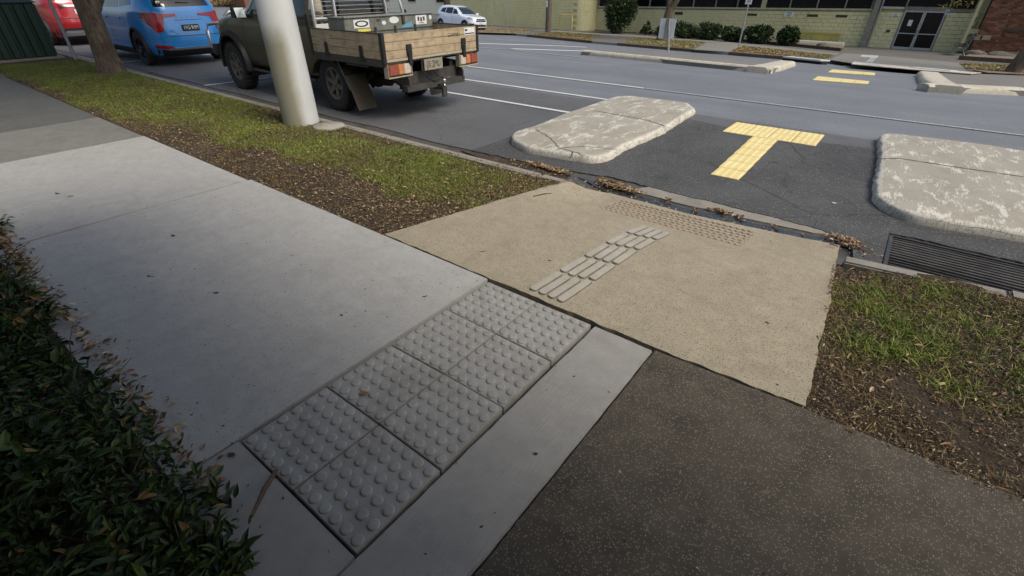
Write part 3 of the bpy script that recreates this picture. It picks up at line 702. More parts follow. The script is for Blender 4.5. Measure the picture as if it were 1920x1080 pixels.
# islands of worn white concrete
def island(poly_px, label, joints, cracks, z0=-.145, h=.13, seed=1, world_poly=None):
    W = world_poly or [PZ(px, py, -.15) for px, py in poly_px]
    bm = bmesh.new()
    # offsets inward give a rounded rim
    W = dense(W, .06); n = len(W)
    # smooth the outline
    for _ in range(2):
        W = [((W[i-1][0]+2*W[i][0]+W[(i+1) % n][0])/4, (W[i-1][1]+2*W[i][1]+W[(i+1) % n][1])/4) for i in range(n)]
    cx = sum(p[0] for p in W)/n; cy = sum(p[1] for p in W)/n
    area = sum(W[i][0]*W[(i+1) % n][1]-W[(i+1) % n][0]*W[i][1] for i in range(n))
    if area < 0: W = W[::-1]
    def inset(W, d):
        out = []
        for i in range(n):
            a, b = Vector(W[i-2]), Vector(W[(i+2) % n]); t = (b-a).normalized(); out.append((W[i][0]-t.y*d, W[i][1]+t.x*d))
        return out
    lay = bm.verts.layers.float.new('edge')
    rings = []
    for d, z, e in ((-.004, -.04, .7), (0, .010, .8), (.006, .048, 1), (.015, .070, 1), (.028, .080, .9), (.046, .085, .5), (.07, .087, 0)):
        P_ = inset(W, d); ring = []
        for x, y in P_:
            jx = ((float(fbm(x*9, y*9, seed))-.5)*.035+(float(fbm(x*28, y*28, seed+1))-.5)*.035)*(1 if z < .075 else .3)
            v = bm.verts.new((x+jx, y+jx*.5, z0+z+(float(zroad(y))+.15))); v[lay] = e; ring.append(v)
        rings.append(ring)
    for r0, r1 in zip(rings[:-1], rings[1:]):
        for i in range(n):
            f_ = bm.faces.new((r0[i], r0[(i+1) % n], r1[(i+1) % n], r1[i])); f_.smooth = True
    f_ = bm.faces.new(rings[-1]); f_.smooth = True
    bmesh.ops.triangulate(bm, faces=[f_])
    me = bpy.data.meshes.new('traffic_island'); bm.to_mesh(me); bm.free()
    me.materials.append(MATS['island_concrete'])
    o = bpy.data.objects.new('traffic_island', me); COL.objects.link(o)
    me.transform(Matrix.Translation((-cx, -cy, .15))); o.location = (cx, cy, -.15); LOC[o.name] = (cx, cy, -.15)
    tag(o, label, 'traffic island')
    for pts in joints+cracks:
        wd = .007 if pts in joints else .0045
        m = MB(); zt = -.15+.0950
        P2 = [PZ(px, py, -.06) for px, py in pts]; D = []
        for (a, b) in zip(P2[:-1], P2[1:]):
            k = max(2, int(math.hypot(b[0]-a[0], b[1]-a[1])/.03))
            for t in range(k): D.append((a[0]+(b[0]-a[0])*t/k, a[1]+(b[1]-a[1])*t/k))
        D.append(P2[-1]); L_ = []; R_ = []
        for i, p in enumerate(D):
            a, b = D[max(0, i-1)], D[min(len(D)-1, i+1)]; t = Vector((b[0]-a[0], b[1]-a[1])).normalized()
            j = (float(fbm(p[0]*15, p[1]*15, 77))-.5)*(.012 if pts in joints else .05); ww = wd*(.6+.8*float(vnoise(p[0]*30, p[1]*30, 3)))
            L_.append((p[0]-t.y*(ww+j), p[1]+t.x*(ww+j), zt)); R_.append((p[0]+t.y*(ww-j), p[1]-t.x*(ww-j), zt))
        k = len(D); m.add(L_+R_, [(i, i+1, k+i+1, k+i) for i in range(k-1)])
        m.build('joint' if pts in joints else 'crack', 'pit_dark', o, world=True)
    return o
island([(957, 270), (985, 288), (1060, 301), (1112, 309), (1140, 304), (1175, 282), (1240, 254), (1303, 214), (1290, 202), (1180, 188), (1150, 190), (1060, 222), (1000, 247), (962, 258)],
       'worn white concrete island nearer the parked ute, left of the yellow T',
       [[(1113, 208), (1160, 216), (1215, 226), (1255, 240)]], [[(1005, 243), (1030, 258), (1048, 278), (1075, 285), (1105, 295)], [(1048, 278), (1100, 275), (1160, 281)], [(1075, 285), (1068, 298)]], seed=3)
island(None, 'worn white concrete island above the drain grate, right of the yellow T',
       [[(1645, 298), (1690, 298), (1780, 312), (1919, 332)]], [[(1720, 408), (1770, 418), (1800, 428)], [(1800, 424), (1860, 432), (1919, 446)]], seed=9,
       world_poly=[(.10, 5.62), (.16, 5.40), (.30, 5.22), (.5, 5.16), (1.2, 5.28), (2.9, 5.32), (3.0, 5.7), (2.95, 8.3), (1.35, 8.3), (1.1, 8.36), (.6, 8.34), (.0, 8.26), (-.05, 8.1), (.02, 7.2)])

# drain grate beside the kerb
gr = thing('drain_grate', 'long steel drain grate at the kerb below the right hand island', 'drain grate', (1.4, 4.6, -.17))
m = MB(); x0, x1, y0, y1 = .31, 2.5, 4.0, 4.80
m.box(x0, y0, -.20, x0+.03, y1, -.148).box(x1-.03, y0, -.2, x1, y1, -.148).box(x0, y1-.025, -.2, x1, y1, -.147).box(x0, y0, -.2, x1, y0+.025, -.147)
m.build('frame', 'grate_steel', gr, world=True, bevel=.003)
nb = 15
for i in range(nb):
    y = 4.055+(4.745-4.055)*i/(nb-1)
    MB().box(x0+.031, y-.0075, -.195, x1-.031, y+.0075, -.152).build('grate_bar', 'grate_steel', gr, world=True, bevel=.002)
m = None
for xx in (.8, 1.3, 1.8): MB().box(xx-.006, y0+.03, -.21, xx+.006, y1-.03, -.185).build('cross_rod', 'dark_steel', gr, world=True)
MB().box(x0+.005, y0+.005, -.345, x1-.005, y1-.005, -.3).build('pit', 'pit_dark', gr, world=True)
# the painted lines of the bays and lanes
def line(name, pts, w, mat='road_paint', off=.011, label=None, cat='line marking'):
    L_, R_ = [], []
    P2 = [(Vector(a), Vector(b)) for a, b in zip(pts[:-1], pts[1:])]; D = []
    for a, b in P2:
        k = max(1, int((b-a).length/.5)); D += [a+(b-a)*t/k for t in range(k)]
    D.append(Vector(pts[-1])); m = MB(); h = w/2
    for i, p in enumerate(D):
        t = (D[min(len(D)-1, i+1)]-D[max(0, i-1)]).normalized(); n = Vector((-t.y, t.x))
        for s_ in (h, -h):
            q = p+n*s_; (L_ if s_ > 0 else R_).append((q.x, q.y, float(zroad(q.y))+off))
    k = len(D); V = L_+R_; m.add(V, [(i, i+1, k+i+1, k+i) for i in range(k-1)])
    low = [(a, b, c-.003) for a, b, c in V]; m.add(low, [(k+i, k+i+1, i+1, i) for i in range(k-1)])
    m.add(V+low, [(0, k, 3*k, 2*k), (k-1, 3*k-1, 4*k-1, 2*k-1)]+[(i, i+1, 2*k+i+1, 2*k+i) for i in range(k-1)]+[(k+i, k+i+1, 3*k+i+1, 3*k+i) for i in range(k-1)])
    return m.build(name, mat, kind='structure', label=label)
line('bay_line', [(-30, 6.98), (-3.86, 6.93)], .09, label='outer line of the kerbside parking bays')
line('bay_line', [(-22, 8.22), (-3.93, 8.22)], .085, label='second long line out from the parking bays')
line('lane_line', [(-24, 9.85), (-4.15, 9.70)], .085, label='solid lane line nearest the median')
line('lane_line', [(-4.1, 9.70), (12, 9.60)], .07, 'faded_paint', label='faded continuation of the lane line to the right')
for px, x1, lab in (((345, 153), -7.7, 0), ((150, 100), -17, 1), ):
    pass
line('bay_cross_line', [(-11.35, 4.40), (-11.0, 7.0)], .08, label='cross line of the bay ahead of the ute')
line('bay_cross_line', [(-16.6, 4.30), (-16.4, 7.0)], .08, label='cross line under the blue car')
a, b = PZ(205, 98, -.15), PZ(145, 98, -.15)
# median hatching and tapers in the middle of the road
for px in ([(845, 82), (905, 84), (960, 87)],): pass
def pl(pts, w, mat='road_paint', **k):
    return line('lane_line', [P(*q) for q in pts], w, mat, **k)
pl([(880, 71.5), (920, 73.5), (1000, 80), (1060, 83)], .30, 'faded_paint', label='far taper line leading to the median')
pl([(860, 80), (900, 82), (1040, 86), (1100, 89)], .45, label='middle taper line leading to the median')
pl([(850, 88), (900, 90), (960, 94), (1090, 108)], .16, 'faded_paint', label='near taper line running to the tip of the median')
pl([(960, 92), (1040, 94.5), (1130, 97), (1265, 103.5)], .42, label='thick line running along the back of the median')

# medians
def median(kerb_px, back_px, nose_px, label):
    K = [P(*q) for q in kerb_px]; B = [P(*q) for q in back_px]
    poly = K+B
    t = thing('median_island', label, 'median', (K[0][0], K[0][1], float(zroad(K[0][1]))))
    sheet('infill', poly, lambda x, y: zroad(y)+.10, 'median_asphalt', .15, parent=t)
    return t, K, B
def kerb_run(pts, t, wd=.32, h=.15, mat='median_concrete', name='kerb_stone'):
    V = [Vector(p) for p in pts]
    for i, (a, b) in enumerate(zip(V[:-1], V[1:])):
        d = (b-a).normalized(); n = Vector((-d.y, d.x)); a2, b2 = a+d*.012, b-d*.012
        m = MB(); prof = [(0, -.1), (.02, h*.55), (.07, h*.92), (.15, h), (wd-.03, h), (wd, h*.8), (wd, -.1)]
        vs = []
        for p in (a2, b2):
            for o, z in prof:
                q = p+n*o; vs.append((q.x, q.y, float(zroad(q.y))+z))
        k = len(prof); m.add(vs, [(j, j+1, k+j+1, k+j) for j in range(k-1)]+[tuple(range(k))[::-1], tuple(range(k, 2*k))])
        m.build(name, mat, t, world=True, bevel=.012)
tL, K, B = median([(1090, 103), (1160, 109), (1247, 119), (1340, 128.5), (1443, 139)], [(1478, 128), (1400, 117.5), (1268, 105), (1120, 98.5)], None,
                  'left hand median of concrete kerbs and asphalt, with the keep left sign on it')
kerb_run([P(1087, 102.5), P(1247, 119), P(1350, 129.5), P(1440, 139)], tL)
kerb_run([P(1440, 139), P(1466, 133), P(1492, 124)], tL, wd=.55)
tR, K, B = median([(1738, 173), (1835, 175.5), (1925, 180.5), (2100, 192)], [(2100, 160), (1920, 148), (1760, 141), (1722, 148)], None,
                  'right hand median of concrete kerbs and asphalt, cut off by the picture edge')
kerb_run([P(1716, 142), P(1722, 158), P(1740, 172)], tR, wd=.55)
kerb_run([P(1740, 173), P(1800, 174.5), P(1925, 180.5), P(2100, 192)], tR)

# ------------------------------------------------------------------ yellow tactile markings on the road
tt = thing('tactile_marking', 'yellow T of ribbed tactile tiles on the dark asphalt between the islands', 'road marking', (-1.25, 7.3, -.144))
def tile(x0, y0, x1, y1, par, mat='yellow_tactile', nb=4, ax='y', rot=None):
    m = MB(); g = .005; zz = float(zroad((y0+y1)/2))+.008
    m.box(x0+g, y0+g, zz-.004, x1-g, y1-g, zz+.004)
    for i in range(nb):
        u = (i+.5)/nb; xx = x0+(x1-x0)*u; wv = .034
        m.hexa([(xx-.018, y0+.014, zz+.004), (xx+.018, y0+.014, zz+.004), (xx+.018, y1-.014, zz+.004), (xx-.018, y1-.014, zz+.004)],
               [(xx-.0125, y0+.02, zz+.009), (xx+.0125, y0+.02, zz+.009), (xx+.0125, y1-.02, zz+.009), (xx-.0125, y1-.02, zz+.009)])
    return m.build('tactile_tile', mat, par, world=True)
sl = -.0
for i in range(6):
    y0 = 5.35+i*.318; dx = -.012*0
    tile(-1.375+(-.01)*i, y0, -1.072+(-.006)*i, y0+.318, tt)
for i in range(4):
    for j in range(2):
        tile(-1.84+i*.297, 7.262+j*.34, -1.84+(i+1)*.297, 7.262+(j+1)*.34, tt, nb=4)
for q, lab in (([(1523, 151), (1533, 144), (1630, 153.5), (1627, 159)], 'nearer of the two yellow tactile strips in the median gap'),
               ([(1552, 136), (1560, 131), (1641, 137.5), (1640, 142)], 'farther of the two yellow tactile strips in the median gap')):
    W = [P(*p) for p in q]; t = thing('tactile_strip', lab, 'road marking', (W[0][0], W[0][1], float(zroad(W[0][1]))))
    for i in range(4):
        def lp(a, b, u): return (a[0]+(b[0]-a[0])*u, a[1]+(b[1]-a[1])*u)
        u0, u1 = i/4+.004, (i+1)/4-.004
        pq = [lp(W[0], W[3], u0), lp(W[0], W[3], u1), lp(W[1], W[2], u1), lp(W[1], W[2], u0)]
        sheet('tactile_tile', pq, lambda x, y: zroad(y)+.016, 'yellow_tactile', .014, parent=t)

# ------------------------------------------------------------------ near things: pole, cover, post, kiosk, street tree
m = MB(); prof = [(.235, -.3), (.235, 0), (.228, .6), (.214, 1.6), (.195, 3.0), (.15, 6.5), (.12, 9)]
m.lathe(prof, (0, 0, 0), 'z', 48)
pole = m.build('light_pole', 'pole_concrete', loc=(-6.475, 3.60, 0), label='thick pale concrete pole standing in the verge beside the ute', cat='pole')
m = MB(); m.lathe([(.0, .012), (.20, .012), (.205, .004), (.205, -.05)], (0, 0, 0), 'z', 40)
m.build('pit_cover', 'cover_concrete', loc=(-5.98, 3.70, .0), label='round concrete pit cover at the foot of the pole', cat='pit cover')

m = MB(); m.cyl((0, 0, -.2), (0, 0, 2.9), .038, n=16)
post = m.build('sign_post', 'galvanised', loc=(-16.75, 3.72, 0), label='thin grey steel post in the verge beside the green kiosk', cat='post')

ki = thing('utility_kiosk', 'dark green ribbed utility kiosk on a concrete plinth in the verge', 'kiosk', (-18.2, 2.75, 0))
MB().box(-18.75, 1.55, -.2, -17.42, 3.68, .035).build('plinth', 'kerb_concrete', ki, world=True, bevel=.02)
MB().box(-18.66, 1.66, .035, -17.56, 3.57, 1.21).build('cabinet', 'kiosk_green', ki, world=True, bevel=.015)
MB().hexa([(-18.72, 1.6, 1.212), (-17.50, 1.6, 1.212), (-17.50, 3.63, 1.212), (-18.72, 3.63, 1.212)], [(-18.62, 1.72, 1.30), (-17.6, 1.72, 1.30), (-17.6, 3.5, 1.30), (-18.62, 3.5, 1.30)]).build('lid', 'kiosk_green', ki, world=True, bevel=.015)
for i in range(9):
    y = 1.70+i*.206
    MB().hexa([(-17.559, y, .06), (-17.559, y+.15, .06), (-17.559, y+.15, 1.18), (-17.559, y, 1.18)], [(-17.505, y+.02, .06), (-17.505, y+.13, .06), (-17.505, y+.13, 1.18), (-17.505, y+.02, 1.18)]).build('rib', 'kiosk_green', ki, world=True)
for i in range(7):
    x = -18.6+i*.146
    MB().box(x, 3.571, .06, x+.07, 3.6, 1.18).build('rib', 'kiosk_green', ki, world=True)

def limb(m, pts, rs, n=14, gn=.10, seed=0, sc=6):
    """a bumpy tapering limb"""
    pts = [Vector(p) for p in pts]; P_, R_ = [], []
    for i in range(len(pts)-1):
        k = 8
        for t in range(k): u = t/k; P_.append(pts[i].lerp(pts[i+1], u)); R_.append(rs[i]+(rs[i+1]-rs[i])*u)
    P_.append(pts[-1]); R_.append(rs[-1])
    for _ in range(3): P_ = [P_[0]]+[(P_[i-1]+2*P_[i]+P_[i+1])/4 for i in range(1, len(P_)-1)]+[P_[-1]]
    vs = []
    for i, p in enumerate(P_):
        d = (P_[min(i+1, len(P_)-1)]-P_[max(0, i-1)]).normalized(); q = Vector((0, 0, 1)).rotation_difference(d)
        for k in range(n):
            a = 2*math.pi*k/n; j = 1+gn*(float(fbm(k*.9+seed, i*.35, seed))-.5)*2
            vs.append(p+q@Vector((R_[i]*j*math.cos(a), R_[i]*j*math.sin(a), 0)))
    fs = [(i*n+k, i*n+(k+1) % n, (i+1)*n+(k+1) % n, (i+1)*n+k) for i in range(len(P_)-1) for k in range(n)]
    m.add(vs, fs, True); m.add(vs[-n:], [tuple(range(n))]); return m
def leafcloud(name, centers, n, size, mat, parent, seed=0, flat=.5, aspect=.42, droop=0, shell=.55):
    """leaf-sized faces spread through ellipsoids (cx, cy, cz, rx, ry, rz)"""
    g = np.random.default_rng(seed); cs = np.array(centers, float); wts = cs[:, 3]*cs[:, 4]*cs[:, 5]; wts = wts**.8/np.sum(wts**.8)
    idx = g.choice(len(cs), n, p=wts); u = g.normal(size=(n, 3)); u /= np.linalg.norm(u, axis=1)[:, None]
    rr = shell+(1-shell)*g.random(n)**.7; rr = np.where(g.random(n) < .3, g.random(n)**.5, rr)
    lump = .55+.95*fbm(u[:, 0]*4.2+idx*5.1, u[:, 1]*4.2+u[:, 2]*3.3, seed)**1.1
    p = cs[idx, :3]+u*cs[idx, 3:]*(rr*lump)[:, None]
    d = u+g.normal(size=(n, 3))*.8; d[:, 2] -= droop; d /= np.linalg.norm(d, axis=1)[:, None]
    e = np.cross(d, g.normal(size=(n, 3))); e /= np.linalg.norm(e, axis=1)[:, None]; nn = np.cross(d, e)
    L = size*(.6+.8*g.random(n))[:, None]; W = L*aspect*.5
    V = np.stack([p, p+d*L*.5+e*W+nn*L*.05, p+d*L, p+d*L*.5-e*W+nn*L*.05], 1).reshape(-1, 3)
    F = np.arange(4*n).reshape(-1, 4)
    return fast(name, V-np.array(LOC[parent.name]) if parent is not None else V, F, mat, parent, tint=g.random(n))
def street_tree(name, base, label, trunk, limbs, crown, n, size, mat='crown_leaf', cat='tree', seed=0, aspect=.4):
    t = thing(name, label, cat, base)
    m = MB(); limb(m, *trunk, seed=seed, n=20); m.build('trunk', 'bark', t, world=True)
    for i, l in enumerate(limbs):
        m = MB(); limb(m, *l, seed=seed+3+i); m.build('limb', 'bark', t, world=True)
    if crown: leafcloud('crown', crown, n, size, mat, t, seed, aspect=aspect)
    return t
tx, ty = -13.72, 3.58
street_tree('verge_tree', (tx, ty, 0), 'brown barked street tree in the verge in front of the blue car', 
    ([(tx, ty, -.1), (tx+.0, ty, .06), (tx-.0, ty+.0, .35), (tx-.04, ty+.03, 1.0), (tx-.12, ty+.02, 1.7), (tx-.1, ty, 2.6)], [.32, .25, .205, .195, .18, .14]),
    [([(tx-.08, ty+.08, 1.05), (tx-.15, ty+.4, 1.5), (tx-.3, ty+.75, 2.4), (tx-.5, ty+1.2, 3.4)], [.12, .10, .08, .04]),
     ([(tx-.1, ty, 2.3), (tx+.3, ty-.5, 3.2), (tx+.8, ty-1.1, 4.2)], [.12, .09, .04])],
    [(tx-.6, ty+1.0, 4.3, 2.2, 1.9, 1.2), (tx+1.2, ty-1.2, 4.6, 2.2, 2.0, 1.3), (tx-1.5, ty-.6, 4.9, 2.0, 2.2, 1.3), (tx, ty, 5.8, 2.0, 2.0, 1.2), (tx+3.2, ty-.8, 5.6, 2.8, 2.6, 1.2), (tx+5.8, ty-.2, 6.0, 2.8, 2.8, 1.2), (tx+4.4, ty+1.6, 6.4, 2.6, 2.2, 1.1)], 30000, .19, seed=5)  # last three clumps widen the unseen crown to shade ute and verge

# ------------------------------------------------------------------ grass, litter and ground cover
def blades(n, gen, hmean, wd, lean, seed, zf, mat, name, label=None, parts=1):
    g = np.random.default_rng(seed); x, y = gen(g, n); n = len(x)
    z = zf(x, y); h = hmean*(.5+g.random(n)); a = g.random(n)*2*math.pi; l = lean*g.random(n)*h*2
    b = g.random(n)*2*math.pi; wx, wy = np.cos(b)*wd*(.6+.8*g.random(n)), np.sin(b)*wd*(.6+.8*g.random(n))
    p0 = np.stack([x-wx, y-wy, z-.004], -1); p1 = np.stack([x+wx, y+wy, z-.004], -1)
    mx, my = x+np.cos(a)*l*.4, y+np.sin(a)*l*.4
    p2 = np.stack([mx+wx*.7, my+wy*.7, z+h*.6], -1); p3 = np.stack([mx-wx*.7, my-wy*.7, z+h*.6], -1)
    tp = np.stack([x+np.cos(a)*l, y+np.sin(a)*l, z+h], -1); tq = tp+np.stack([wx*.15, wy*.15, 0*wx], -1)
    V = np.stack([p0, p1, p2, p3, tq, tp], 1).reshape(-1, 3); k = np.arange(n)*6
    F = np.concatenate([np.stack([k, k+1, k+2, k+3], -1), np.stack([k+3, k+2, k+4, k+5], -1)])
    t = g.random(n); return fast(name, V, F, mat, None, tint=np.concatenate([t, t]), kind='stuff', label=label)
def flat_bits(name, x, y, z, L, W, mat, seed, lift=.012, curl=.25, tilt=.25, parent=None):
    """little bent leaves / bark flakes lying about"""
    g = np.random.default_rng(seed); n = len(x); a = g.random(n)*2*math.pi
    d = np.stack([np.cos(a), np.sin(a), g.normal(size=n)*tilt], -1); d /= np.linalg.norm(d, axis=1)[:, None]
    up = np.stack([g.normal(size=n)*tilt, g.normal(size=n)*tilt, np.ones(n)], -1); e = np.cross(up, d); e /= np.linalg.norm(e, axis=1)[:, None]; nn = np.cross(d, e)
    c = np.stack([x, y, z+g.random(n)*lift], -1); L = L[:, None]; W = W[:, None]
    V = np.stack([c-d*L/2, c-d*L*.12+e*W/2+nn*L*curl*.4, c+d*L*.22+e*W*.4+nn*L*curl*.4, c+d*L/2, c+d*L*.22-e*W*.4+nn*L*curl*.25, c-d*L*.12-e*W/2+nn*L*curl*.25], 1)
    V[:, :, 2] -= 0
    k = np.arange(n)*6; F = np.concatenate([np.stack([k, k+1, k+2, k+3], -1), np.stack([k, k+3, k+4, k+5], -1)])
    t = g.random(n); return fast(name, V.reshape(-1, 3), F, mat, parent, tint=np.concatenate([t, t]), kind='stuff')

def green_left(x, y):
    b = np.interp(x, [-60, -9.8, -7.1, -5.6, -4.2, -3.2, -2.6], [1.95, 2.1, 2.42, 2.55, 2.62, 2.52, 2.75])
    n = fbm(x*1.6, y*1.6, 31); n2 = fbm(x*6, y*6, 33)
    d = sstep(-.12, .18, y-b+(n-.5)*.7)
    d *= 1-.9*np.exp(-(((x+6.5)/1.5)**4+((y-3.72)/.48)**2))          # bare round the pole
    d *= 1-.85*sstep(-3.5, -2.95, x-(y-2.0)*.245+(n2-.5)*.5)           # bare by the ramp
    d *= 1-.75*sstep(3.55, 3.72, y+(n-.5)*.3)*sstep(-7, -5, x)
    return d*(.35+.65*sstep(.25, .5, n2))
def gen_left(g, n):
    r = g.random(n); x = -2.35-(r**1.55)*14.5; y = 2.0+g.random(n)*1.78
    keep = ramp_side_left(x, y)&(g.random(n) < green_left(x, y)); return x[keep], y[keep]
blades(290000, gen_left, .022, .0028, .9, 41, zlawn, 'grass', 'grass')
def gen_dry(g, n):
    r = g.random(n); x = -2.35-(r**1.4)*12; y = 2.0+g.random(n)*1.78
    keep = ramp_side_left(x, y)&(g.random(n) < .12+.4*sstep(.5, .65, fbm(x*2, y*2, 51))); return x[keep], y[keep]
blades(130000, gen_dry, .014, .0022, 1.6, 42, zlawn, 'dry_grass', 'dry_grass')
def green_right(x, y):
    n = fbm(x*2.2, y*2.2, 61); n2 = fbm(x*7, y*7, 63)
    d = sstep(-.1, .2, (x-.15)+(n-.5)*.4)*sstep(-.12, .22, y-2.62-.0*x+(n-.5)*.5)*(1-sstep(3.55, 3.78, y+(n-.5)*.3))
    return d*(.2+.8*sstep(.36, .56, n2))
def gen_right(g, n):
    x = -.02+g.random(n)**1.3*3.2; y = 2.02+g.random(n)*1.85
    keep = ramp_side_right(x, y)&(g.random(n) < green_right(x, y)); return x[keep], y[keep]
blades(95000, gen_right, .026, .0024, 1.2, 43, zlawn, 'grass', 'grass')
def gen_dry2(g, n):
    x = -.02+g.random(n)**1.3*3.2; y = 2.02+g.random(n)*1.85
    keep = ramp_side_right(x, y)&(g.random(n) < .1+.5*sstep(.45, .62, fbm(x*3, y*3, 71))); return x[keep], y[keep]
blades(42000, gen_dry2, .016, .0018, 1.8, 44, zlawn, 'dry_grass', 'dry_grass')

g = np.random.default_rng(90)
def litter(n, x0, pw, span, keepf, seed, Ls, name='leaf_litter', mat='litter', dens=None, lift=.012, wr=.36):
    g = np.random.default_rng(seed); x = x0+(g.random(n)**pw)*span; y = 1.99+g.random(n)*1.85
    k = keepf(x, y)
    if dens is not None: k &= g.random(n) < dens(x, y)
    x, y = x[k], y[k]; L = Ls*(.45+1.1*g.random(len(x))**1.6); flat_bits(name, x, y, zlawn(x, y)+.004, L, L*wr*(.6+.8*g.random(len(x))), mat, seed, lift)
bare = lambda x, y: .25+.75*(1-green_left(x, y))
litter(100000, -2.3, 1.5, -14, ramp_side_left, 91, .017, dens=bare)
litter(26000, -2.3, 1.4, -12, ramp_side_left, 92, .022, mat='dead_leaves', dens=lambda x, y: .10+.5*sstep(.52, .7, fbm(x*1.5, y*2, 77))+.5*np.exp(-(((x+2.9)/.7)**2+((y-3.3)/.6)**2)), lift=.02)
litter(80000, -.05, 1.3, 3.2, ramp_side_right, 93, .013, wr=.28, dens=lambda x, y: (.15+.85*(1-green_right(x, y)))*(1-.93*np.exp(-((y-(2.72-.62*x)+.05*np.sin(x*9))/.085)**2)*(x < 1.0)))
litter(1500, -.05, 1.3, 3.2, ramp_side_right, 94, .036, mat='dead_leaves', dens=lambda x, y: .5+.5*(1-green_right(x, y)), wr=.22, lift=.02)
# pale specks of fallen leaf all through the lawn
litter(5200, -2.3, 1.2, -11, ramp_side_left, 95, .026, mat='dead_leaves', lift=.03)

# leaf piles in the gutter
def pile(px, py, rx, ry, n, z, seed, h=.03, L=.03):
    h *= .5; rx *= 1.25; ry *= 1.15; n = int(n*.8)
    g = np.random.default_rng(seed); c = PZ(px, py, z); a = g.random(n)*2*math.pi; r = np.sqrt(g.random(n))*(.6+.75*g.random(n)**2)
    x = c[0]+np.cos(a)*r*rx; y = c[1]+np.sin(a)*r*ry-.0*(x-c[0]); zz = z+.004+h*(1-r**2)*g.random(n)
    return x, y, zz, L*(.5+.9*g.random(n))
X_, Y_, Z_, L_ = [], [], [], []
g = np.random.default_rng(160); n = 420; x = -3.6+g.random(n)*3.9; X_.append(x); Y_.append(4.12+.1*g.random(n)**2+.12*np.abs(x+1.2)/2+.16*g.random(n)*(g.random(n) < .4)); Z_.append(np.full(n, -.150)); L_.append(.012+.02*g.random(n))
for a in ((1015, 312, .26, .05, 260, -.135, 1), (1045, 320, .16, .06, 220, -.13, 2), (1150, 347, .17, .075, 420, -.14, 3, .04), (1172, 355, .18, .06, 300, -.14, 4), (1130, 338, .12, .05, 70, -.145, 10), (1250, 376, .05, .02, 30, -.148, 5),
          (1352, 397, .09, .035, 110, -.148, 6, .02), (1385, 408, .05, .03, 30, -.148, 7), (1302, 395, .04, .02, 22, -.148, 8), (1580, 449, .13, .07, 170, -.14, 9, .02), (1600, 460, .10, .06, 60, -.13, 12), (1450, 425, .05, .02, 14, -.148, 13)):
    x, y, zz, l = pile(*a); X_.append(x); Y_.append(y); Z_.append(zz); L_.append(l)
X_ = np.concatenate(X_); Y_ = np.concatenate(Y_); Z_ = np.concatenate(Z_); L_ = np.concatenate(L_)
flat_bits('gutter_leaves', X_, Y_, Z_, L_, L_*.5, 'dead_leaves', 17, .01, .4, .35)
# grit and crumbs scattered on the paving
g = np.random.default_rng(150); n = 900
x = -9+g.random(n)*11; y = np.where(g.random(n) < .7, .2+g.random(n)*1.75, 2.05+g.random(n)*2.0)
zz = np.where(y < 2.0, .001, zramp(x, y)+.004); k = (y < 2)|((x > -2.2)&(x < 0)); L = .006+.012*g.random(n)
flat_bits('path_grit', x[k], y[k], zz[k], L[k], L[k]*.5, 'litter', 151, .001, .1, .05)
# curled brown and dead leaves edging the hedge
n = 900; x = np.where(g.random(n) < .65, -5.7+g.random(n)*1.5, -4.5+g.random(n)*3.0); y = .16+np.abs(g.normal(size=n))*.045; L = .018+.03*g.random(n)
flat_bits('hedge_litter', x, y, np.full(n, .004), L, L*.45, 'dead_leaves', 152, .03, .3, .3)

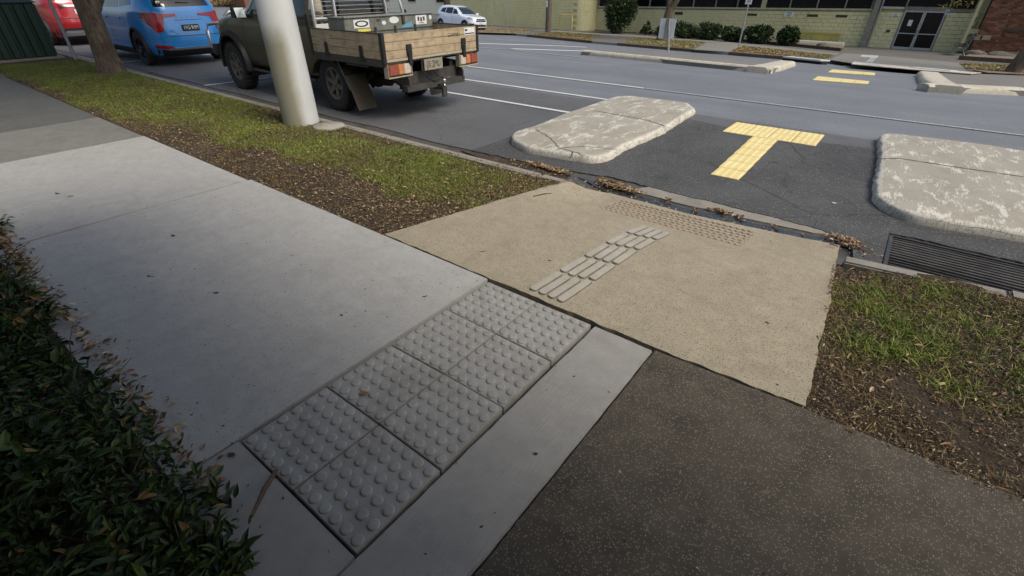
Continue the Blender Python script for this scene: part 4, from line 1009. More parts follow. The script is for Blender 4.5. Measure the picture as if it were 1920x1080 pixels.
# ground cover beside the path: a low mass of glossy leaves in rosettes
def groundcover(n, seed):
    g = np.random.default_rng(seed)
    x = -7.6+g.random(n)*7.0; depth = g.random(n)**.8*1.75
    edge = np.interp(x, [-7.6, -5.2, -4.2, -3.4, -2.5, -1.8, -1.45, -1.2, -1.05, -.8], [.20, .24, .14, .15, .13, .20, .23, .19, .08, -.6])+.14*(fbm(x*2.3, x*0+2, 81)-.5)*1.6
    y = edge-depth
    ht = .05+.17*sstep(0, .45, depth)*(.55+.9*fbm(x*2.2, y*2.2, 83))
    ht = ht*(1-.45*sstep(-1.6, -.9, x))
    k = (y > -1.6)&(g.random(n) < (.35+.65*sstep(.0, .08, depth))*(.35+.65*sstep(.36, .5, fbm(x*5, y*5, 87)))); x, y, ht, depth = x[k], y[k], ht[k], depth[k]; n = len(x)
    top = g.random(n)**.45; z = ht*top+.01
    cx, cy = np.round(x/.085)*.085+.03*np.sin(y*40), np.round(y/.085)*.085+.03*np.cos(x*40)  # leaves point away from their stem
    a = np.arctan2(y-cy, x-cx)+g.normal(size=n)*.7
    el = g.normal(size=n)*.38+.28; d = np.stack([np.cos(a)*np.cos(el), np.sin(a)*np.cos(el), np.sin(el)], -1)
    up = np.stack([g.normal(size=n)*.35, g.normal(size=n)*.35, np.ones(n)], -1); e = np.cross(up, d); e /= np.linalg.norm(e, axis=1)[:, None]; nn = np.cross(d, e)
    L = (.02+.065*g.random(n)**1.4)[:, None]*np.where(fbm(x*3, y*3, 91) > .5, 1.15, .8)[:, None]; W = L*(.24+.2*g.random(n))[:, None]; p = np.stack([x, y, z], -1)
    V = np.stack([p, p+d*L*.30+e*W*.46+nn*L*.07, p+d*L*.65+e*W*.42+nn*L*.09, p+d*L-nn*L*.10, p+d*L*.65-e*W*.42+nn*L*.09, p+d*L*.30-e*W*.46+nn*L*.07, p+d*L*.5+nn*L*.02], 1)
    q = np.arange(n)*7
    F = np.concatenate([np.stack([q, q+1, q+2, q+6], -1), np.stack([q+6, q+2, q+3, q+3], -1)[:, :4]])
    tri = np.concatenate([np.stack([q, q+1, q+6], -1), np.stack([q+1, q+2, q+6], -1), np.stack([q+2, q+3, q+6], -1), np.stack([q+6, q+3, q+4], -1), np.stack([q+6, q+4, q+5], -1), np.stack([q+6, q+5, q], -1)])
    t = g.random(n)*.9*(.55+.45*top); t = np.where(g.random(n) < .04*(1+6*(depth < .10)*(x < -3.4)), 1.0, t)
    return fast('ground_cover', V.reshape(-1, 3), tri, 'groundcover', None, tint=np.tile(t, 6), kind='stuff')
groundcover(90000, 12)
m = MB(); g = np.random.default_rng(13)
for i in range(260):
    x = -6+g.random()*5; y = .1-g.random()*1.2; a = g.random()*6.28; L = .12+.15*g.random()
    m.tube([(x, y, .0), (x+L*.4*math.cos(a), y+L*.4*math.sin(a), .09), (x+L*math.cos(a), y+L*math.sin(a), .10+.1*g.random())], [.004, .003, .0015], 4)
m.build('ground_cover_stems', 'twig', kind='stuff')

# single bits one can point to
def bit(name, px, py, z, L, W, rz, mat, label, cat='leaf', group=None, bend=.3):
    c = PZ(px, py, z); m = MB(); n = 7; top, bot = [], []
    for i in range(n):
        u = i/(n-1); w_ = W/2*math.sin(math.pi*min(1, max(.04, u**.85)))+.0006; h = L*bend*(u-.5)**2*.8
        top.append((L*(u-.5), w_, h+.001)); bot.append((L*(u-.5), -w_, h+.001+W*.12))
    mid = [(L*(i/(n-1)-.5), 0, L*bend*((i/(n-1))-.5)**2*.8+.0045) for i in range(n)]
    V = top+mid+bot; m.add(V, [(i, i+1, n+i+1, n+i) for i in range(n-1)]+[(n+i, n+i+1, 2*n+i+1, 2*n+i) for i in range(n-1)], True)
    o = m.build(name, mat, loc=(c[0], c[1], z), label=label, cat=cat, group=group); o.rotation_euler = (0, 0, rz); return o
sp = [(108, 363, .05, .022, .3, 'dark fallen leaf lying far left on the grey path'), (133, 368, .045, .012, 1.2, 'thin dark leaf just right of another on the far grey path'),
      (325, 442, .035, .022, .2, 'dark leaf alone on the grey path near its long joint'), (280, 518, .028, .013, .4, 'small dark leaf on the grey path near the ground cover'),
      (406, 549, .032, .018, .8, 'dark oval leaf in the middle of the grey path'), (505, 341, .03, .012, .2, 'small dark leaf at the soil edge of the path joint'),
      (641, 591, .018, .012, .3, 'tiny dark speck of leaf left of the domed pavers'), (797, 556, .028, .008, 1.0, 'thin curved leaf left of the farthest domed paver'),
      (1030, 489, .022, .016, .5, 'small dark leaf left of the guidance bars on the ramp'), (905, 472, .04, .006, .9, 'thin dry stalk on the ramp left of the guidance bars')]
for px, py, L, W, rz, lab in sp: bit('fallen_leaf', px, py, .002, L*1.1, W, rz, 'dark_leaf', lab)
bit('fallen_leaf', 683, 738, .012, .045, .026, .6, 'brown_leaf', 'brown curled leaf lying on a domed paver')
bit('fallen_leaf', 1440, 605, .006, .022, .013, -.4, 'brown_leaf', 'brown leaf on the plain part of the beige ramp')
bit('fallen_leaf', 435, 853, .004, .04, .02, .4, 'dark_leaf', 'dark leaf left of the nearest domed pavers')
bit('fallen_leaf', 1005, 851, .003, .02, .013, .4, 'dark_leaf', 'dark leaf on the broom finished strip')
bit('paper_scrap', 1564, 381, -.143, .05, .045, .2, 'sticker_white', 'white scrap of paper on the dark asphalt', 'scrap', bend=.5)
bit('fallen_leaf', 1838, 395, -.012, .03, .022, .2, 'dark_leaf', 'small dark leaf on top of the right hand island')
def stick(pts, r, label, mat='twig'):
    c = pts[0]; m = MB(); m.tube([(p[0]-c[0], p[1]-c[1], p[2]) for p in pts], r, 7)
    return m.build('twig', mat, loc=(c[0], c[1], 0), label=label, cat='twig')
a, b, c = PZ(470, 965, .12), PZ(495, 915, .07), PZ(519, 882, .02)
stick([(a[0], a[1], .11), (b[0], b[1], .065), (c[0], c[1], .022)], [.006, .010, .008], 'broken brown stick leaning from the ground cover onto the pavers')
a, b = PZ(1000, 372, -.02), PZ(1035, 364, -.03)
stick([(a[0], a[1], .0), ((a[0]+b[0])/2, (a[1]+b[1])/2+.01, -.005), (b[0], b[1], -.02)], [.004, .005, .003], 'thin twig at the top left corner of the beige ramp')
a, b = PZ(1555, 457, -.1), PZ(1572, 462, -.1)
stick([(a[0], a[1], -.1), (b[0], b[1], -.1)], [.005, .004], 'short dark twig at the gutter corner of the beige ramp')

# ------------------------------------------------------------------ vehicles
def pchip(xs, ys, x):
    xs = np.asarray(xs, float); ys = np.asarray(ys, float); h = np.diff(xs); d = np.diff(ys)/h; m = np.zeros(len(xs))
    for i in range(1, len(xs)-1):
        if d[i-1]*d[i] > 0: m[i] = 2*d[i-1]*d[i]/(d[i-1]+d[i])
    m[0] = d[0]; m[-1] = d[-1]; i = np.clip(np.searchsorted(xs, x)-1, 0, len(h)-1); t = (x-xs[i])/h[i]
    return (ys[i]*(2*t**3-3*t**2+1)+h[i]*m[i]*(t**3-2*t**2+t)+ys[i+1]*(-2*t**3+3*t**2)+h[i]*m[i+1]*(t**3-t**2))
class Body:
    """a body described by plan sections: z -> rear x, front x, half width, corner exponent"""
    def __init__(s, tab): s.t = np.array(tab, float); s.z0, s.z1 = s.t[0, 0], s.t[-1, 0]
    def at(s, z): return tuple(float(pchip(s.t[:, 0], s.t[:, k], z)) for k in (1, 2, 3, 4))
    def side(s, x, z, off=0):
        xr, xf, w_, n = s.at(z); a = (xf-xr)/2; u = min(.999, abs((x-(xr+xf)/2)/a)); return w_*(1-u**n)**(1/n)+off
    def end(s, y, z, front, off=0):
        xr, xf, w_, n = s.at(z); a = (xf-xr)/2; u = min(.999, abs(y/w_)); v = a*(1-u**n)**(1/n)
        return (xr+xf)/2+(v+off if front else -v-off)
    def mesh(s, zs, N=120, wheels=(), R=.4, cut=True):
        V, F, n = [], [], N
        for z in zs:
            xr, xf, w_, e = s.at(z); xc, a = (xr+xf)/2, (xf-xr)/2
            for i in range(N):
                t = 2*math.pi*i/N; c, d = math.cos(t), math.sin(t)
                # spread points evenly on the rounded rectangle
                tt = t
                px = a*math.copysign(abs(c)**(2/e), c); py = w_*math.copysign(abs(d)**(2/e), d)
                V.append((xc+px, py, z))
        # resample each ring evenly by arc length
        V = np.array(V).reshape(len(zs), N, 3); out = np.zeros((len(zs), N, 3))
        for k in range(len(zs)):
            xr, xf, w_, e = s.at(zs[k]); xc, a = (xr+xf)/2, (xf-xr)/2; M = 1440; t = np.arange(M+1)/M*2*math.pi
            c, d = np.cos(t), np.sin(t); px = a*np.sign(c)*np.abs(c)**(2/e); py = w_*np.sign(d)*np.abs(d)**(2/e)
            L = np.concatenate([[0], np.cumsum(np.hypot(np.diff(px), np.diff(py)))]); q = np.arange(N)/N*L[-1]
            out[k, :, 0] = xc+np.interp(q, L, px); out[k, :, 1] = np.interp(q, L, py); out[k, :, 2] = zs[k]
        V = out.reshape(-1, 3).tolist(); nz = len(zs)
        for k in range(nz-1):
            for i in range(N):
                q = (k*N+i, k*N+(i+1) % N, (k+1)*N+(i+1) % N, (k+1)*N+i); c = np.mean([V[j] for j in q], 0)
                if any((c[0]-wx)**2+(c[2]-wz)**2 < R*R and abs(c[1]) > .45 for wx, wz in wheels): continue
                F.append(q)
        F.append(tuple(range((nz-1)*N, nz*N)))
        F.append(tuple(range(N))[::-1])
        return V, F
def patch(body, where, bottom, top, off=.006, rows=4, cols=10, m=None, flip=1, thick=.012):
    """a panel lying on the body. where: 'side' (x,z) or 'rear'/'front' (y,z); bottom and top are outlines"""
    def rs(pts, n):
        P_ = [Vector(p) for p in pts]; L = [0]
        for a, b in zip(P_[:-1], P_[1:]): L.append(L[-1]+(b-a).length)
        return [(float(np.interp(t*L[-1]/n, L, [p.x for p in P_])), float(np.interp(t*L[-1]/n, L, [p.y for p in P_]))) for t in range(n+1)]
    B, T = rs(bottom, cols), rs(top, cols); m = m or MB(); V = []
    for o in (off, off-thick):
        for r_ in range(rows+1):
            for c in range(cols+1):
                u = r_/rows; a = B[c][0]*(1-u)+T[c][0]*u; z = B[c][1]*(1-u)+T[c][1]*u
                if where == 'side': V.append((a, flip*body.side(a, z, o), z))
                else: V.append((body.end(a, z, where == 'front', o), a, z))
    C = cols+1; K = (rows+1)*C; fs = []
    for r_ in range(rows):
        for c in range(cols):
            q = (r_*C+c, r_*C+c+1, (r_+1)*C+c+1, (r_+1)*C+c); fs += [q, tuple(K+i for i in q[::-1])]
    rim = [c for c in range(C)]+[r_*C+cols for r_ in range(1, rows+1)]+[rows*C+c for c in range(cols-1, -1, -1)]+[r_*C for r_ in range(rows-1, 0, -1)]
    for i in range(len(rim)): a, b = rim[i], rim[(i+1) % len(rim)]; fs.append((a, K+a, K+b, b))
    m.add(V, fs, False); return m
def wheel(t, x, y, r, wd, side, rimmat, spokes=5, style='alloy', rr=.66):
    """side=+1: outer face towards +y. wheel > rim"""
    s_ = side; m = MB(); h = wd/2
    prof = [(r*rr*.98, -h*.8), (r*.80, -h), (r*.93, -h*.96), (r*.985, -h*.8), (r, -h*.5), (r, h*.5), (r*.985, h*.8), (r*.93, h*.96), (r*.80, h), (r*rr*.98, h*.8)]
    m.lathe(prof, (x, y, r), 'y', 48)
    if style == 'off':   # chunky tread blocks
        for i in range(30):
            a = 2*math.pi*i/30; c, d = math.cos(a), math.sin(a)
            for s2 in (-.55, .55): m.cyl((x+(r-.004)*c, y+h*s2-.05, r+(r-.004)*d), (x+(r-.004)*c, y+h*s2+.05, r+(r-.004)*d), .013, n=6)
    w_ = m.build('wheel', 'black_rubber', t)
    m = MB(); R_ = r*rr
    m.lathe([(R_, h*.82*s_), (R_*.93, h*.88*s_), (R_*.90, h*.7*s_), (R_*.88, .2*h*s_), (R_*.3, .15*h*s_), (.001, .15*h*s_)], (x, y, r), 'y', 40)
    for i in range(spokes):
        a = 2*math.pi*i/spokes+.3; c, d = math.cos(a), math.sin(a); nx, nz = -d, c; w0, w1 = R_*.17, R_*.12
        y0, y1 = y+s_*h*.30, y+s_*h*.66; y2 = y+s_*h*.80
        if style == 'split':
            for o in (-.10, .10):
                a2 = a+o*1.4; c2, d2 = math.cos(a2), math.sin(a2)
                b = [(x+c*R_*.18+nx*-.012, y1, r+d*R_*.18+nz*-.012), (x+c*R_*.18+nx*.012, y1, r+d*R_*.18+nz*.012)]
                m.tube([(x+c*R_*.16, y1-.004*s_, r+d*R_*.16), (x+c2*R_*.6, y1+.002*s_, r+d2*R_*.6), (x+c2*R_*.92, y2-.006*s_, r+d2*R_*.92)], [.016, .012, .012], 6)
        else:
            b = [(x+c*R_*.1-nx*w0, y0, r+d*R_*.1-nz*w0), (x+c*R_*.1+nx*w0, y0, r+d*R_*.1+nz*w0), (x+c*R_*.92+nx*w1, y0, r+d*R_*.92+nz*w1), (x+c*R_*.92-nx*w1, y0, r+d*R_*.92-nz*w1)]
            tp = [(p[0], y1 if j < 2 else y2, p[2]) for j, p in enumerate(b)]
            m.hexa(b, tp)
    m.lathe([(R_*.24, h*.2*s_), (R_*.23, h*.72*s_), (R_*.16, h*.80*s_), (.001, h*.82*s_)], (x, y, r), 'y', 20)
    m.build('rim', rimmat, w_)
    return w_
def arch(m, x, z, R, y0, y1, a0=-.25, a1=math.pi+.25, wd=.06, n=26):
    """a flared wheel arch lip"""
    V = []
    for i in range(n+1):
        a = a0+(a1-a0)*i/n; c, d = math.cos(a), math.sin(a)
        V += [(x+R*c, y0, z+R*d), (x+R*c, y1, z+R*d), (x+(R+wd*.7)*c, y1, z+(R+wd*.7)*d), (x+(R+wd)*c, y0+(y1-y0)*.4, z+(R+wd)*d), (x+(R+wd)*c, y0, z+(R+wd)*d)]
    F = [(i*5+k, i*5+(k+1) % 5, (i+1)*5+(k+1) % 5, (i+1)*5+k) for i in range(n) for k in range(5)]+[(0, 1, 2, 3, 4), tuple(n*5+k for k in (4, 3, 2, 1, 0))]
    return m.add(V, F, False)
def liner(m, x, z, R, y0, y1, n=20):
    V = []
    for i in range(n+1):
        a = -.35+(math.pi+.7)*i/n; V += [(x+R*math.cos(a), y0, z+R*math.sin(a)), (x+R*math.cos(a), y1, z+R*math.sin(a))]
    m.add(V, [(2*i, 2*i+1, 2*i+3, 2*i+2) for i in range(n)]); m.add([(x, y0, z)]+[V[2*i] for i in range(n+1)], [(0, i+1, i+2) for i in range(n)]); return m

def suv(name, label, paint, loc, rz, tab, wb, r, glass, rear, detail):
    t = thing(name, label, 'car', loc, rz)
    B = Body(tab); wx = (-wb/2, wb/2); W2 = [(x, r) for x in wx]
    zs = np.concatenate([np.arange(B.z0, 1.16, .018), np.arange(1.16, B.z1-.03, .028), [B.z1-.02, B.z1-.006, B.z1]])
    V, F = B.mesh(zs, 300, W2, r+.055)
    m = MB(); m.add(V, F, True)
    bo = m.build('body', paint, t, fixn=True)
    bo.data.polygons[-1].use_smooth = False
    for x in wx:
        for s_ in (1, -1):
            yb = B.side(x, r+.3); m = MB()
            arch(m, x, r, r+.035, s_*(yb-.06), s_*(yb+.016), wd=.055)
            m.build('arch_cladding', 'plastic_black', t)
    m = MB()
    for x in wx:
        for s_ in (1, -1): liner(m, x, r, r+.05, s_*.45, s_*(B.side(x, r+.2)-.02))
    m.box(-wb/2-.55, -.72, .2, wb/2+.5, .72, .42)
    m.build('underbody', 'underbody', t, fixn=False)
    for x in wx:
        for s_ in (1, -1): wheel(t, x, s_*(B.side(0, .5)-.115), r, .215, s_, detail.get('rim', 'rim_dark'), 5, 'split')
    for s_ in (1, -1):   # sills
        m = MB(); patch(B, 'side', [(-wb/2+r+.04, .205), (wb/2-r-.04, .205)], [(-wb/2+r+.06, .33), (wb/2-r-.06, .33)], .012, 2, 8, m, s_)
        m.build('sill', 'plastic_black', t)
        for bt, tp in glass:
            m = MB(); patch(B, 'side', bt, tp, .004, 5, 12, m, s_); m.build('side_window', 'glass_dark', t)
        for x0 in detail.get('shuts', (wb/2-.42, .02, -wb/2+.38)):
            m = MB(); patch(B, 'side', [(x0, .34), (x0+.010, .34)], [(x0-.03, 1.03), (x0-.02, 1.03)], .0012, 8, 1, m, s_, .004)
            m.build('shut_line', 'ink_black', t)
        for x0 in detail.get('handles', (.15, -.72)):
            m = MB(); y = B.side(x0, .93); m.box(x0-.09, s_*(y-.01), .915, x0+.09, s_*(y+.028), .945); m.build('door_handle', paint, t, bevel=.008)
        m = MB(); y = B.side(detail['mx'], 1.08); m.hexa([(detail['mx']-.06, s_*(y+.02), 1.04), (detail['mx']+.05, s_*(y+.02), 1.04), (detail['mx']+.04, s_*(y+.21), 1.06), (detail['mx']-.05, s_*(y+.21), 1.06)],
            [(detail['mx']-.05, s_*(y+.0), 1.14), (detail['mx']+.03, s_*(y+.0), 1.14), (detail['mx']+.02, s_*(y+.2), 1.17), (detail['mx']-.05, s_*(y+.2), 1.17)])
        m.build('wing_mirror', paint, t, bevel=.02)
    m = MB(); patch(B, 'front', detail['ws'][0], detail['ws'][1], .004, 8, 16, m); m.build('windscreen', 'glass_dark', t)
    m = MB(); patch(B, 'rear', detail['rw'][0], detail['rw'][1], .004, 6, 16, m); m.build('rear_window', 'glass_dark', t)
    rear(t, B)
    return t, B

def plate(t, x, y, z, front, body, bgm, ink, w_=.37, h=.12, size=.10):
    s_ = 1 if front else -1
    m = MB(); m.box(x, y-w_/2, z-h/2, x+s_*.012, y+w_/2, z+h/2); p = m.build('number_plate', bgm, t, bevel=.003)
    M = frame((x+s_*.0135, y, z), (0, s_*1.0, 0), (0, 0, 1))
    
    if body: text('plate_lettering', body, size, ink, p, M, .0008, (.78, 1.05))
    else:       # too far off to read: only the strokes of its characters
        m = MB()
        for i in range(6):
            yy = y-.135+i*.054; m.box(x+s_*.0125, yy-.008, z-.03, x+s_*.0140, yy+.008, z+.032)
            if i % 2: m.box(x+s_*.0125, yy+.009, z-.03, x+s_*.0140, yy+.02, z-.016)
        m.build('plate_lettering', ink, p, kind='stuff')
    return p

sv = [(.19, -2.02, 1.92, .78, 7), (.27, -2.18, 2.08, .86, 6), (.40, -2.27, 2.17, .905, 5.5), (.55, -2.285, 2.20, .922, 5), (.72, -2.27, 2.20, .925, 5), (.86, -2.245, 2.16, .92, 5), (.95, -2.225, 2.06, .912, 5),
      (1.01, -2.21, 1.80, .903, 5), (1.06, -2.195, 1.40, .892, 5), (1.10, -2.18, 1.16, .88, 5), (1.16, -2.15, 1.02, .865, 5), (1.30, -2.06, .78, .80, 5), (1.45, -1.93, .50, .72, 5), (1.545, -1.80, .24, .655, 5), (1.59, -1.68, .06, .60, 5), (1.62, -1.45, -.15, .52, 4), (1.632, -1.2, -.4, .40, 3.5)]
gl = [([(.70, 1.115), (.08, 1.125)], [(.55, 1.27), (.28, 1.50), (.06, 1.535)]),
      ([(.02, 1.125), (-.82, 1.14)], [(.0, 1.535), (-.76, 1.525)]),
      ([(-.88, 1.145), (-1.55, 1.20)], [(-.84, 1.52), (-1.30, 1.49)])]
def rear_blue(t, B):
    for s_ in (1, -1):
        m = MB(); patch(B, 'rear', [(s_*.24, .985), (s_*.55, .955), (s_*.88, .93)], [(s_*.24, 1.02), (s_*.55, 1.035), (s_*.88, 1.05)], .014, 3, 12, m)
        patch(B, 'rear', [(s_*.60, .70), (s_*.71, .68)], [(s_*.50, .97), (s_*.86, .95)], .013, 6, 6, m)
        patch(B, 'side', [(-2.16, .94), (-1.98, .99)], [(-2.15, 1.05), (-1.96, 1.05)], .010, 2, 5, m, s_)
        m.build('tail_lamp', 'tail_red', t)
        m = MB(); patch(B, 'rear', [(s_*.52, .36), (s_*.80, .38)], [(s_*.52, .42), (s_*.80, .45)], .02, 2, 6, m); m.build('reflector', 'tail_red', t)
    m = MB(); patch(B, 'rear', [(-.83, .20), (.83, .20)], [(-.87, .37), (-.5, .33), (.5, .33), (.87, .37)], .012, 4, 20, m); m.build('lower_bumper', 'plastic_black', t)
    m = MB(); patch(B, 'rear', [(-.62, .335), (.62, .335)], [(-.60, .375), (.60, .375)], .022, 2, 16, m); m.build('bumper_trim', 'chrome', t)
    m = MB(); patch(B, 'rear', [(-.58, .60), (.58, .60)], [(-.58, .612), (.58, .612)], .003, 1, 16, m, thick=.003); patch(B, 'rear', [(-.30, .90), (.30, .90)], [(-.30, .908), (.30, .908)], .003, 1, 16, m, thick=.003); m.build('tailgate_seam', 'ink_black', t)
    for i, ch in enumerate('HAVAL'):
        y = .22-.11*i; y = -(.24-.12*i) if True else y
        yy = -y*-1
        M = frame((B.end(-y, .965, False)-.006, -y, .965), (0, -1, 0), (.03, 0, 1)); text('tailgate_letter', ch, .075, 'chrome', t, M, .004, (1.0, .75))
    plate(t, B.end(0, .76, False)-.016, .02, .755, False, '1VG\u00b79HM', 'plate_black', 'plate_white')
    m = MB(); patch(B, 'rear', [(-.62, 1.50), (.62, 1.50)], [(-.6, 1.56), (.6, 1.56)], .06, 2, 14, m, thick=.07); m.build('roof_spoiler', 'blue_paint', t)
    m = MB(); m.tube([(B.end(-.15, 1.22, False)-.012, -.15, 1.215), (B.end(.1, 1.23, False)-.014, .12, 1.23)], .011, 6); m.build('wiper', 'ink_black', t)
dt = dict(mx=.86, ws=([(-.74, 1.12), (.74, 1.12)], [(-.60, 1.51), (.60, 1.51)]), rw=([(-.60, 1.155), (.60, 1.155)], [(-.52, 1.47), (.52, 1.47)]), rim='rim_dark')
blue, BB = suv('parked_car', 'bright blue hatchback SUV parked ahead of the wooden tray ute', 'blue_paint', (-16.85, 5.74, -.15), math.pi, sv, 2.72, .35, gl, rear_blue, dt)

def rear_red(t, B):
    for s_ in (1, -1):
        m = MB(); patch(B, 'rear', [(s_*.42, 1.01), (s_*.88, .96)], [(s_*.42, 1.09), (s_*.87, 1.12)], .014, 3, 8, m); m.build('tail_lamp', 'tail_red', t)
        m = MB(); patch(B, 'rear', [(s_*.55, .56), (s_*.86, .62)], [(s_*.62, .66), (s_*.88, .76)], .02, 2, 6, m); m.build('bumper_crease', 'red_paint', t)
    m = MB(); patch(B, 'rear', [(-.52, .96), (-.3, 1.0), (.3, 1.0), (.52, .96)], [(-.48, 1.05), (.48, 1.05)], .02, 3, 16, m); m.build('garnish', 'chrome', t)
    m = MB(); x = B.end(0, 1.03, False)-.026
    for a in (90, 210, 330):
        c, d = math.cos(math.radians(a)), math.sin(math.radians(a)); nx, nz = -d, c; L = .055
        m.slabyz([(0, 1.03), (c*L*.5+nx*L*.29, 1.03+d*L*.5+nz*L*.29), (c*L, 1.03+d*L), (c*L*.5-nx*L*.29, 1.03+d*L*.5-nz*L*.29)], x, x+.01)
    m.build('badge', 'chrome', t)
    plate(t, B.end(0, .88, False)-.016, 0, .875, False, '', 'plate_white', 'ink_green')
    m = MB(); patch(B, 'rear', [(-.86, .21), (.86, .21)], [(-.88, .47), (.88, .47)], .012, 4, 20, m); m.build('lower_bumper', 'plastic_black', t)
    m = MB(); patch(B, 'rear', [(-.66, .26), (.66, .26)], [(-.6, .40), (.6, .40)], .03, 3, 16, m); m.build('skid_plate', 'silver', t)
    m = MB(); patch(B, 'rear', [(-.70, .70), (.70, .70)], [(-.70, .713), (.70, .713)], .003, 1, 16, m, thick=.003); m.build('tailgate_seam', 'ink_black', t)
red, _ = suv('parked_car', 'dark red SUV parked farthest up the near kerb behind the green kiosk', 'red_paint', (-24.45, 5.62, -.15), math.pi, sv, 2.72, .35, gl, rear_red, dict(dt))

wv = [(.20, -2.0, 1.95, .76, 7), (.28, -2.06, 2.08, .83, 6), (.42, -2.12, 2.13, .875, 5), (.58, -2.14, 2.15, .885, 4.6), (.74, -2.12, 2.13, .885, 4.4), (.86, -2.10, 2.06, .88, 4.4), (.93, -2.09, 1.92, .872, 4.4),
      (.99, -2.08, 1.62, .862, 4.6), (1.04, -2.07, 1.22, .85, 5), (1.08, -2.05, 1.04, .84, 5), (1.18, -2.0, .84, .80, 5), (1.32, -1.9, .58, .735, 5), (1.46, -1.76, .26, .67, 5), (1.54, -1.62, .0, .61, 5), (1.59, -1.4, -.3, .52, 4.5), (1.61, -1.15, -.55, .42, 4)]
glw = [([(.66, 1.07), (.06, 1.09)], [(.46, 1.24), (.18, 1.44), (.03, 1.47)]), ([(.0, 1.09), (-.78, 1.12)], [(-.02, 1.475), (-.74, 1.46)]), ([(-.84, 1.13), (-1.42, 1.20)], [(-.80, 1.455), (-1.22, 1.42)])]
def front_white(t, B):
    for s_ in (1, -1):
        m = MB(); patch(B, 'front', [(s_*.50, .78), (s_*.84, .80)], [(s_*.42, .85), (s_*.85, .92)], .012, 3, 8, m)
        patch(B, 'side', [(2.0, .80), (1.65, .86)], [(1.98, .90), (1.60, .93)], .008, 2, 6, m, s_); m.build('headlight', 'silver', t)
        m = MB(); patch(B, 'front', [(s_*.60, .40), (s_*.78, .42)], [(s_*.58, .55), (s_*.80, .55)], .014, 3, 5, m); m.build('fog_lamp_recess', 'plastic_black', t)
        m = MB(); patch(B, 'rear', [(s_*.5, .85), (s_*.84, .85)], [(s_*.5, 1.0), (s_*.83, 1.0)], .012, 3, 6, m); m.build('tail_lamp', 'tail_red', t)
    m = MB(); patch(B, 'front', [(-.46, .66), (.46, .66)], [(-.38, .84), (.38, .84)], .012, 4, 12, m); m.build('grille', 'plastic_black', t)
    m = MB(); patch(B, 'front', [(-.44, .735), (.44, .735)], [(-.42, .765), (.42, .765)], .022, 1, 12, m); m.build('grille_bar', 'silver', t)
    m = MB(); patch(B, 'front', [(-.52, .36), (.52, .36)], [(-.48, .47), (.48, .47)], .012, 3, 12, m); m.build('lower_grille', 'plastic_black', t)
    m = MB(); patch(B, 'front', [(-.75, .2), (.75, .2)], [(-.78, .28), (.78, .28)], .012, 3, 12, m); m.build('lower_bumper', 'plastic_black', t)
    plate(t, B.end(0, .57, True)+.012, 0, .58, True, '', 'plate_white', 'ink_green')
dw = dict(mx=.80, ws=([(-.70, 1.08), (.70, 1.08)], [(-.57, 1.50), (.57, 1.50)]), rw=([(-.55, 1.15), (.55, 1.15)], [(-.48, 1.42), (.48, 1.42)]), rim='rim_alloy')
WX, WY = -27.25, 29.2
white, BW = suv('parked_car', 'small white SUV parked at the far kerb facing right', 'white_paint', (WX, WY, float(zroad(WY))), math.radians(3), wv, 2.67, .34, glw, front_white, dw)
white.rotation_euler = (-math.atan(.045), 0, math.radians(-7))
blue.scale = (1.06, 1.05, 1.12); red.scale = (1.05, 1.05, 1.12)

# ------------------------------------------------------------------ the wooden tray ute
ute = thing('utility_truck', 'muddy beige ute with shade-darkened cab paint and a wooden dropside tray parked behind the pale pole', 'ute', (-7.24, 5.60, -.15), math.pi)
ut = [(.42, .36, 3.62, .80, 9), (.52, .33, 3.80, .85, 8), (.66, .32, 3.88, .865, 7), (.84, .32, 3.90, .87, 6.5), (.98, .32, 3.84, .862, 6.5), (1.06, .33, 3.68, .852, 6.5), (1.12, .33, 3.2, .845, 7), (1.16, .34, 2.74, .835, 7),
      (1.20, .34, 2.60, .825, 8), (1.34, .36, 2.38, .785, 8), (1.50, .39, 2.14, .74, 8), (1.64, .44, 1.92, .69, 8), (1.71, .52, 1.74, .64, 7), (1.745, .68, 1.50, .54, 5)]
UB = Body(ut); FX, WR = 3.12, .37
zs = np.concatenate([np.arange(.42, 1.22, .016), np.arange(1.22, 1.72, .03), [1.725, 1.738, 1.745]])
V, F = UB.mesh(zs, 300, [(FX, .40)], .47)
m = MB(); m.add(V, F, True); bo = m.build('cab', 'ute_paint_shaded', ute)
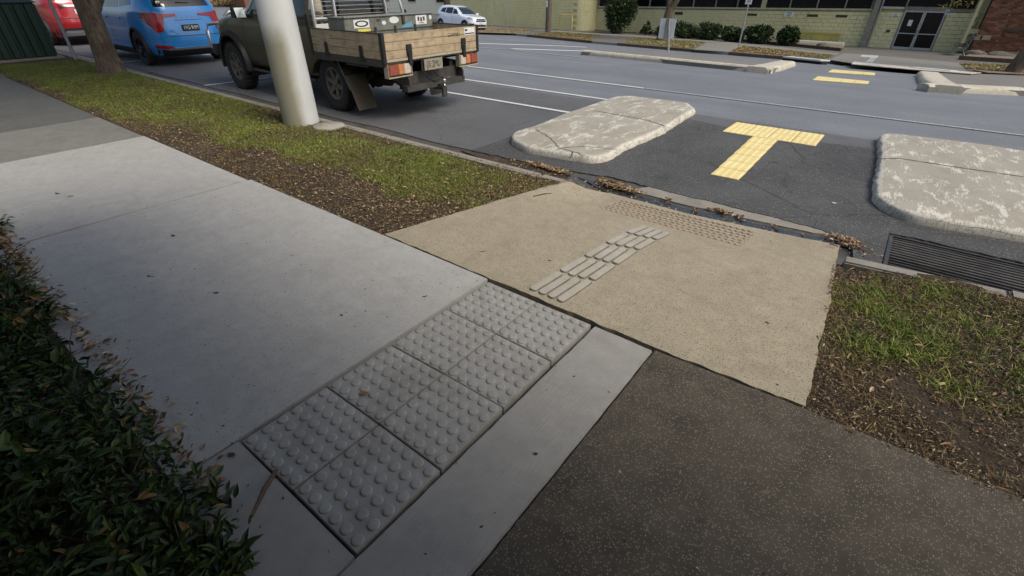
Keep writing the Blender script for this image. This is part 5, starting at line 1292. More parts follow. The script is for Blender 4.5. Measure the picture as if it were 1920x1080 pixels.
for s_ in (1, -1):
    m = MB(); yb = UB.side(FX, .8)
    arch(m, FX, .40, .435, s_*(yb-.05), s_*(yb+.065), -.15, math.pi+.15, .085, 30); m.build('wheel_flare', 'plastic_black', ute, bevel=.008)
    m = MB(); liner(m, FX, .40, .46, s_*.45, s_*(yb-.01)); m.build('arch_liner', 'underbody', ute, fixn=False)
    m = MB(); patch(UB, 'side', [(2.42, 1.165), (1.42, 1.17)], [(2.30, 1.28), (2.02, 1.56), (1.46, 1.60)], .004, 6, 12, m, s_); m.build('door_window', 'glass_cabin', ute)
    m = MB(); patch(UB, 'side', [(1.30, 1.18), (.55, 1.19)], [(1.32, 1.59), (.58, 1.57)], .004, 6, 8, m, s_); m.build('quarter_window', 'glass_dark', ute)
    m = MB(); patch(UB, 'side', [(2.50, 1.135), (.5, 1.145)], [(2.50, 1.160), (.5, 1.170)], .010, 1, 16, m, s_); m.build('window_trim', 'plastic_black', ute)
    m = MB()
    for x0, x1 in ((2.52, 2.56), (1.36, 1.36)): patch(UB, 'side', [(x0-.005, .46), (x0+.007, .46)], [(x1-.005, 1.14), (x1+.007, 1.14)], .0012, 8, 1, m, s_, .004)
    patch(UB, 'side', [(2.5, .735), (.4, .735)], [(2.5, .742), (.4, .742)], .0012, 1, 16, m, s_, .004)
    m.build('shut_line', 'ink_black', ute)
    m = MB(); y = UB.side(1.5, .96); m.box(1.42, s_*(y-.005), .925, 1.60, s_*(y+.035), .985); m.build('door_handle', 'plastic_black', ute, bevel=.01)
    m = MB(); y = UB.side(2.3, 1.15)
    m.hexa([(2.27, s_*(y+.05), 1.10), (2.38, s_*(y+.05), 1.10), (2.38, s_*(y+.26), 1.12), (2.28, s_*(y+.26), 1.12)], [(2.27, s_*(y+.05), 1.27), (2.36, s_*(y+.05), 1.27), (2.35, s_*(y+.25), 1.28), (2.28, s_*(y+.25), 1.28)])
    m.cyl((2.33, s_*(y-.02), 1.13), (2.33, s_*(y+.08), 1.14), .02, n=8)
    mi = m.build('wing_mirror', 'plastic_black', ute, bevel=.015)
    m = MB(); m.hexa([(2.215, s_*(y+.07), 1.125), (2.264, s_*(y+.07), 1.125), (2.264, s_*(y+.235), 1.125), (2.215, s_*(y+.235), 1.125)], [(2.262, s_*(y+.07), 1.255), (2.268, s_*(y+.07), 1.255), (2.268, s_*(y+.235), 1.255), (2.262, s_*(y+.235), 1.255)]); m.build('mirror_glass', 'mirror_face', mi, bevel=.002)
    m = MB(); y = .80; m.box(.5, s_*.74, .42, 2.62, s_*.80, .46); m.tube([(2.55, s_*.84, .36), (1.6, s_*.86, .35), (.55, s_*.84, .36)], .022, 8); m.build('side_step', 'dark_steel', ute)
    m = MB(); patch(UB, 'front', [(s_*.48, .80), (s_*.82, .80)], [(s_*.48, .97), (s_*.83, .97)], .012, 3, 6, m); patch(UB, 'side', [(3.82, .82), (3.55, .86)], [(3.82, .96), (3.55, .95)], .010, 2, 5, m, s_); m.build('headlight', 'silver', ute)
m = MB(); patch(UB, 'front', [(-.70, 1.17), (.70, 1.17)], [(-.60, 1.62), (.60, 1.62)], .004, 6, 14, m); m.build('windscreen', 'glass_cabin', ute)
m = MB(); patch(UB, 'front', [(-.44, .80), (.44, .80)], [(-.44, .96), (.44, .96)], .012, 3, 10, m); m.build('grille', 'plastic_black', ute)
m = MB(); m.box(3.90, -.86, .48, 4.08, .86, .66); m.build('front_bumper', 'dark_steel', ute, bevel=.03)
bb_ = MB()
for s_ in (1, -1):
    bb_.tube([(4.02, s_*.40, .5), (4.12, s_*.40, .8), (4.10, s_*.40, 1.08), (4.06, s_*.33, 1.13), (4.06, 0, 1.13)], .035, 10)
    bb_.tube([(4.12, s_*.40, .98), (4.06, s_*.80, .96), (3.98, s_*.88, .86), (4.02, s_*.86, .60)], .028, 10)
bb_.build('bull_bar', 'silver', ute)
# rear wall of the cab
m = MB(); patch(UB, 'rear', [(-.60, 1.18), (.60, 1.18)], [(-.56, 1.55), (.56, 1.55)], .006, 4, 12, m); m.build('rear_window', 'glass_dark', ute)
m = MB(); patch(UB, 'rear', [(-.80, .70), (.80, .70)], [(-.79, 1.15), (.79, 1.15)], .006, 4, 12, m)
for s_ in (1, -1): patch(UB, 'rear', [(s_*.62, 1.16), (s_*.80, 1.16)], [(s_*.58, 1.62), (s_*.66, 1.62)], .008, 4, 4, m)
patch(UB, 'rear', [(-.6, 1.57), (.6, 1.57)], [(-.58, 1.64), (.58, 1.64)], .006, 2, 12, m)
m.build('cab_rear_panel', 'ute_pale', ute)  # lit tone of the body paint that is shade-dark on the cab
for yy in (.34, -.34):
    m = MB(); m.box(.305, yy-.012, 1.17, .325, yy+.012, 1.56); m.build('window_divider', 'plastic_black', ute)
# headboard rack of bright tube with mesh
hb = MB()
for y in (.88, -.88): hb.tube([(.20, y, .74), (.20, y, 1.20), (.22, y*.955, 1.42), (.26, y*.84, 1.64), (.28, y*.72, 1.72), (.28, 0, 1.73)], .030, 10)
for y in (.50, -.50): hb.tube([(.17, y*1.04, .90), (.19, y, 1.3), (.24, y*.9, 1.70)], .024, 10)
hb.tube([(.18, .88, 1.16), (.18, -.88, 1.16)], .02, 8)
H = hb.build('headboard_rack', 'silver', ute)
m = MB()
for i in range(9): z = 1.20+i*.053; m.tube([(.225, .84-.012*i, z), (.225, -.84+.012*i, z)], .0045, 5)
m.build('mesh_guard', 'galvanised', H, kind='stuff')
m = MB(); m.box(.165, -.90, .76, .19, .90, 1.10); m.build('headboard_panel', 'white_dirty', ute, bevel=.004)
# tray
ute.scale = (1, 1, 1.13)
TW, XR_, XF_, Z0, Z1 = .985, -1.44, .245, .775, 1.06
m = MB(); m.box(XR_+.03, -TW+.03, Z0-.03, XF_-.01, TW-.03, Z0); m.build('tray_floor', 'timber_grey', ute)
m = MB(); m.box(XR_-.005, -TW-.005, Z0-.045, XR_+.03, TW+.005, Z0-.003); m.box(XR_+.031, TW-.035, Z0-.08, XF_, TW, Z0-.003); m.box(XR_+.031, -TW, Z0-.08, XF_, -TW+.035, Z0-.003)
for x in (-1.2, -.75, -.3, .12): m.box(x-.025, -TW+.036, Z0-.10, x+.025, TW-.036, Z0-.032)
m.build('tray_frame', 'dark_steel', ute)
h = (Z1-Z0)/3
for i in range(3):
    z0, z1 = Z0+i*h+.0025, Z0+(i+1)*h-.0025
    for s_ in (1, -1):
        MB().box(XR_+.045, s_*(TW-.030), z0, XF_-.03, s_*(TW-.004+.001*i), z1).build('side_plank', 'tray_timber', ute, bevel=.003)
    MB().box(XR_-.012-.001*i, -TW+.05, z0, XR_+.018, TW-.05, z1).build('tailgate_plank', 'tray_timber', ute, bevel=.003)
for s_ in (1, -1):
    MB().box(XR_-.02, s_*(TW-.048), Z0-.05, XR_+.042, s_*(TW+.008), Z1+.012).build('corner_post', 'plastic_black', ute, bevel=.006)
    MB().box(XF_-.028, s_*(TW-.045), Z0-.05, XF_+.04, s_*(TW+.006), Z1+.16).build('front_post', 'plastic_black', ute, bevel=.006)
    MB().box(XR_+.046, s_*(TW-.035), Z1-.001, XF_-.03, s_*(TW+.002), Z1+.008).build('side_capping', 'dark_steel', ute)
    for x in (-.98, -.15):
        m = MB(); m.box(x-.035, s_*(TW-.002), Z0+.02, x+.035, s_*(TW+.018), Z0+.14); m.box(x-.05, s_*(TW-.0), Z0-.04, x+.05, s_*(TW+.014), Z0+.03); m.build('side_latch', 'plastic_black', ute, bevel=.006)
for y in (.52, -.62):
    m = MB(); m.box(XR_-.034, y-.05, Z0+.02, XR_-.012, y+.05, Z0+.15); m.box(XR_-.045, y-.035, Z0-.09, XR_-.014, y+.035, Z0+.06); m.build('tailgate_latch', 'plastic_black', ute, bevel=.006)
MB().box(XR_-.016, -TW+.05, Z0-.03, XR_+.01, TW-.05, Z0+.0).build('tailgate_rail', 'ute_pale', ute, bevel=.003)
text('tailgate_lettering', 'GARMIN', .062, 'ink_dusty', ute, frame((XR_-.0155, -.42, Z0+.20), (0, -1, 0), (0, 0, 1)), .001, (1.15, 1))
m = MB(); m.box(XR_-.0162, -.90, Z0+.18, XR_-.012, -.66, Z0+.27); st = m.build('tailgate_sticker', 'sticker_white', ute)
m = MB(); m.box(XR_-.0175, -.89, Z0+.192, XR_-.0163, -.67, Z0+.206); m.box(XR_-.0175, -.73, Z0+.23, XR_-.0163, -.675, Z0+.255); m.build('sticker_print', 'ink_black', st)
# lamps in their pale boxes
for s_ in (1, -1):
    y0, y1 = .505, .95; c = s_*(y0+y1)/2
    m = MB(); m.box(XR_-.03, s_*y0, Z0-.215, XR_+.06, s_*y1, Z0-.20); m.box(XR_-.03, s_*(y0), Z0-.2, XR_+.06, s_*(y0+.012), Z0-.05); m.box(XR_-.03, s_*(y1-.012), Z0-.2, XR_+.06, s_*y1, Z0-.05); m.box(XR_+.045, s_*(y0+.013), Z0-.2, XR_+.06, s_*(y1-.013), Z0-.05)
    lb = m.build('lamp_box', 'ute_pale', ute, bevel=.003)
    cols = [('tail_dusty', .93, .77), ('tail_amber', .765, .665), ('tail_clear', .66, .53)]
    for mt, a, b in cols:
        MB().box(XR_-.035, s_*a, Z0-.182, XR_+.02, s_*b, Z0-.065).build('tail_lamp_lens', mt, lb, bevel=.008)
m = MB()
plate(ute, XR_-.03, .08, Z0-.115, False, 'JX\u00b72MU', 'plate_dusty', 'ink_dusty', .38, .135, .115)
m = MB(); m.box(XR_-.02, -.15, Z0-.05, XR_+.02, .32, Z0-.035); m.box(XR_-.01, -.14, Z0-.19, XR_+.0, .30, Z0-.05); m.build('plate_bracket', 'underbody', ute)
# step bumper, tow bar and the gear beneath
m = MB(); m.box(XR_-.02, -.62, .36, XR_+.09, .62, .44); m.build('step_bar', 'dark_steel', ute, bevel=.006)
m = MB()
for s_ in (1, -1): m.slabxz([(XR_+.45, .66), (XR_+.10, .64), (XR_-.03, .52), (XR_-.03, .42), (XR_+.10, .35), (XR_+.18, .45), (XR_+.5, .52)], s_*.56, s_*.585)
m.box(XR_+.095, -.54, .44, XR_+.11, .54, .58); m.build('bumper_bracket', 'dark_steel', ute)
m = MB(); m.box(XR_-.10, -.07, .33, XR_+.3, .01, .40); m.box(XR_-.14, -.075, .24, XR_-.10, .015, .37); m.cyl((XR_-.13, -.03, .36), (XR_-.13, -.03, .42), .012); m.build('tow_tongue', 'dark_steel', ute, bevel=.005)
m = MB(); m.lathe([(.001, .03), (.018, .026), (.026, .012), (.026, -.004), (.015, -.02), (.014, -.05), (.022, -.055)], (XR_-.13, -.03, .445), 'z', 20); m.build('tow_ball', 'chrome', ute)
m = MB(); m.tube([(XR_-.0, .30, .62), (XR_-.04, .22, .50), (XR_-.02, .05, .44), (XR_-.05, -.05, .50)], .012, 6); m.tube([(XR_-.0, .12, .62), (XR_-.05, .02, .52), (XR_-.03, -.12, .46)], .009, 6); m.build('trailer_lead', 'plastic_black', ute)
m = MB()
for s_ in (1, -1):
    m.box(XR_+.12, s_*.42, .54, 3.6, s_*.50, .66)          # chassis rails
    m.tube([(-.62, s_*.55, .52), (-.3, s_*.55, .36), (0, s_*.55, .31), (.35, s_*.55, .36), (.65, s_*.55, .50)], .028, 6)
    m.cyl((-.35, s_*.38, .30), (.05, s_*.45, .68), .03, n=10)
m.cyl((0, -.70, .37), (0, .70, .37), .045, n=12); m.lathe([(.001, -.12), (.09, -.10), (.14, -.02), (.14, .04), (.08, .11), (.001, .13)], (.0, .0, .36), 'y', 20)
m.cyl((.1, 0, .38), (1.6, 0, .46), .035, n=10); m.cyl((-.75, .34, .42), (-.25, .36, .40), .075, n=14); m.cyl((-1.2, .36, .40), (-.75, .35, .42), .028, n=10)
m.box(.5, -.45, .34, 1.5, .1, .56); m.box(1.9, -.35, .36, 3.3, .35, .7)
m.build('chassis', 'underbody', ute)
for s_ in (1, -1):
    wheel(ute, 0, s_*.775, WR, .25, s_, 'rim_dusty', 6, 'off', .58); wheel(ute, FX, s_*.80, WR, .25, s_, 'rim_dusty', 6, 'off', .58)
    # mudguard: sheet over the wheel and the big flap behind it
    V = []; n = 14
    for i in range(n+1):
        a = math.radians(20+(152-20)*i/n); V += [(.0+.47*math.cos(a), s_*.66, .36+.40*math.sin(a)*.86), (.0+.47*math.cos(a), s_*.945, .36+.40*math.sin(a)*.86)]
    m = MB(); m.add(V, [(2*i, 2*i+1, 2*i+3, 2*i+2) for i in range(n)], True); V2 = [(x, y, z+.008) for x, y, z in V]; m.add(V2, [(2*i+2, 2*i+3, 2*i+1, 2*i) for i in range(n)], True)
    m.hexa([(-.435, s_*.66, .50), (-.42, s_*.66, .50), (-.42, s_*.95, .50), (-.435, s_*.95, .50)], [(-.40, s_*.66, .56), (-.385, s_*.66, .56), (-.385, s_*.95, .56), (-.40, s_*.95, .56)])
    m.build('mudguard', 'underbody', ute, fixn=False)
    m = MB(); m.hexa([(-.66, s_*.60, .09), (-.645, s_*.60, .09), (-.645, s_*.955, .09), (-.66, s_*.955, .09)], [(-.46, s_*.60, .52), (-.445, s_*.60, .52), (-.445, s_*.955, .52), (-.46, s_*.955, .52)])
    m.build('mud_flap', 'ink_dusty', ute, bevel=.003)
    m = MB(); m.tube([(-.30, s_*.95, Z0-.08), (-.52, s_*.95, .34)], .014, 6); m.tube([(-.55, s_*.955, Z0-.10), (-1.05, s_*.955, Z0-.10)], .014, 6); m.tube([(.20, s_*.95, Z0-.09), (-.2, s_*.95, Z0-.09)], .012, 6); m.build('rope_rail', 'dark_steel', ute)
# toolbox standing in the tray (a thing of its own)
tb = thing('toolbox', 'grey metal toolbox with worn stickers across the front of the ute tray', 'toolbox', (-6.91, 5.60, .73), math.pi)
zb = .0; bx0, bx1, by, hz = -.205, .205, .875, .485
MB().box(bx0, -by, .005, bx1, by, .455).build('box', 'toolbox_metal', tb, bevel=.008)
MB().hexa([(bx0-.012, -by-.01, .457), (bx1+.012, -by-.01, .457), (bx1+.012, by+.01, .457), (bx0-.012, by+.01, .457)], [(bx0-.012, -by-.01, .47), (bx1+.012, -by-.01, .47), (bx1+.012, by+.01, .47), (bx0-.012, by+.01, .47)]).build('lid', 'toolbox_metal', tb, bevel=.01)
MB().box(bx0-.02, -by-.012, .468, bx0+.02, by+.012, .488).build('lid_edge', 'galvanised', tb, bevel=.004)
MB().box(bx0-.008, -by, .27, bx0+.001, by, .28).build('seam', 'ink_black', tb)
for y in (.34, -.05, -.47):
    m = MB(); m.box(bx0-.022, y-.018, .21, bx0-.003, y+.018, .33); m.build('latch', 'dark_steel', tb, bevel=.004)
m = MB(); m.box(bx0-.03, -.25, .35, bx0-.012, -.20, .47); m.build('lid_catch', 'dark_steel', tb, bevel=.004)
def stk(y0, y1, z0, z1, mat, shape='rect', txt=None, ink='ink_black', sz=.05):
    z0 += .07; z1 += .065; m = MB(); x = bx0-.0035
    if shape == 'rect': m.box(x, y0, z0, x+.003, y1, z1)
    elif shape == 'oval':
        m.slabyz([((y0+y1)/2+(y1-y0)/2*math.cos(a), (z0+z1)/2+(z1-z0)/2*math.sin(a)) for a in np.linspace(0, 2*math.pi, 20, endpoint=False)], x, x+.003)
    else: m.slabyz([(y0, z0), (y1, z0), (y1, z0+.02), (y0, z1)], x, x+.003)
    s = m.build('sticker', mat, tb)
    if txt: text('sticker_lettering', txt, sz, ink, s, frame((x-.001, (y0+y1)/2, (z0+z1)/2), (0, -1, 0), (0, 0, 1)), .0006)
stk(.44, .72, .26, .375, 'sticker_white')
s = MB().slabyz([(.58+.12*math.cos(a),   .385+.042*math.sin(a)) for a in np.linspace(0, 2*math.pi, 20, endpoint=False)], bx0-.005, bx0-.0037).build('sticker_print', 'ink_black', tb)
s = MB().slabyz([(.58+.085*math.cos(a), .385+.026*math.sin(a)) for a in np.linspace(0, 2*math.pi, 20, endpoint=False)], bx0-.0062, bx0-.0052).build('sticker_print', 'sticker_white', tb)
stk(.43, .66, .205, .25, 'sticker_yellow'); stk(.12, .20, .28, .34, 'sticker_white', 'oval'); stk(-.14, .05, .29, .40-.01, 'sticker_white', 'oval'); stk(-.42, -.18, .225, .31, 'sticker_blue', 'wedge')
stk(-.74, -.50, .25, .385, 'sticker_white'); stk(-.86, -.80, .31, .38, 'sticker_white', 'oval'); stk(-.85, -.60, .02, .15, 'sticker_white'); stk(.22, .30, .33, .37, 'ink_dusty')
s = MB()
for a, b, c, d in ((-.70, -.66, .37, .43), (-.64, -.60, .36, .42), (-.58, -.54, .37, .43), (-.68, -.56, .335, .345)): s.box(bx0-.0048, a, c, bx0-.0037, b, d)
s.build('sticker_print', 'ink_dusty', tb, kind='stuff')

# ------------------------------------------------------------------ the far side of the road
xs = np.concatenate([np.arange(-130, -40, 5.), np.arange(-40, 8, .5), np.arange(8, 71, 4)])
ny = 40; Xg = np.repeat(xs[None], ny, 0); Yg = np.array([np.linspace(kerb_far(x)+.16, max(80, kerb_far(x)+20), ny) for x in xs]).T
V = np.stack([Xg, Yg, zfar(Xg, Yg)], -1).reshape(-1, 3); nx = len(xs); i, j = np.meshgrid(np.arange(nx-1), np.arange(ny-1)); a = (j*nx+i).ravel()
fast('far_footpath', V, np.stack([a, a+1, a+nx+1, a+nx], -1), 'far_dark_concrete', kind='structure', smooth=True)
def PF(px, py): return P(px, py, FAR)
def fsheet(name, px, mat, off=.006, thick=.02, kind='structure', par=None, **k):
    return sheet(name, [PF(*q) for q in px], lambda x, y: zfar(x, y)+off, mat, thick, kind=kind, parent=par, **k)
# the far kerb in its lengths
fk = MB().box(-131, 62.2, -4, -130, 62.4, -3.5).build('far_kerb', 'kerb_concrete', kind='structure')
def fkl(x0, x1, h, mat='kerb_concrete'):
    m = MB(); n = max(1, int((x1-x0)/1.0)); vs = []
    for i in range(n+1):
        x = x0+(x1-x0)*i/n; y = float(kerb_far(x))
        for dy, dz in ((0, -.1), (.02, h-.01), (.04, h+.004), (.17, h+.004), (.17, -.1)): vs.append((x, y+dy, float(zroad(y+dy))+dz))
    m.add(vs, [(i*5+k, i*5+(k+1) % 5, (i+1)*5+(k+1) % 5, (i+1)*5+k) for i in range(n) for k in range(5)]+[(0, 1, 2, 3, 4), tuple(n*5+k for k in (4, 3, 2, 1, 0))])
    m.build('kerb_length', mat, fk)
for x0, x1, h, mt in ((-60, -27, FAR, 'edging'), (-26.99, -21.3, FAR, 'edging'), (-21.29, -20.2, FAR, 'far_concrete'), (-20.19, -17, FAR, 'edging'), (-16.99, -14.6, FAR, 'edging'), (-14.59, -12.9, FAR, 'far_concrete'), (-12.89, -10.5, FAR, 'edging'), (-10.49, -8.5, FAR, 'edging'),
                      (-8.49, -6.9, FAR, 'far_concrete'), (-6.89, -4.6, FAR, 'edging'), (-4.59, -3.0, FAR, 'edging'), (-2.99, -1.8, FAR, 'far_concrete'), (-1.79, .5, FAR, 'far_concrete'), (.51, 2.4, FAR, 'far_concrete'), (2.41, 4.4, FAR, 'far_concrete'), (4.41, 30, FAR, 'far_concrete')): fkl(x0, x1, h, mt)
fsheet('footpath_strip', [(985, 57), (1050, 58), (1245, 69), (1360, 78), (1575, 100), (1566, 104.5), (1400, 88), (1325, 79), (1188, 69), (1130, 65.5), (1045, 60)], 'far_concrete', .004)
fsheet('leafy_verge', [(895, 60.5), (895, 52), (925, 50.5), (1002, 56.5), (985, 63.0)], 'mulch')
fsheet('grass_verge', [(993, 65), (1046, 60.5), (1128, 66.5), (1106, 76.3), (1050, 70)], 'mulch', cut=.5)
fsheet('grass_verge', [(1163, 79.6), (1192, 70.2), (1322, 79.5), (1298, 91.8), (1230, 85.5)], 'mulch', cut=.5)
fsheet('grass_verge', [(1370, 97.2), (1390, 86.5), (1563, 104.3), (1548, 110.5), (1450, 104)], 'mulch', cut=.5)
fsheet('driveway', [(1300, 93), (1326, 80), (1392, 85.5), (1368, 97.5)], 'far_concrete', .008)
fsheet('crossing_slab', [(1552, 112), (1582, 100), (1640, 104), (1800, 118), (1812, 133), (1700, 126), (1600, 119)], 'far_concrete', .010)
fsheet('crossing_slab', [(1596, 121), (1601, 117), (1700, 125.5), (1840, 137), (1820, 139), (1700, 130)], 'median_concrete', .016)
fsheet('lawn_patch', [(1798, 120), (1915, 123), (1960, 127), (1960, 141), (1850, 136), (1812, 130)], 'mulch', .012)
# dry and green grass on the far verges
def verge_grass(px, n, seed, mats=('grass', 'dry_grass'), h=.035):
    W = [PF(*q) for q in px]; g = np.random.default_rng(seed)
    xa, xb = min(p[0] for p in W), max(p[0] for p in W); ya, yb = min(p[1] for p in W), max(p[1] for p in W)
    x = xa+g.random(n)*(xb-xa); y = ya+g.random(n)*(yb-ya); ins = np.zeros(n, bool)
    for (x0, y0), (x1, y1) in zip(W, W[1:]+W[:1]):
        c = ((y0 > y) != (y1 > y))&(x < (x1-x0)*(y-y0)/(y1-y0+1e-12)+x0); ins ^= c
    x, y = x[ins], y[ins]; grn = fbm(x*.5, y*.5, seed) > .47
    for mt, sel in ((mats[0], grn), (mats[1], ~grn)):
        xx, yy = x[sel], y[sel]
        if len(xx): blades(len(xx), lambda g_, n_, xx=xx, yy=yy: (xx, yy), h, .012, 1.2, seed+1, lambda a, b: zfar(a, b)+.01, mt, mt)
    k = np.random.default_rng(seed+5).random(len(x)) < .12; x, y = x[k], y[k]
    flat_bits('fallen_leaves', x, y, zfar(x, y)+.02, np.full(len(x), .09), np.full(len(x), .05), 'dead_leaves', seed, .04)
verge_grass([(993, 65), (1046, 60.5), (1128, 66.5), (1106, 76.3)], 9000, 201)
verge_grass([(1163, 79.6), (1192, 70.2), (1322, 79.5), (1298, 91.8)], 9000, 202)
verge_grass([(1370, 97.2), (1390, 86.5), (1563, 104.3), (1548, 110.5)], 8000, 203)
verge_grass([(895, 60.5), (895, 52), (1002, 56.5), (985, 63.0)], 3000, 204)
verge_grass([(1812, 130), (1798, 120), (1915, 123), (1960, 141)], 4000, 205)
# garden bed in front of the building
bed = [(1050, 54.5), (1060, 51), (1240, 58), (1440, 72), (1560, 84), (1582, 90), (1577, 95.5), (1360, 74.5), (1245, 65.5)]
sheet('garden_bed', [PF(*q) for q in bed], lambda x, y: zfar(x, y)+.07, 'mulch', .1, kind='structure')
W = [PF(*q) for q in ((1050, 54.5), (1150, 59.5), (1245, 66), (1360, 75.2), (1470, 85.5), (1577, 96.3))]
for a, b in zip(W[:-1], W[1:]):
    d = Vector((b[0]-a[0], b[1]-a[1])).normalized(); n = Vector((-d.y, d.x))*.06
    c = [(a[0]-n.x, a[1]-n.y), (b[0]-d.x*.02-n.x, b[1]-d.y*.02-n.y), (b[0]-d.x*.02+n.x, b[1]-d.y*.02+n.y), (a[0]+n.x, a[1]+n.y)]
    e = MB().prism(c, -.05, .15, zfar).build('garden_edging', 'edging', kind='structure', bevel=.02)
g = np.random.default_rng(77); x = -23+g.random(1600)*20; y = np.interp(x, [-23.7, -15.1, -10.3, -3.2], [37.1, 37.5, 36.1, 32.2])
y = y+g.random(1600)*1.0; k = y < 37.7; flat_bits('fallen_leaves', x[k], y[k], zfar(x[k], y[k])+.085, np.full(k.sum(), .09), np.full(k.sum(), .05), 'dead_leaves', 78, .03)

# --- the pale yellow block building
YM, YW = 38.0, 36.6
def sx(px, py=20, Y=YM): return PW(px, py, Y)[0]
bld = thing('block_building', 'pale yellow blockwork building with dark window strip and glass double doors', 'building', (0, YM, -1.6))
XL, XR = PW(1112, 30, YM)[0], PW(1822, 60, YM)[0]
zsl = lambda x: .015*(x+3)
zb0 = -1.95
x_d0, x_d1 = PW(1670, 92, YM)[0], PW(1744, 95, YM)[0]      # door opening
SILL = PW(1635, 18.5, YM)[1]; zdt = PW(1690, 19, YM)[1]
MB().box(XL-.5, YM+.13, -2.4, XR+.2, YM+9, 3.9).build('wall_core', 'block_joint', bld, world=True)
MB().hexa([(XL-1, YM-.9, 3.2), (XR+.5, YM-.9, 3.2), (XR+.5, YM+10, 3.2), (XL-1, YM+10, 3.2)], [(XL-1, YM-.9, 3.45), (XR+.5, YM-.9, 3.45), (XR+.5, YM+10, 3.45), (XL-1, YM+10, 3.45)]).build('roof', 'grey_trim', bld, world=True)
bw, bh = .405, .202; blocks = []; nrow = int((SILL-.10-zb0)/bh)+1
xp = PW(1632, 50, YM)[0]
holes = [(PW(1266, 22, YM), PW(1280, 28, YM)), (PW(1402, 25, YM), PW(1419, 30, YM)), (PW(1514, 26.5, YM), PW(1533, 32, YM)), (PW(1568, 27.5, YM), PW(1588, 33.2, YM))]
cells = []
for r_ in range(nrow):
    z1 = SILL-.10-r_*bh; z0 = z1-bh; off = (r_ % 2)*bw/2; x = XR-off
    while x > XL+.1:
        x0 = max(XL, x-bw); xe = x
        if x0 < x_d1+.06 and xe > x_d0-.06:          # cut the course at the doorway
            for a_, b_ in ((x0, min(xe, x_d0-.065)), (max(x0, x_d1+.065), xe)):
                if b_-a_ > .05: xm = (a_+b_)/2; cells.append((a_, b_, z0+zsl(xm), z1+zsl(xm), xm))
        else: xm = (x0+xe)/2; cells.append((x0, xe, z0+zsl(xm), z1+zsl(xm), xm))
        x -= bw
proto = None; cells.sort(key=lambda c: -c[4]); meshes = {}
rest = MB()
for idx, (x0, x1, z0, z1, xm) in enumerate(cells):
    wkey = round(x1-x0, 2); gp_ = .0045
    if idx < 300:
        if wkey not in meshes:
            me = MB().box(-(x1-x0)/2+gp_, -.0, gp_, (x1-x0)/2-gp_, .126, bh-gp_).build('block', 'yellow_block', bld, bevel=.006, segs=1); meshes[wkey] = me.data; o = me
        else:
            o = bpy.data.objects.new('block', meshes[wkey]); COL.objects.link(o); o.parent = bld
        o.location = (xm, rng.uniform(-.003, .003), z0+1.6)
    else: rest.box(x0+gp_, YM, z0+gp_, x1-gp_, YM+.128, z1-gp_)
rest.build('blockwork', 'yellow_block', bld, world=True, kind='stuff')
MB().box(x_d0-.5, YM-.02, -2.4, XR, YM+.1, -1.9).build('footing', 'far_dark_concrete', bld, world=True)
# sill band, windows, mullions
def shear_box(m, x0, x1, y0, y1, z0, z1):
    a, b = zsl(x0), zsl(x1)
    return m.hexa([(x0, y0, z0+a), (x1, y0, z0+b), (x1, y1, z0+b), (x0, y1, z0+a)], [(x0, y0, z1+a), (x1, y0, z1+b), (x1, y1, z1+b), (x0, y1, z1+a)])
m = MB(); shear_box(m, XL, xp-.02, YM-.06, YM+.12, SILL-.035, SILL+.055); m.build('sill', 'cream_trim', bld, world=True)
m = MB(); shear_box(m, XL, xp-.02, YM-.03, YM+.12, SILL-.10, SILL-.037); m.build('sill_band', 'grey_trim', bld, world=True)
mull = [PW(q, 8, YM)[0] for q in (1123, 1218, 1300, 1342, 1383, 1432, 1482, 1533, 1586, 1636)]
for i, (a, b) in enumerate(zip(mull[:-1], mull[1:])):
    MB().box(a+.035, YM+.10, SILL+.056+zsl(a), b-.035, YM+.118, 2.6).build('window_pane', 'window_black', bld, world=True)
for i, a in enumerate(mull):
    wide = .14 if i == 5 else .034
    m = MB(); m.box(a-wide, YM-.01, SILL+.056+zsl(a)+.002, a+wide, YM+.12, 2.6); m.build('mullion', 'cream_trim' if i == 5 else 'grey_trim', bld, world=True)
MB().box(XL, YM-.05, 2.6, XR, YM+.12, 3.19).build('fascia', 'cream_trim', bld, world=True)
for (xa, za), (xb, zb_) in holes: MB().box(xa, YM-.012, min(za, zb_), xb, YM+.02, max(za, zb_)).build('vent', 'vent_brown', bld, world=True)
# pilaster with the downpipe
xa = PW(1634, 40, YM)[0]
MB().box(xa-.12, YM-.26, -1.9, xa+.14, YM-.002, 2.6).build('pilaster', 'grey_trim', bld, world=True, bevel=.01)
MB().cyl((xa+.24, YM-.10, -1.62), (xa+.24, YM-.10, 2.6), .05, n=12).build('downpipe', 'galvanised', bld, world=True)
xa = PW(1110, 25, YM)[0]
MB().cyl((xa+.02, YM-.2, -1.6), (xa+.02, YM-.2, 2.6), .09, n=12).build('downpipe', 'vent_brown', bld, world=True)
MB().box(xa-.28, YM-.4, -1.7, xa-.13, YM+.1, 2.6).build('corner_trim', 'vent_brown', bld, world=True)
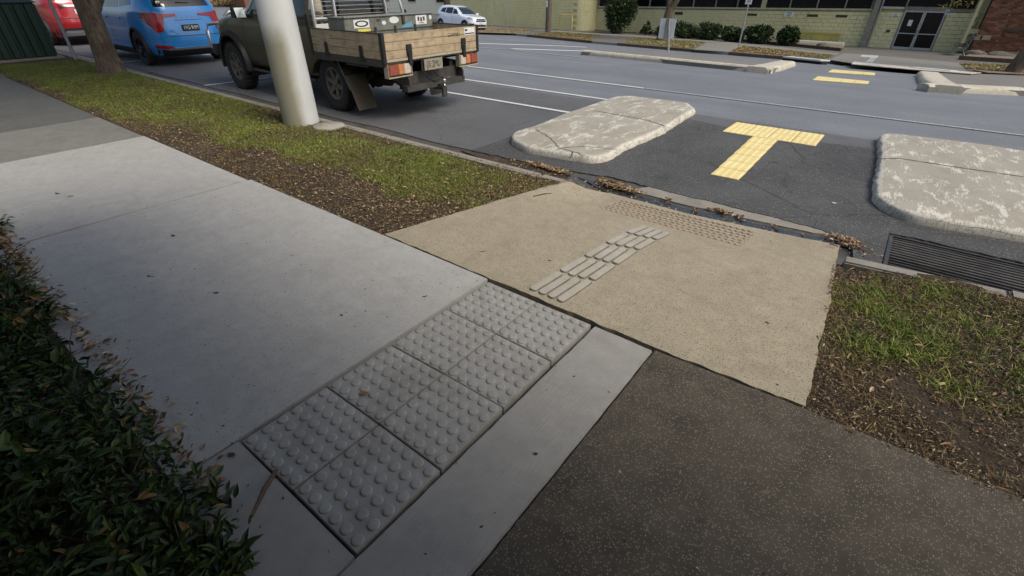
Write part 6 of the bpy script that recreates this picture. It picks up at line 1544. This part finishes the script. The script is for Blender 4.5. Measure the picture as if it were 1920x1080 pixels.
# double doors and what surrounds them
zt = PW(1690, 19.5, YM)[1]; zb_ = PW(1671, 91.5, YM)[1]; xm = (x_d0+x_d1)/2
for a, b in ((x_d0, xm-.015), (xm+.015, x_d1)):
    m = MB(); f_ = .055; zm = zb_+(zt-zb_)*.42
    m.box(a, YM+.03, zb_, a+f_, YM+.08, zt); m.box(b-f_, YM+.03, zb_, b, YM+.08, zt); m.box(a+f_, YM+.03, zb_, b-f_, YM+.08, zb_+.13); m.box(a+f_, YM+.03, zt-.07, b-f_, YM+.08, zt); m.box(a+f_, YM+.03, zm-.02, b-f_, YM+.08, zm+.02)
    d = m.build('door', 'aluminium', bld, world=True); LOC[d.name] = LOC[bld.name]
    MB().box(a+f_, YM+.05, zb_+.13, b-f_, YM+.06, zm-.02).build('pane', 'window_black', d, world=True)
    MB().box(a+f_, YM+.05, zm+.02, b-f_, YM+.06, zt-.07).build('pane', 'window_black', d, world=True)
    if a == x_d0: MB().box(a+.33, YM+.044, zt-.75, a+.52, YM+.049, zt-.45).build('notice', 'sticker_white', d, world=True)
    MB().cyl((b-.035 if a == x_d0 else a+.035, YM+.0, zm-.15), (b-.035 if a == x_d0 else a+.035, YM+.0, zm+.2), .014, n=8).build('handle', 'chrome', d, world=True)
m = MB(); m.box(x_d0-.06, YM-.01, zb_-.02, x_d0-.004, YM+.12, 2.6); m.box(x_d1+.004, YM-.01, zb_-.02, x_d1+.06, YM+.12, 2.6); m.box(x_d0, YM-.01, zt+.004, x_d1, YM+.12, zt+.10); m.box(x_d0-.06, YM-.015, zt+.11, x_d1+.06, YM+.1, zt+.19)
m.build('door_frame', 'grey_trim', bld, world=True)
MB().box(x_d0+.0, YM+.09, zt+.2, x_d1, YM+.11, 2.6).build('window_pane', 'window_black', bld, world=True)
x1, x2 = PW(1650, 10, YM)[0], x_d0-.1
MB().box(x1, YM-.03, zt+.07, x2, YM+.03, zt+.17).build('sill', 'aluminium', bld, world=True)
MB().box(x1+.06, YM-.015, zt+.18, x2, YM+.02, 2.6).build('window_pane', 'window_black', bld, world=True)
MB().box(x_d1+.1, YM-.015, zt+.16, PW(1830, 10, YM)[0], YM+.02, 2.6).build('window_pane', 'window_black', bld, world=True)
MB().box(x_d1+.1, YM-.03, zt+.0, PW(1826, 15, YM)[0], YM-.001, zt+.12).build('beam', 'grey_trim', bld, world=True)
# notices on the wall
def wallsign(px0, py0, px1, py1, mat, rows, name, label, lettering=None, ink='ink_green'):
    xa, za = PW(px0, py0, YM-.02); xb, zb__ = PW(px1, py1, YM-.02)
    t = thing(name, label, 'sign', ((xa+xb)/2, YM-.022, (za+zb__)/2))
    MB().box(xa, YM-.028, zb__, xb, YM-.012, za).build('board', mat, t, world=True, bevel=.003)
    for i, w_ in enumerate(rows):      # lines of print too small to read in the photograph
        z = (za-zb__)*(.5-(i+.65)/(len(rows)+.3)); h_ = (za-zb__)/len(rows)*.2
        MB().box(-(xb-xa)*w_/2, -.0085, z-h_, (xb-xa)*w_/2, -.0062, z+h_).build('print_line', ink, t)
    return t
wallsign(1472, 21.5, 1487, 31.5, 'sticker_white', [.5, .55, .35], 'wall_sign', 'white sign with three lines of green lettering below the window strip')
wallsign(1673, 25.5, 1685.5, 32.5, 'sticker_white', [.3, .7], 'wall_sign', 'small white notice just left of the glass doors', ink='ink_black')
xa, za = PW(1662, 56, YM-.02)
MB().box(-.09, -.03, -.07, .09, .02, .07).build('letter_slot', 'dark_steel', loc=(xa+.1, YM-.02, za-.05), bevel=.01, label='small dark intercom box on the wall left of the glass doors', cat='intercom')
xa, za = PW(1766, 27, YM-.02); xb, zb3 = PW(1790, 27, YM-.02)
m = MB(); g = np.random.default_rng(3)
for r_ in range(2):
    x = xa+.12
    while x < xb+.05 and not (r_ == 0 and x > xa+.5): m.box(x, YM-.016, za-.02+(.16 if r_ == 0 else 0), x+.05, YM-.004, za+.07+(.16 if r_ == 0 else 0)); m.box(x, YM-.016, za+.1 if r_ else za+.24, x+.03, YM-.004, za+.115 if r_ else za+.255); x += .085
m.build('door_lettering', 'sticker_white', bld, world=True, kind='stuff')
# the yellow gate-like panel leaning on the wall behind the shrubs
xa, za = PW(1502, 60, YM-.1); xb, zb4 = PW(1576, 62, YM-.1)
gt = thing('wall_panel', 'bright yellow ribbed panel against the block wall right of the last shrub', 'panel', (xa, YM-.12, za-.6))
MB().box(xa, YM-.10, za-.62, xb, YM-.05, za).build('board', 'gate_yellow', gt, world=True)
for i in range(7):
    xx = xa+.02+(xb-xa-.04)*i/6; MB().hexa([(xx-.03, YM-.16, za-.62), (xx+.03, YM-.16, za-.62), (xx+.03, YM-.101, za-.62), (xx-.03, YM-.101, za-.62)], [(xx+.02, YM-.13, za-.03), (xx+.07, YM-.13, za-.03), (xx+.07, YM-.101, za-.03), (xx+.02, YM-.101, za-.03)]).build('rib', 'gate_yellow', gt, world=True)
MB().box(xa-.03, YM-.15, za-.03, xb+.03, YM-.05, za+.03).build('top_rail', 'gate_yellow', gt, world=True)
xa, za = PW(1500, 80, YM-.5); xb, _ = PW(1583, 84, YM-.5)
MB().box(xa, YM-.9, -1.70, xb, YM-.5, -1.36).build('low_wall', 'cream_wall', label='low pale block kerb at the wall behind the last shrub', cat='low wall', bevel=.02)

# --- its projecting wing with the rounded corner
wg = thing('building_wing', 'long windowless yellow block wall with a rounded right hand corner', 'building', (-28, YW, -1.6))
x0w, x1w = PW(845, 20, YW)[0], PW(1078, 30, YW)[0]; rad = 1.15
MB().box(x0w, YW+.13, -2.3, x1w, YW+9, 3.4).build('wall_core', 'block_joint', wg, world=True)
m = MB(); m2 = []
for r_ in range(16):
    z1 = 1.3-r_*bh; z0 = z1-bh; off = (r_ % 2)*bw/2; x = x1w-off
    while x > x0w+.1:
        xa = max(x0w, x-bw); m2.append((xa, x, z0, z1)); x -= bw
m2.sort(key=lambda c: -c[1]); big = [c for c in m2 if c[2] < .8]
vis = big[:300]; me = None
for c in vis:
    if abs(c[1]-c[0]-bw) < .01:
        if me is None: o = MB().box(-bw/2+.0045, 0,   .0045, bw/2-.0045, .128, bh-.0045).build('block', 'yellow_block', wg, bevel=.006, segs=1); me = o.data
        else: o = bpy.data.objects.new('block', me); COL.objects.link(o); o.parent = wg
        o.location = ((c[0]+c[1])/2+28, rng.uniform(-.003, .003), c[2]+1.6)
    else: MB().box(c[0]+.0045, YW, c[2]+.0045, c[1]-.0045, YW+.128, c[3]-.0045).build('block', 'yellow_block', wg, world=True)
vs_ = set(vis); m = MB()
for c in m2:
    if c not in vs_: m.box(c[0]+.0045, YW, c[2]+.0045, c[1]-.0045, YW+.128, c[3]-.0045)
m.build('blockwork', 'yellow_block', wg, world=True, kind='stuff')
# rounded corner in curved blocks
cx_, cy_ = x1w, YW+rad
m = MB(); m.lathe([(rad-.02, -2.3), (rad-.02, 1.35)], (cx_, cy_, 0), 'z', 48, True); m.build('corner_core', 'block_joint', wg, world=True)
for r_ in range(15):
    z1 = 1.3-r_*bh; z0 = z1-bh
    for q in range(6):
        a0 = -math.pi/2+(q+(.5 if r_ % 2 else 0))*.30; a1 = a0+.30-.012; n = 4; vs = []
        for t in range(n+1):
            a = a0+(a1-a0)*t/n
            for rr_ in (rad-.03, rad+.0): vs += [(cx_+rr_*math.cos(a), cy_+rr_*math.sin(a), z0+.0045), (cx_+rr_*math.cos(a), cy_+rr_*math.sin(a), z1-.0045)]
        mm = MB(); mm.add(vs, [f for t in range(n) for f in ((4*t+2, 4*t+6, 4*t+7, 4*t+3), (4*t+3, 4*t+7, 4*t+5, 4*t+1), (4*t, 4*t+4, 4*t+6, 4*t+2))]+[(0, 2, 3, 1), (4*n, 4*n+1, 4*n+3, 4*n+2)], False)
        mm.build('curved_block', 'yellow_block', wg, world=True)
MB().box(x0w, YW-.2, 3.0, x1w+rad, YW+9, 3.4).build('roof', 'grey_trim', wg, world=True)

# --- brick building at the right
xb0 = PW(1834, 60, 37.3)[0]
br = thing('brick_building', 'old red brick building with pale stone plinth at the right edge', 'building', (xb0, 37.4, -1.6))
MB().box(xb0+.02, 37.42, -2.4, 22, 46, 6).build('wall_core', 'mortar', br, world=True)
MB().box(xb0-.0, 37.12, -2.4, xb0+.93, 37.42, 6).build('pier_core', 'mortar', br, world=True)
m = MB(); T = []; g = np.random.default_rng(5)
def brickrun(xa, xb, yf, za, zb_, skip=None):
    z = za; r_ = 0
    while z < zb_:
        x = xa-(.12 if r_ % 2 else 0)
        while x < xb:
            a, b = max(xa, x), min(xb, x+.235)
            if b-a > .03 and not (skip and skip(a, z)): m.box(a+.005, yf-.012-g.random()*.005, z, b-.005, yf+.02, z+.072); T.extend([g.random()]*6)
            x += .24
        z += .083; r_ += 1
dark_z = PW(1880, 57, 37.3)[1]
brickrun(xb0+.93, 7.5, 37.42, -1.35, 1.6, lambda a, z: abs(z-dark_z) < .06)
brickrun(xb0, xb0+.93, 37.12, -1.5, 1.6)
m.build('brickwork', 'red_brick', br, world=True, kind='stuff', tint=T, fixn=False)
MB().box(xb0+.93, 37.30, -2.0, 22, 37.419, -1.36).build('plinth', 'stone_pale', br, world=True, bevel=.02)
MB().box(xb0-.06, 37.0, -2.0, xb0+.99, 37.119, -1.5).build('plinth', 'stone_pale', br, world=True, bevel=.02)
MB().box(xb0+.94, 37.36, dark_z-.07, 22, 37.45, dark_z+.05).build('string_course', 'vent_brown', br, world=True)
for (a, b) in ((1838, 70), (1815, 58), (1822, 70)):
    xa, za = PW(a, b, 37.1); MB().box(xa, 37.06, za-.12, xa+.42, 37.13, za+.1).build('repair_stone', 'stone_pale', br, world=True, bevel=.01)
xa, za = PW(1823, 40, 37.0)
MB().box(xa-.07, 36.96, -1.3, xa+.07, 37.06, 4).build('corner_strip', 'cream_trim', br, world=True)

# --- pale building and background beyond the white car
pb = thing('pale_building', 'cream rendered building glimpsed behind the ute rack and white car', 'building', (-62, 52, -2))
MB().box(-85, 52, -3, -47, 62, 3).build('wall', 'cream_wall', pb, world=True)
for i in range(5):
    x = -52-i*5.5; fr = MB().box(x-.8, 51.93, -.6, x+.8, 51.995, 1.0).build('window', 'cream_trim', pb, world=True); LOC[fr.name] = LOC[pb.name]
    MB().box(x-.7, 51.90, -.5, x+.7, 51.925, .9).build('pane', 'window_black', fr, world=True)
MB().box(-86, 51.4, 3.003, -46, 62.5, 3.3).build('roof', 'grey_trim', pb, world=True)
rb = thing('brown_building', 'low brown brick house far up the street beyond the blue car', 'building', (-110, 48, -2))
MB().box(-135, 46, -4, -92, 58, 3).build('wall', 'red_brick', rb, world=True, tint=[.6]*6, fixn=False)
MB().hexa([(-137, 45, 3.003), (-91, 45, 3.003), (-91, 59, 3.003), (-137, 59, 3.003)], [(-130, 51, 6), (-98, 51, 6), (-98, 53, 6), (-130, 53, 6)]).build('roof', 'grey_trim', rb, world=True)
for i in range(5):
    x = -97-i*7; fr = MB().box(x-1, 45.93, -.8, x+1, 45.995, 1.0).build('window', 'cream_trim', rb, world=True); LOC[fr.name] = LOC[rb.name]
    MB().box(x-.9, 45.90, -.7, x+.9, 45.925, .9).build('pane', 'window_black', fr, world=True)

# --- street things
pp = P(1028, 60, FAR)
zz = float(zfar(*pp)); t = thing('power_pole', 'grey timber power pole before the windowless yellow wall', 'power pole', (pp[0], pp[1], zz))
m = MB(); m.cyl((0, 0, -.2), (0, 0, 8), .215, .15, n=20); m.build('pole', 'timber_grey', t)
m = MB(); m.box(-.12, -.225, 1.55, -.01, -.20, 1.95); m.build('number_tag', 'sticker_white', t)
m = MB(); m.cyl((-.20, -.05, -.1), (-.19, -.05, 5), .03, n=8); m.build('cable_guard', 'dark_steel', t)
q = P(950, 56.5, FAR); MB().cyl((0, 0, -.2), (0, 0, 3.2), .045, n=10).build('sign_post', 'galvanised', loc=(q[0], q[1], float(zfar(*q))), label='thin grey post on the leafy verge right of the white car', cat='post')
q = P(1384, 91, FAR); z0 = float(zfar(*q)); xa, za = PW(1402, 8, q[1]); xb, zb_ = PW(1393, 8, q[1])
t = thing('parking_sign', 'slim grey post with a small white parking sign on the far verge', 'sign', (q[0], q[1], z0))
MB().cyl((0, 0, -.2), (0, 0, 2.75), .035, n=10).build('post', 'galvanised', t)
s = MB().box(-.15, -.06, za-z0, .15, -.045, za-z0+.48).build('sign_plate', 'sticker_white', t, bevel=.004)
for z_, w_ in ((.10, .09), (.17, .07)): MB().box(-w_, -.063, za-z0+z_-.015, w_, -.0605, za-z0+z_+.015).build('print_line', 'ink_green', s)
# keep left sign on the median, seen from behind
q = P(1254, 103); z0 = float(zroad(q[1]))+.1
Yq = q[1]; (xa, za), (xb, zb_), (xc, zc), (xd, zd_) = PW(1237, 34, Yq), PW(1266, 33, Yq), PW(1235, 72, Yq), PW(1264, 72, Yq)
t = thing('median_sign', 'white backed traffic sign on a grey post standing on the left median', 'sign', (q[0], Yq, z0))
xm = (xa+xb+xc+xd)/4-q[0]; ztop = za-z0; zbot = zc-z0; wd = (xb-xa+xd-xc)/4
MB().cyl((0, 0, -.2), (xm*.9, 0, ztop-.02), .038, n=12).build('post', 'galvanised', t)
MB().box(xm-wd, .03, zbot, xm+wd, .045, ztop).build('sign_plate', 'white_dirty', t, bevel=.006)
MB().box(xm-.075, -.045, zbot-.02, xm+.075, -.036, ztop).build('sign_channel', 'grey_trim', t, bevel=.004)
xh0, zh0 = PW(1049, 54, 35.9); xh1, _ = PW(1072, 52, 35.9); zt_ = PW(1060, 28, 35.9)[1]
for k, yy in enumerate((35.9,)):
    zg = float(zfar(0, 35.9)); m = MB(); m.tube([(xh0, yy, zg-.1), (xh0, yy, zt_-.02), (xh0+.04, yy, zt_), (xh1-.04, yy, zt_), (xh1, yy, zt_-.02), (xh1, yy, zg-.1)], .035, 8)
    c0 = ((xh0+xh1)/2, yy, zg); m.v = [(a-c0[0], b-c0[1], c-c0[2]) for a, b, c in m.v]
    m.build('guard_rail', 'rail_yellow', loc=c0, label='yellow tube hoop rail at the foot of the yellow wall', cat='rail')

# the bench by the brick wall, seen end on
bx, by = P(1782, 104, FAR); bz = float(zfar(bx, by)); t = thing('bench', 'old timber bench on the pavement beside the brick building', 'bench', (bx, by, bz))
for i in range(3): MB().box(.0+i*.17, -.1, .42+.0*i, .15+i*.17, 1.5, .46).build('seat_slat', 'bench_timber', t, bevel=.005)
for i in range(3):
    a = .5+i*.055; z = .52+i*.16
    MB().hexa([(a, -.1, z), (a+.03, -.1, z), (a+.03, 1.5, z), (a, 1.5, z)], [(a+.045, -.1, z+.13), (a+.075, -.1, z+.13), (a+.075, 1.5, z+.13), (a+.045, 1.5, z+.13)]).build('back_slat', 'bench_timber', t, bevel=.005)
for y in (.05, 1.35):
    m = MB(); m.tube([(.06, y, 0), (.03, y, .25), (.08, y, .42), (.48, y, .42), (.50, y, .5), (.66, y, 1.0)], .025, 6); m.build('end_frame', 'galvanised', t)
    m = MB(); m.tube([(.55, y, 0), (.42, y, .2), (.46, y, .42)], .025, 6); m.build('leg', 'galvanised', t)
# garden bed with rocks by the brick wall
W = [PF(*q) for q in ((1796, 112), (1832, 99), (1930, 101), (1930, 121))]
sheet('garden_bed', W, lambda x, y: zfar(x, y)+.08, 'mulch', .12, kind='structure')
a, b = W[0], W[3]; d = Vector((b[0]-a[0], b[1]-a[1])).normalized(); n = Vector((-d.y, d.x))*.05
MB().prism([(a[0]-n.x, a[1]-n.y), (b[0]-n.x, b[1]-n.y), (b[0]+n.x, b[1]+n.y), (a[0]+n.x, a[1]+n.y)], -.05, .17, zfar).build('garden_edging', 'edging', kind='structure', bevel=.01)
def rock(px, py, rx, ry, rz, label, seed):
    c = PF(px, py); bm = bmesh.new(); bmesh.ops.create_icosphere(bm, subdivisions=3, radius=1)
    for v in bm.verts:
        k_ = .75+.5*float(fbm(v.co.x*1.6+seed*7, v.co.y*1.6+v.co.z, seed)); v.co = Vector((v.co.x*rx*k_, v.co.y*ry*k_, v.co.z*rz*k_))
    me = bpy.data.meshes.new('rock'); bm.to_mesh(me); bm.free(); me.materials.append(MATS['rock']); o = bpy.data.objects.new('rock', me); COL.objects.link(o)
    o.location = (c[0], c[1], float(zfar(*c))+.08); tag(o, label, 'rock')
rock(1826, 105, .5, .3, .22, 'left hand flat rock in the bed by the brick wall', 3); rock(1872, 107.5, .55, .3, .18, 'right hand flat rock in the bed by the brick wall', 5)
rock(1541, 90, .32, .25, .22, 'brown rock in the mulch right of the last shrub', 8)

# shrubs
def shrub(name, px0, px1, pyt, pyb, Y, label, n, size, seed, cat='shrub', lobes=6, mat='bush_leaf', flatb=.9):
    (xa, z_), (xb, _) = PW(px0, (pyt+pyb)/2, Y), PW(px1, (pyt+pyb)/2, Y); pxm = (px0+px1)/2; zt_ = PW(pxm, pyt, Y)[1]; zb_ = PW(pxm, pyb, Y)[1]
    zg = float(zfar(0, Y))+.05; zb_ = min(zb_, zg+.15); g = np.random.default_rng(seed); cx, rx = (xa+xb)/2, (xb-xa)/2; H_ = zt_-zg
    t = thing(name, label, cat, (cx, Y, zg)); cen = [(cx, Y, zg+H_*.48, rx*.72, rx*.7, H_*.46)]
    for i in range(lobes):
        a = g.random()*2*math.pi; cen.append((cx+math.cos(a)*rx*.5, Y+math.sin(a)*rx*.4, zg+H_*(.25+.5*g.random()), rx*(.30+.2*g.random()), rx*.4, H_*(.20+.16*g.random())))
    m = MB()
    for i in range(5):
        a = 2*math.pi*i/5; m.tube([(cx+.04*math.cos(a), Y+.04*math.sin(a), zg-.1), (cx+rx*.3*math.cos(a), Y+rx*.3*math.sin(a), zg+H_*.35), (cx+rx*.55*math.cos(a), Y+rx*.5*math.sin(a), zg+H_*.7)], [.03, .02, .008], 6)
    m.build('stems', 'bark', t, world=True); leafcloud('foliage', cen, n, size, mat, t, seed, aspect=.5, shell=.6); return t
shrub('round_bush', 1133, 1196, -22, 53, 35.7, 'big round dark green bush before the yellow wall', 9000, .16, 301, cat='bush', lobes=9)
shrub('small_plant', 1203, 1222, 46, 58, 36.4, 'small dark spiky plant between the big bush and tree', 160, .22, 302, cat='plant', lobes=3)
shrub('shrub', 1226, 1262, 46, 70, 35.8, 'dark clipped shrub half hidden by the leaning tree trunk', 2200, .13, 303)
for i, (a, b, tp, bt, Y, lab) in enumerate(((1262, 1312, 43, 72, 35.2, 'dark hedge plant just right of the median sign'), (1304, 1354, 44, 75, 34.9, 'right half of the dark low hedge under the windows'))):
    shrub('hedge_plant', a, b, tp, bt, Y, lab, 5200, .13, 310+i, cat='hedge', lobes=9)
shrub('shrub', 1350, 1400, 51, 76, 34.6, 'left shrub of the leafy pair under the white wall sign', 2600, .17, 320, lobes=5)
shrub('shrub', 1396, 1455, 50, 80, 34.3, 'wide leafy shrub behind the parking sign post', 3200, .17, 321, lobes=6)
shrub('shrub', 1457, 1506, 50, 86, 33.9, 'rightmost separate shrub beside the yellow panel', 2800, .17, 322, lobes=5)
# trees on the far side
q = PF(1240, 76); zz = float(zfar(*q)); x, y = q
tp = PW(1258, 0, y); 
street_tree('street_tree', (x, y, zz), 'forked street tree on the far verge behind the median sign', ([(x, y, zz-.2), (x, y, zz), (x+.05, y, zz+.4), (x+.18, y, zz+1.2), (x+.26, y, zz+1.75)], [.42, .33, .27, .24, .24]),
    [([(x+.22, y, zz+1.55), (x+.12, y, zz+2.2), (x-.3, y, zz+3.6), (x-.7, y, zz+5)], [.17, .15, .11, .06]), ([(x+.28, y, zz+1.55), (x+.62, y, zz+2.2), (x+1.2, y, zz+3.3), (x+2, y, zz+4.8)], [.17, .15, .11, .06])],
    [(x-.5, y, zz+6.2, 2.2, 2.2, 1.4), (x+1.4, y, zz+6.4, 2.4, 2.2, 1.5)], 2500, .22, seed=41)
q = PF(1900, 136); zz = float(zfar(*q)); x, y = q; L = PW(1795, 2, 27)
street_tree('autumn_tree', (x, y, zz), 'dark trunked tree with yellowing leaves at the right edge beyond the road', ([(x, y, zz-.2), (x, y, zz), (x+.12, y, zz+.7), (x+.5, y, zz+2.2), (x+.7, y, zz+3.4)], [.34, .27, .22, .2, .16]),
    [([(x+.6, y, zz+2.8), (x, y+.6, zz+3.5), (L[0]+.3, 27, zz+3.2), (L[0]-.1, 27, L[1]+.3)], [.09, .06, .035, .012])],
    [(x+1, y, zz+5.6, 2.4, 2.2, 1.4), (L[0]+.0, 27, L[1]+.12, .62, .4, .28), (L[0]+.55, 27, L[1]+.5, .7, .5, .4), (L[0]-.25, 27, L[1]-.16, .35, .3, .12)], 2600, .13, 'autumn_leaf', seed=43)
x, y = -46.0, 40.0; zz = float(zfar(x, y)); q = PW(838, 6, y); x = q[0]
street_tree('street_tree', (x, y, zz), 'dark tree behind the white car, its trunk above the car roof', ([(x, y, zz-.2), (x, y, zz), (x, y, zz+1.4), (x+.1, y, zz+3)], [.5, .38, .33, .3]),
    [([(x, y, zz+2), (x-.8, y, zz+2.9), (x-2, y, zz+3.4)], [.14, .1, .03])], [(x-1.6, y, zz+3.2, 1.3, .8, .5), (x, y, zz+5.6, 3, 2.5, 1.6), (x-2.4, y, zz+5, 1.6, 1.6, 1.2)], 3000, .2, seed=44)
for i, (x, y, lab) in enumerate(((-38, 3.2, 'street tree far up the near verge behind the red car'), (-62, 2.6, 'most distant street tree of the near verge'), (-75, 41, 'tree far up the opposite side of the street'), (-92, 40, 'farthest tree on the opposite side of the street'))):
    zz = 0 if y < 5 else float(zfar(x, y))
    street_tree('street_tree', (x, y, zz), lab, ([(x, y, zz-.2), (x, y, zz), (x, y, zz+1.5), (x+.1, y, zz+2.6)], [.4, .3, .24, .2]), [([(x, y, zz+2), (x-.7, y+.3, zz+3), (x-1.2, y+.8, zz+4)], [.13, .1, .03])],
        [(x, y, zz+4.4, 2.6, 2.4, 1.5), (x+1.3, y-.8, zz+3.6, 1.6, 1.6, 1.0), (x-1.4, y+.9, zz+3.8, 1.7, 1.6, 1.1)], 3000, .2, seed=50+i)
shrub('dry_bush', 388, 446, -6, 15, 46, 'brown leafless bush beyond the ute bonnet', 2500, .3, 330, cat='bush', lobes=7, mat='dead_leaves')

# drain inlets in the far kerb: white lintel over a dark mouth
for a, b, lab in (((1468, 111), (1541, 118.5), 'kerb drain inlet with white lintel left of the far crossing'), ((1703, 132), (1783, 139.5), 'kerb drain inlet with white lintel right of the far crossing')):
    A, B = Vector(P(*a, .05)), Vector(P(*b, .05)); d = (B-A).normalized(); n = Vector((-d.y, d.x)); z = float(zroad(A.y))
    t = thing('drain_inlet', lab, 'drain inlet', (A.x, A.y, z))
    def qd(o0, o1, z0, z1, A=A, B=B, n=n):
        c = [A+n*o0, B+n*o0, B+n*o1, A+n*o1]; return MB().hexa([(p.x, p.y, float(zroad(p.y))+z0) for p in c], [(p.x, p.y, float(zroad(p.y))+z1) for p in c])
    qd(-.10, .5, .10, .165).build('lintel', 'white_dirty', t, world=True, bevel=.03)
    qd(-.02, .3, -.05, .099).build('mouth', 'pit_dark', t, world=True)
# tactile markings at the far crossing
t = thing('tactile_marking', 'pale ribbed tactile pads on the pavement before the glass doors', 'tactile paving', (*PF(1625, 120), float(zfar(*PF(1625, 120)))))
def padbars(c, n, u0=.25, off=.012, nm='rib'):
    A, B, C, D = [Vector(PF(*q)) for q in c]
    for i in range(n):
        a, b = (i+u0*.5)/n, (i+1-u0*1.4)/n; p = [A.lerp(B, a), A.lerp(B, b), D.lerp(C, b), D.lerp(C, a)]
        MB().prism([(q.x, q.y) for q in p], .0, off+.014, zfar).build(nm, 'white_dirty', t, world=True)
padbars([(1596, 120.5), (1655, 126), (1650, 121.5), (1601, 116.5)], 20); padbars([(1622, 117.5), (1636, 118.5), (1644, 109), (1633, 108.5)], 4, .4); padbars([(1612, 107), (1644, 109.5), (1648, 105.5), (1616, 103.5)], 11)
t2 = thing('tactile_strip', 'pale yellow strip with a short stem at the far kerb of the crossing', 'road marking', (*P(1615, 125), float(zroad(P(1615, 125)[1]))))
sheet('tactile_tile', [P(1583, 122.6), P(1647, 127.6), P(1644, 129.2), P(1580, 123.8)], lambda x, y: zroad(y)+.016, 'yellow_tactile', .014, parent=t2)
sheet('tactile_tile', [P(1608, 124.4), P(1612, 122.4), P(1627, 123.6), P(1624, 125.6)], lambda x, y: zroad(y)+.018, 'yellow_tactile', .014, parent=t2)

# ------------------------------------------------------------------ behind the viewer: unseen shop, added so its verandah shades the near paving
sh = thing('shade_shop', 'added unseen shop whose verandah roof shades the near paving', 'building', (3, -6, 0))
MB().box(-5.5, -10, -.3, 16, -3.2, 5.5).build('wall', 'cream_trim', sh, world=True)
MB().hexa([(-3.9, -3.19, 2.95), (16, -3.19, 2.95), (16, 1.35, 2.75), (-3.1, 1.35, 2.75)], [(-3.9, -3.19, 3.10), (16, -3.19, 3.10), (16, 1.35, 2.90), (-3.1, 1.35, 2.90)]).build('shade_verandah_roof', 'grey_trim', sh, world=True)
for x in (3.2, 7.5, 11.8): MB().cyl((x, 1.3, -.02), (x, 1.3, 2.74), .06, n=12).build('shade_verandah_post', 'grey_trim', sh, world=True)
for x in (-3.5, 0, 3.5, 7, 10.5): fr = MB().box(x-1.2, -3.19, .7, x+1.2, -3.12, 2.4).build('window', 'aluminium', sh, world=True); LOC[fr.name] = LOC[sh.name]; MB().box(x-1.1, -3.119, .8, x+1.1, -3.10, 2.3).build('pane', 'window_black', fr, world=True)
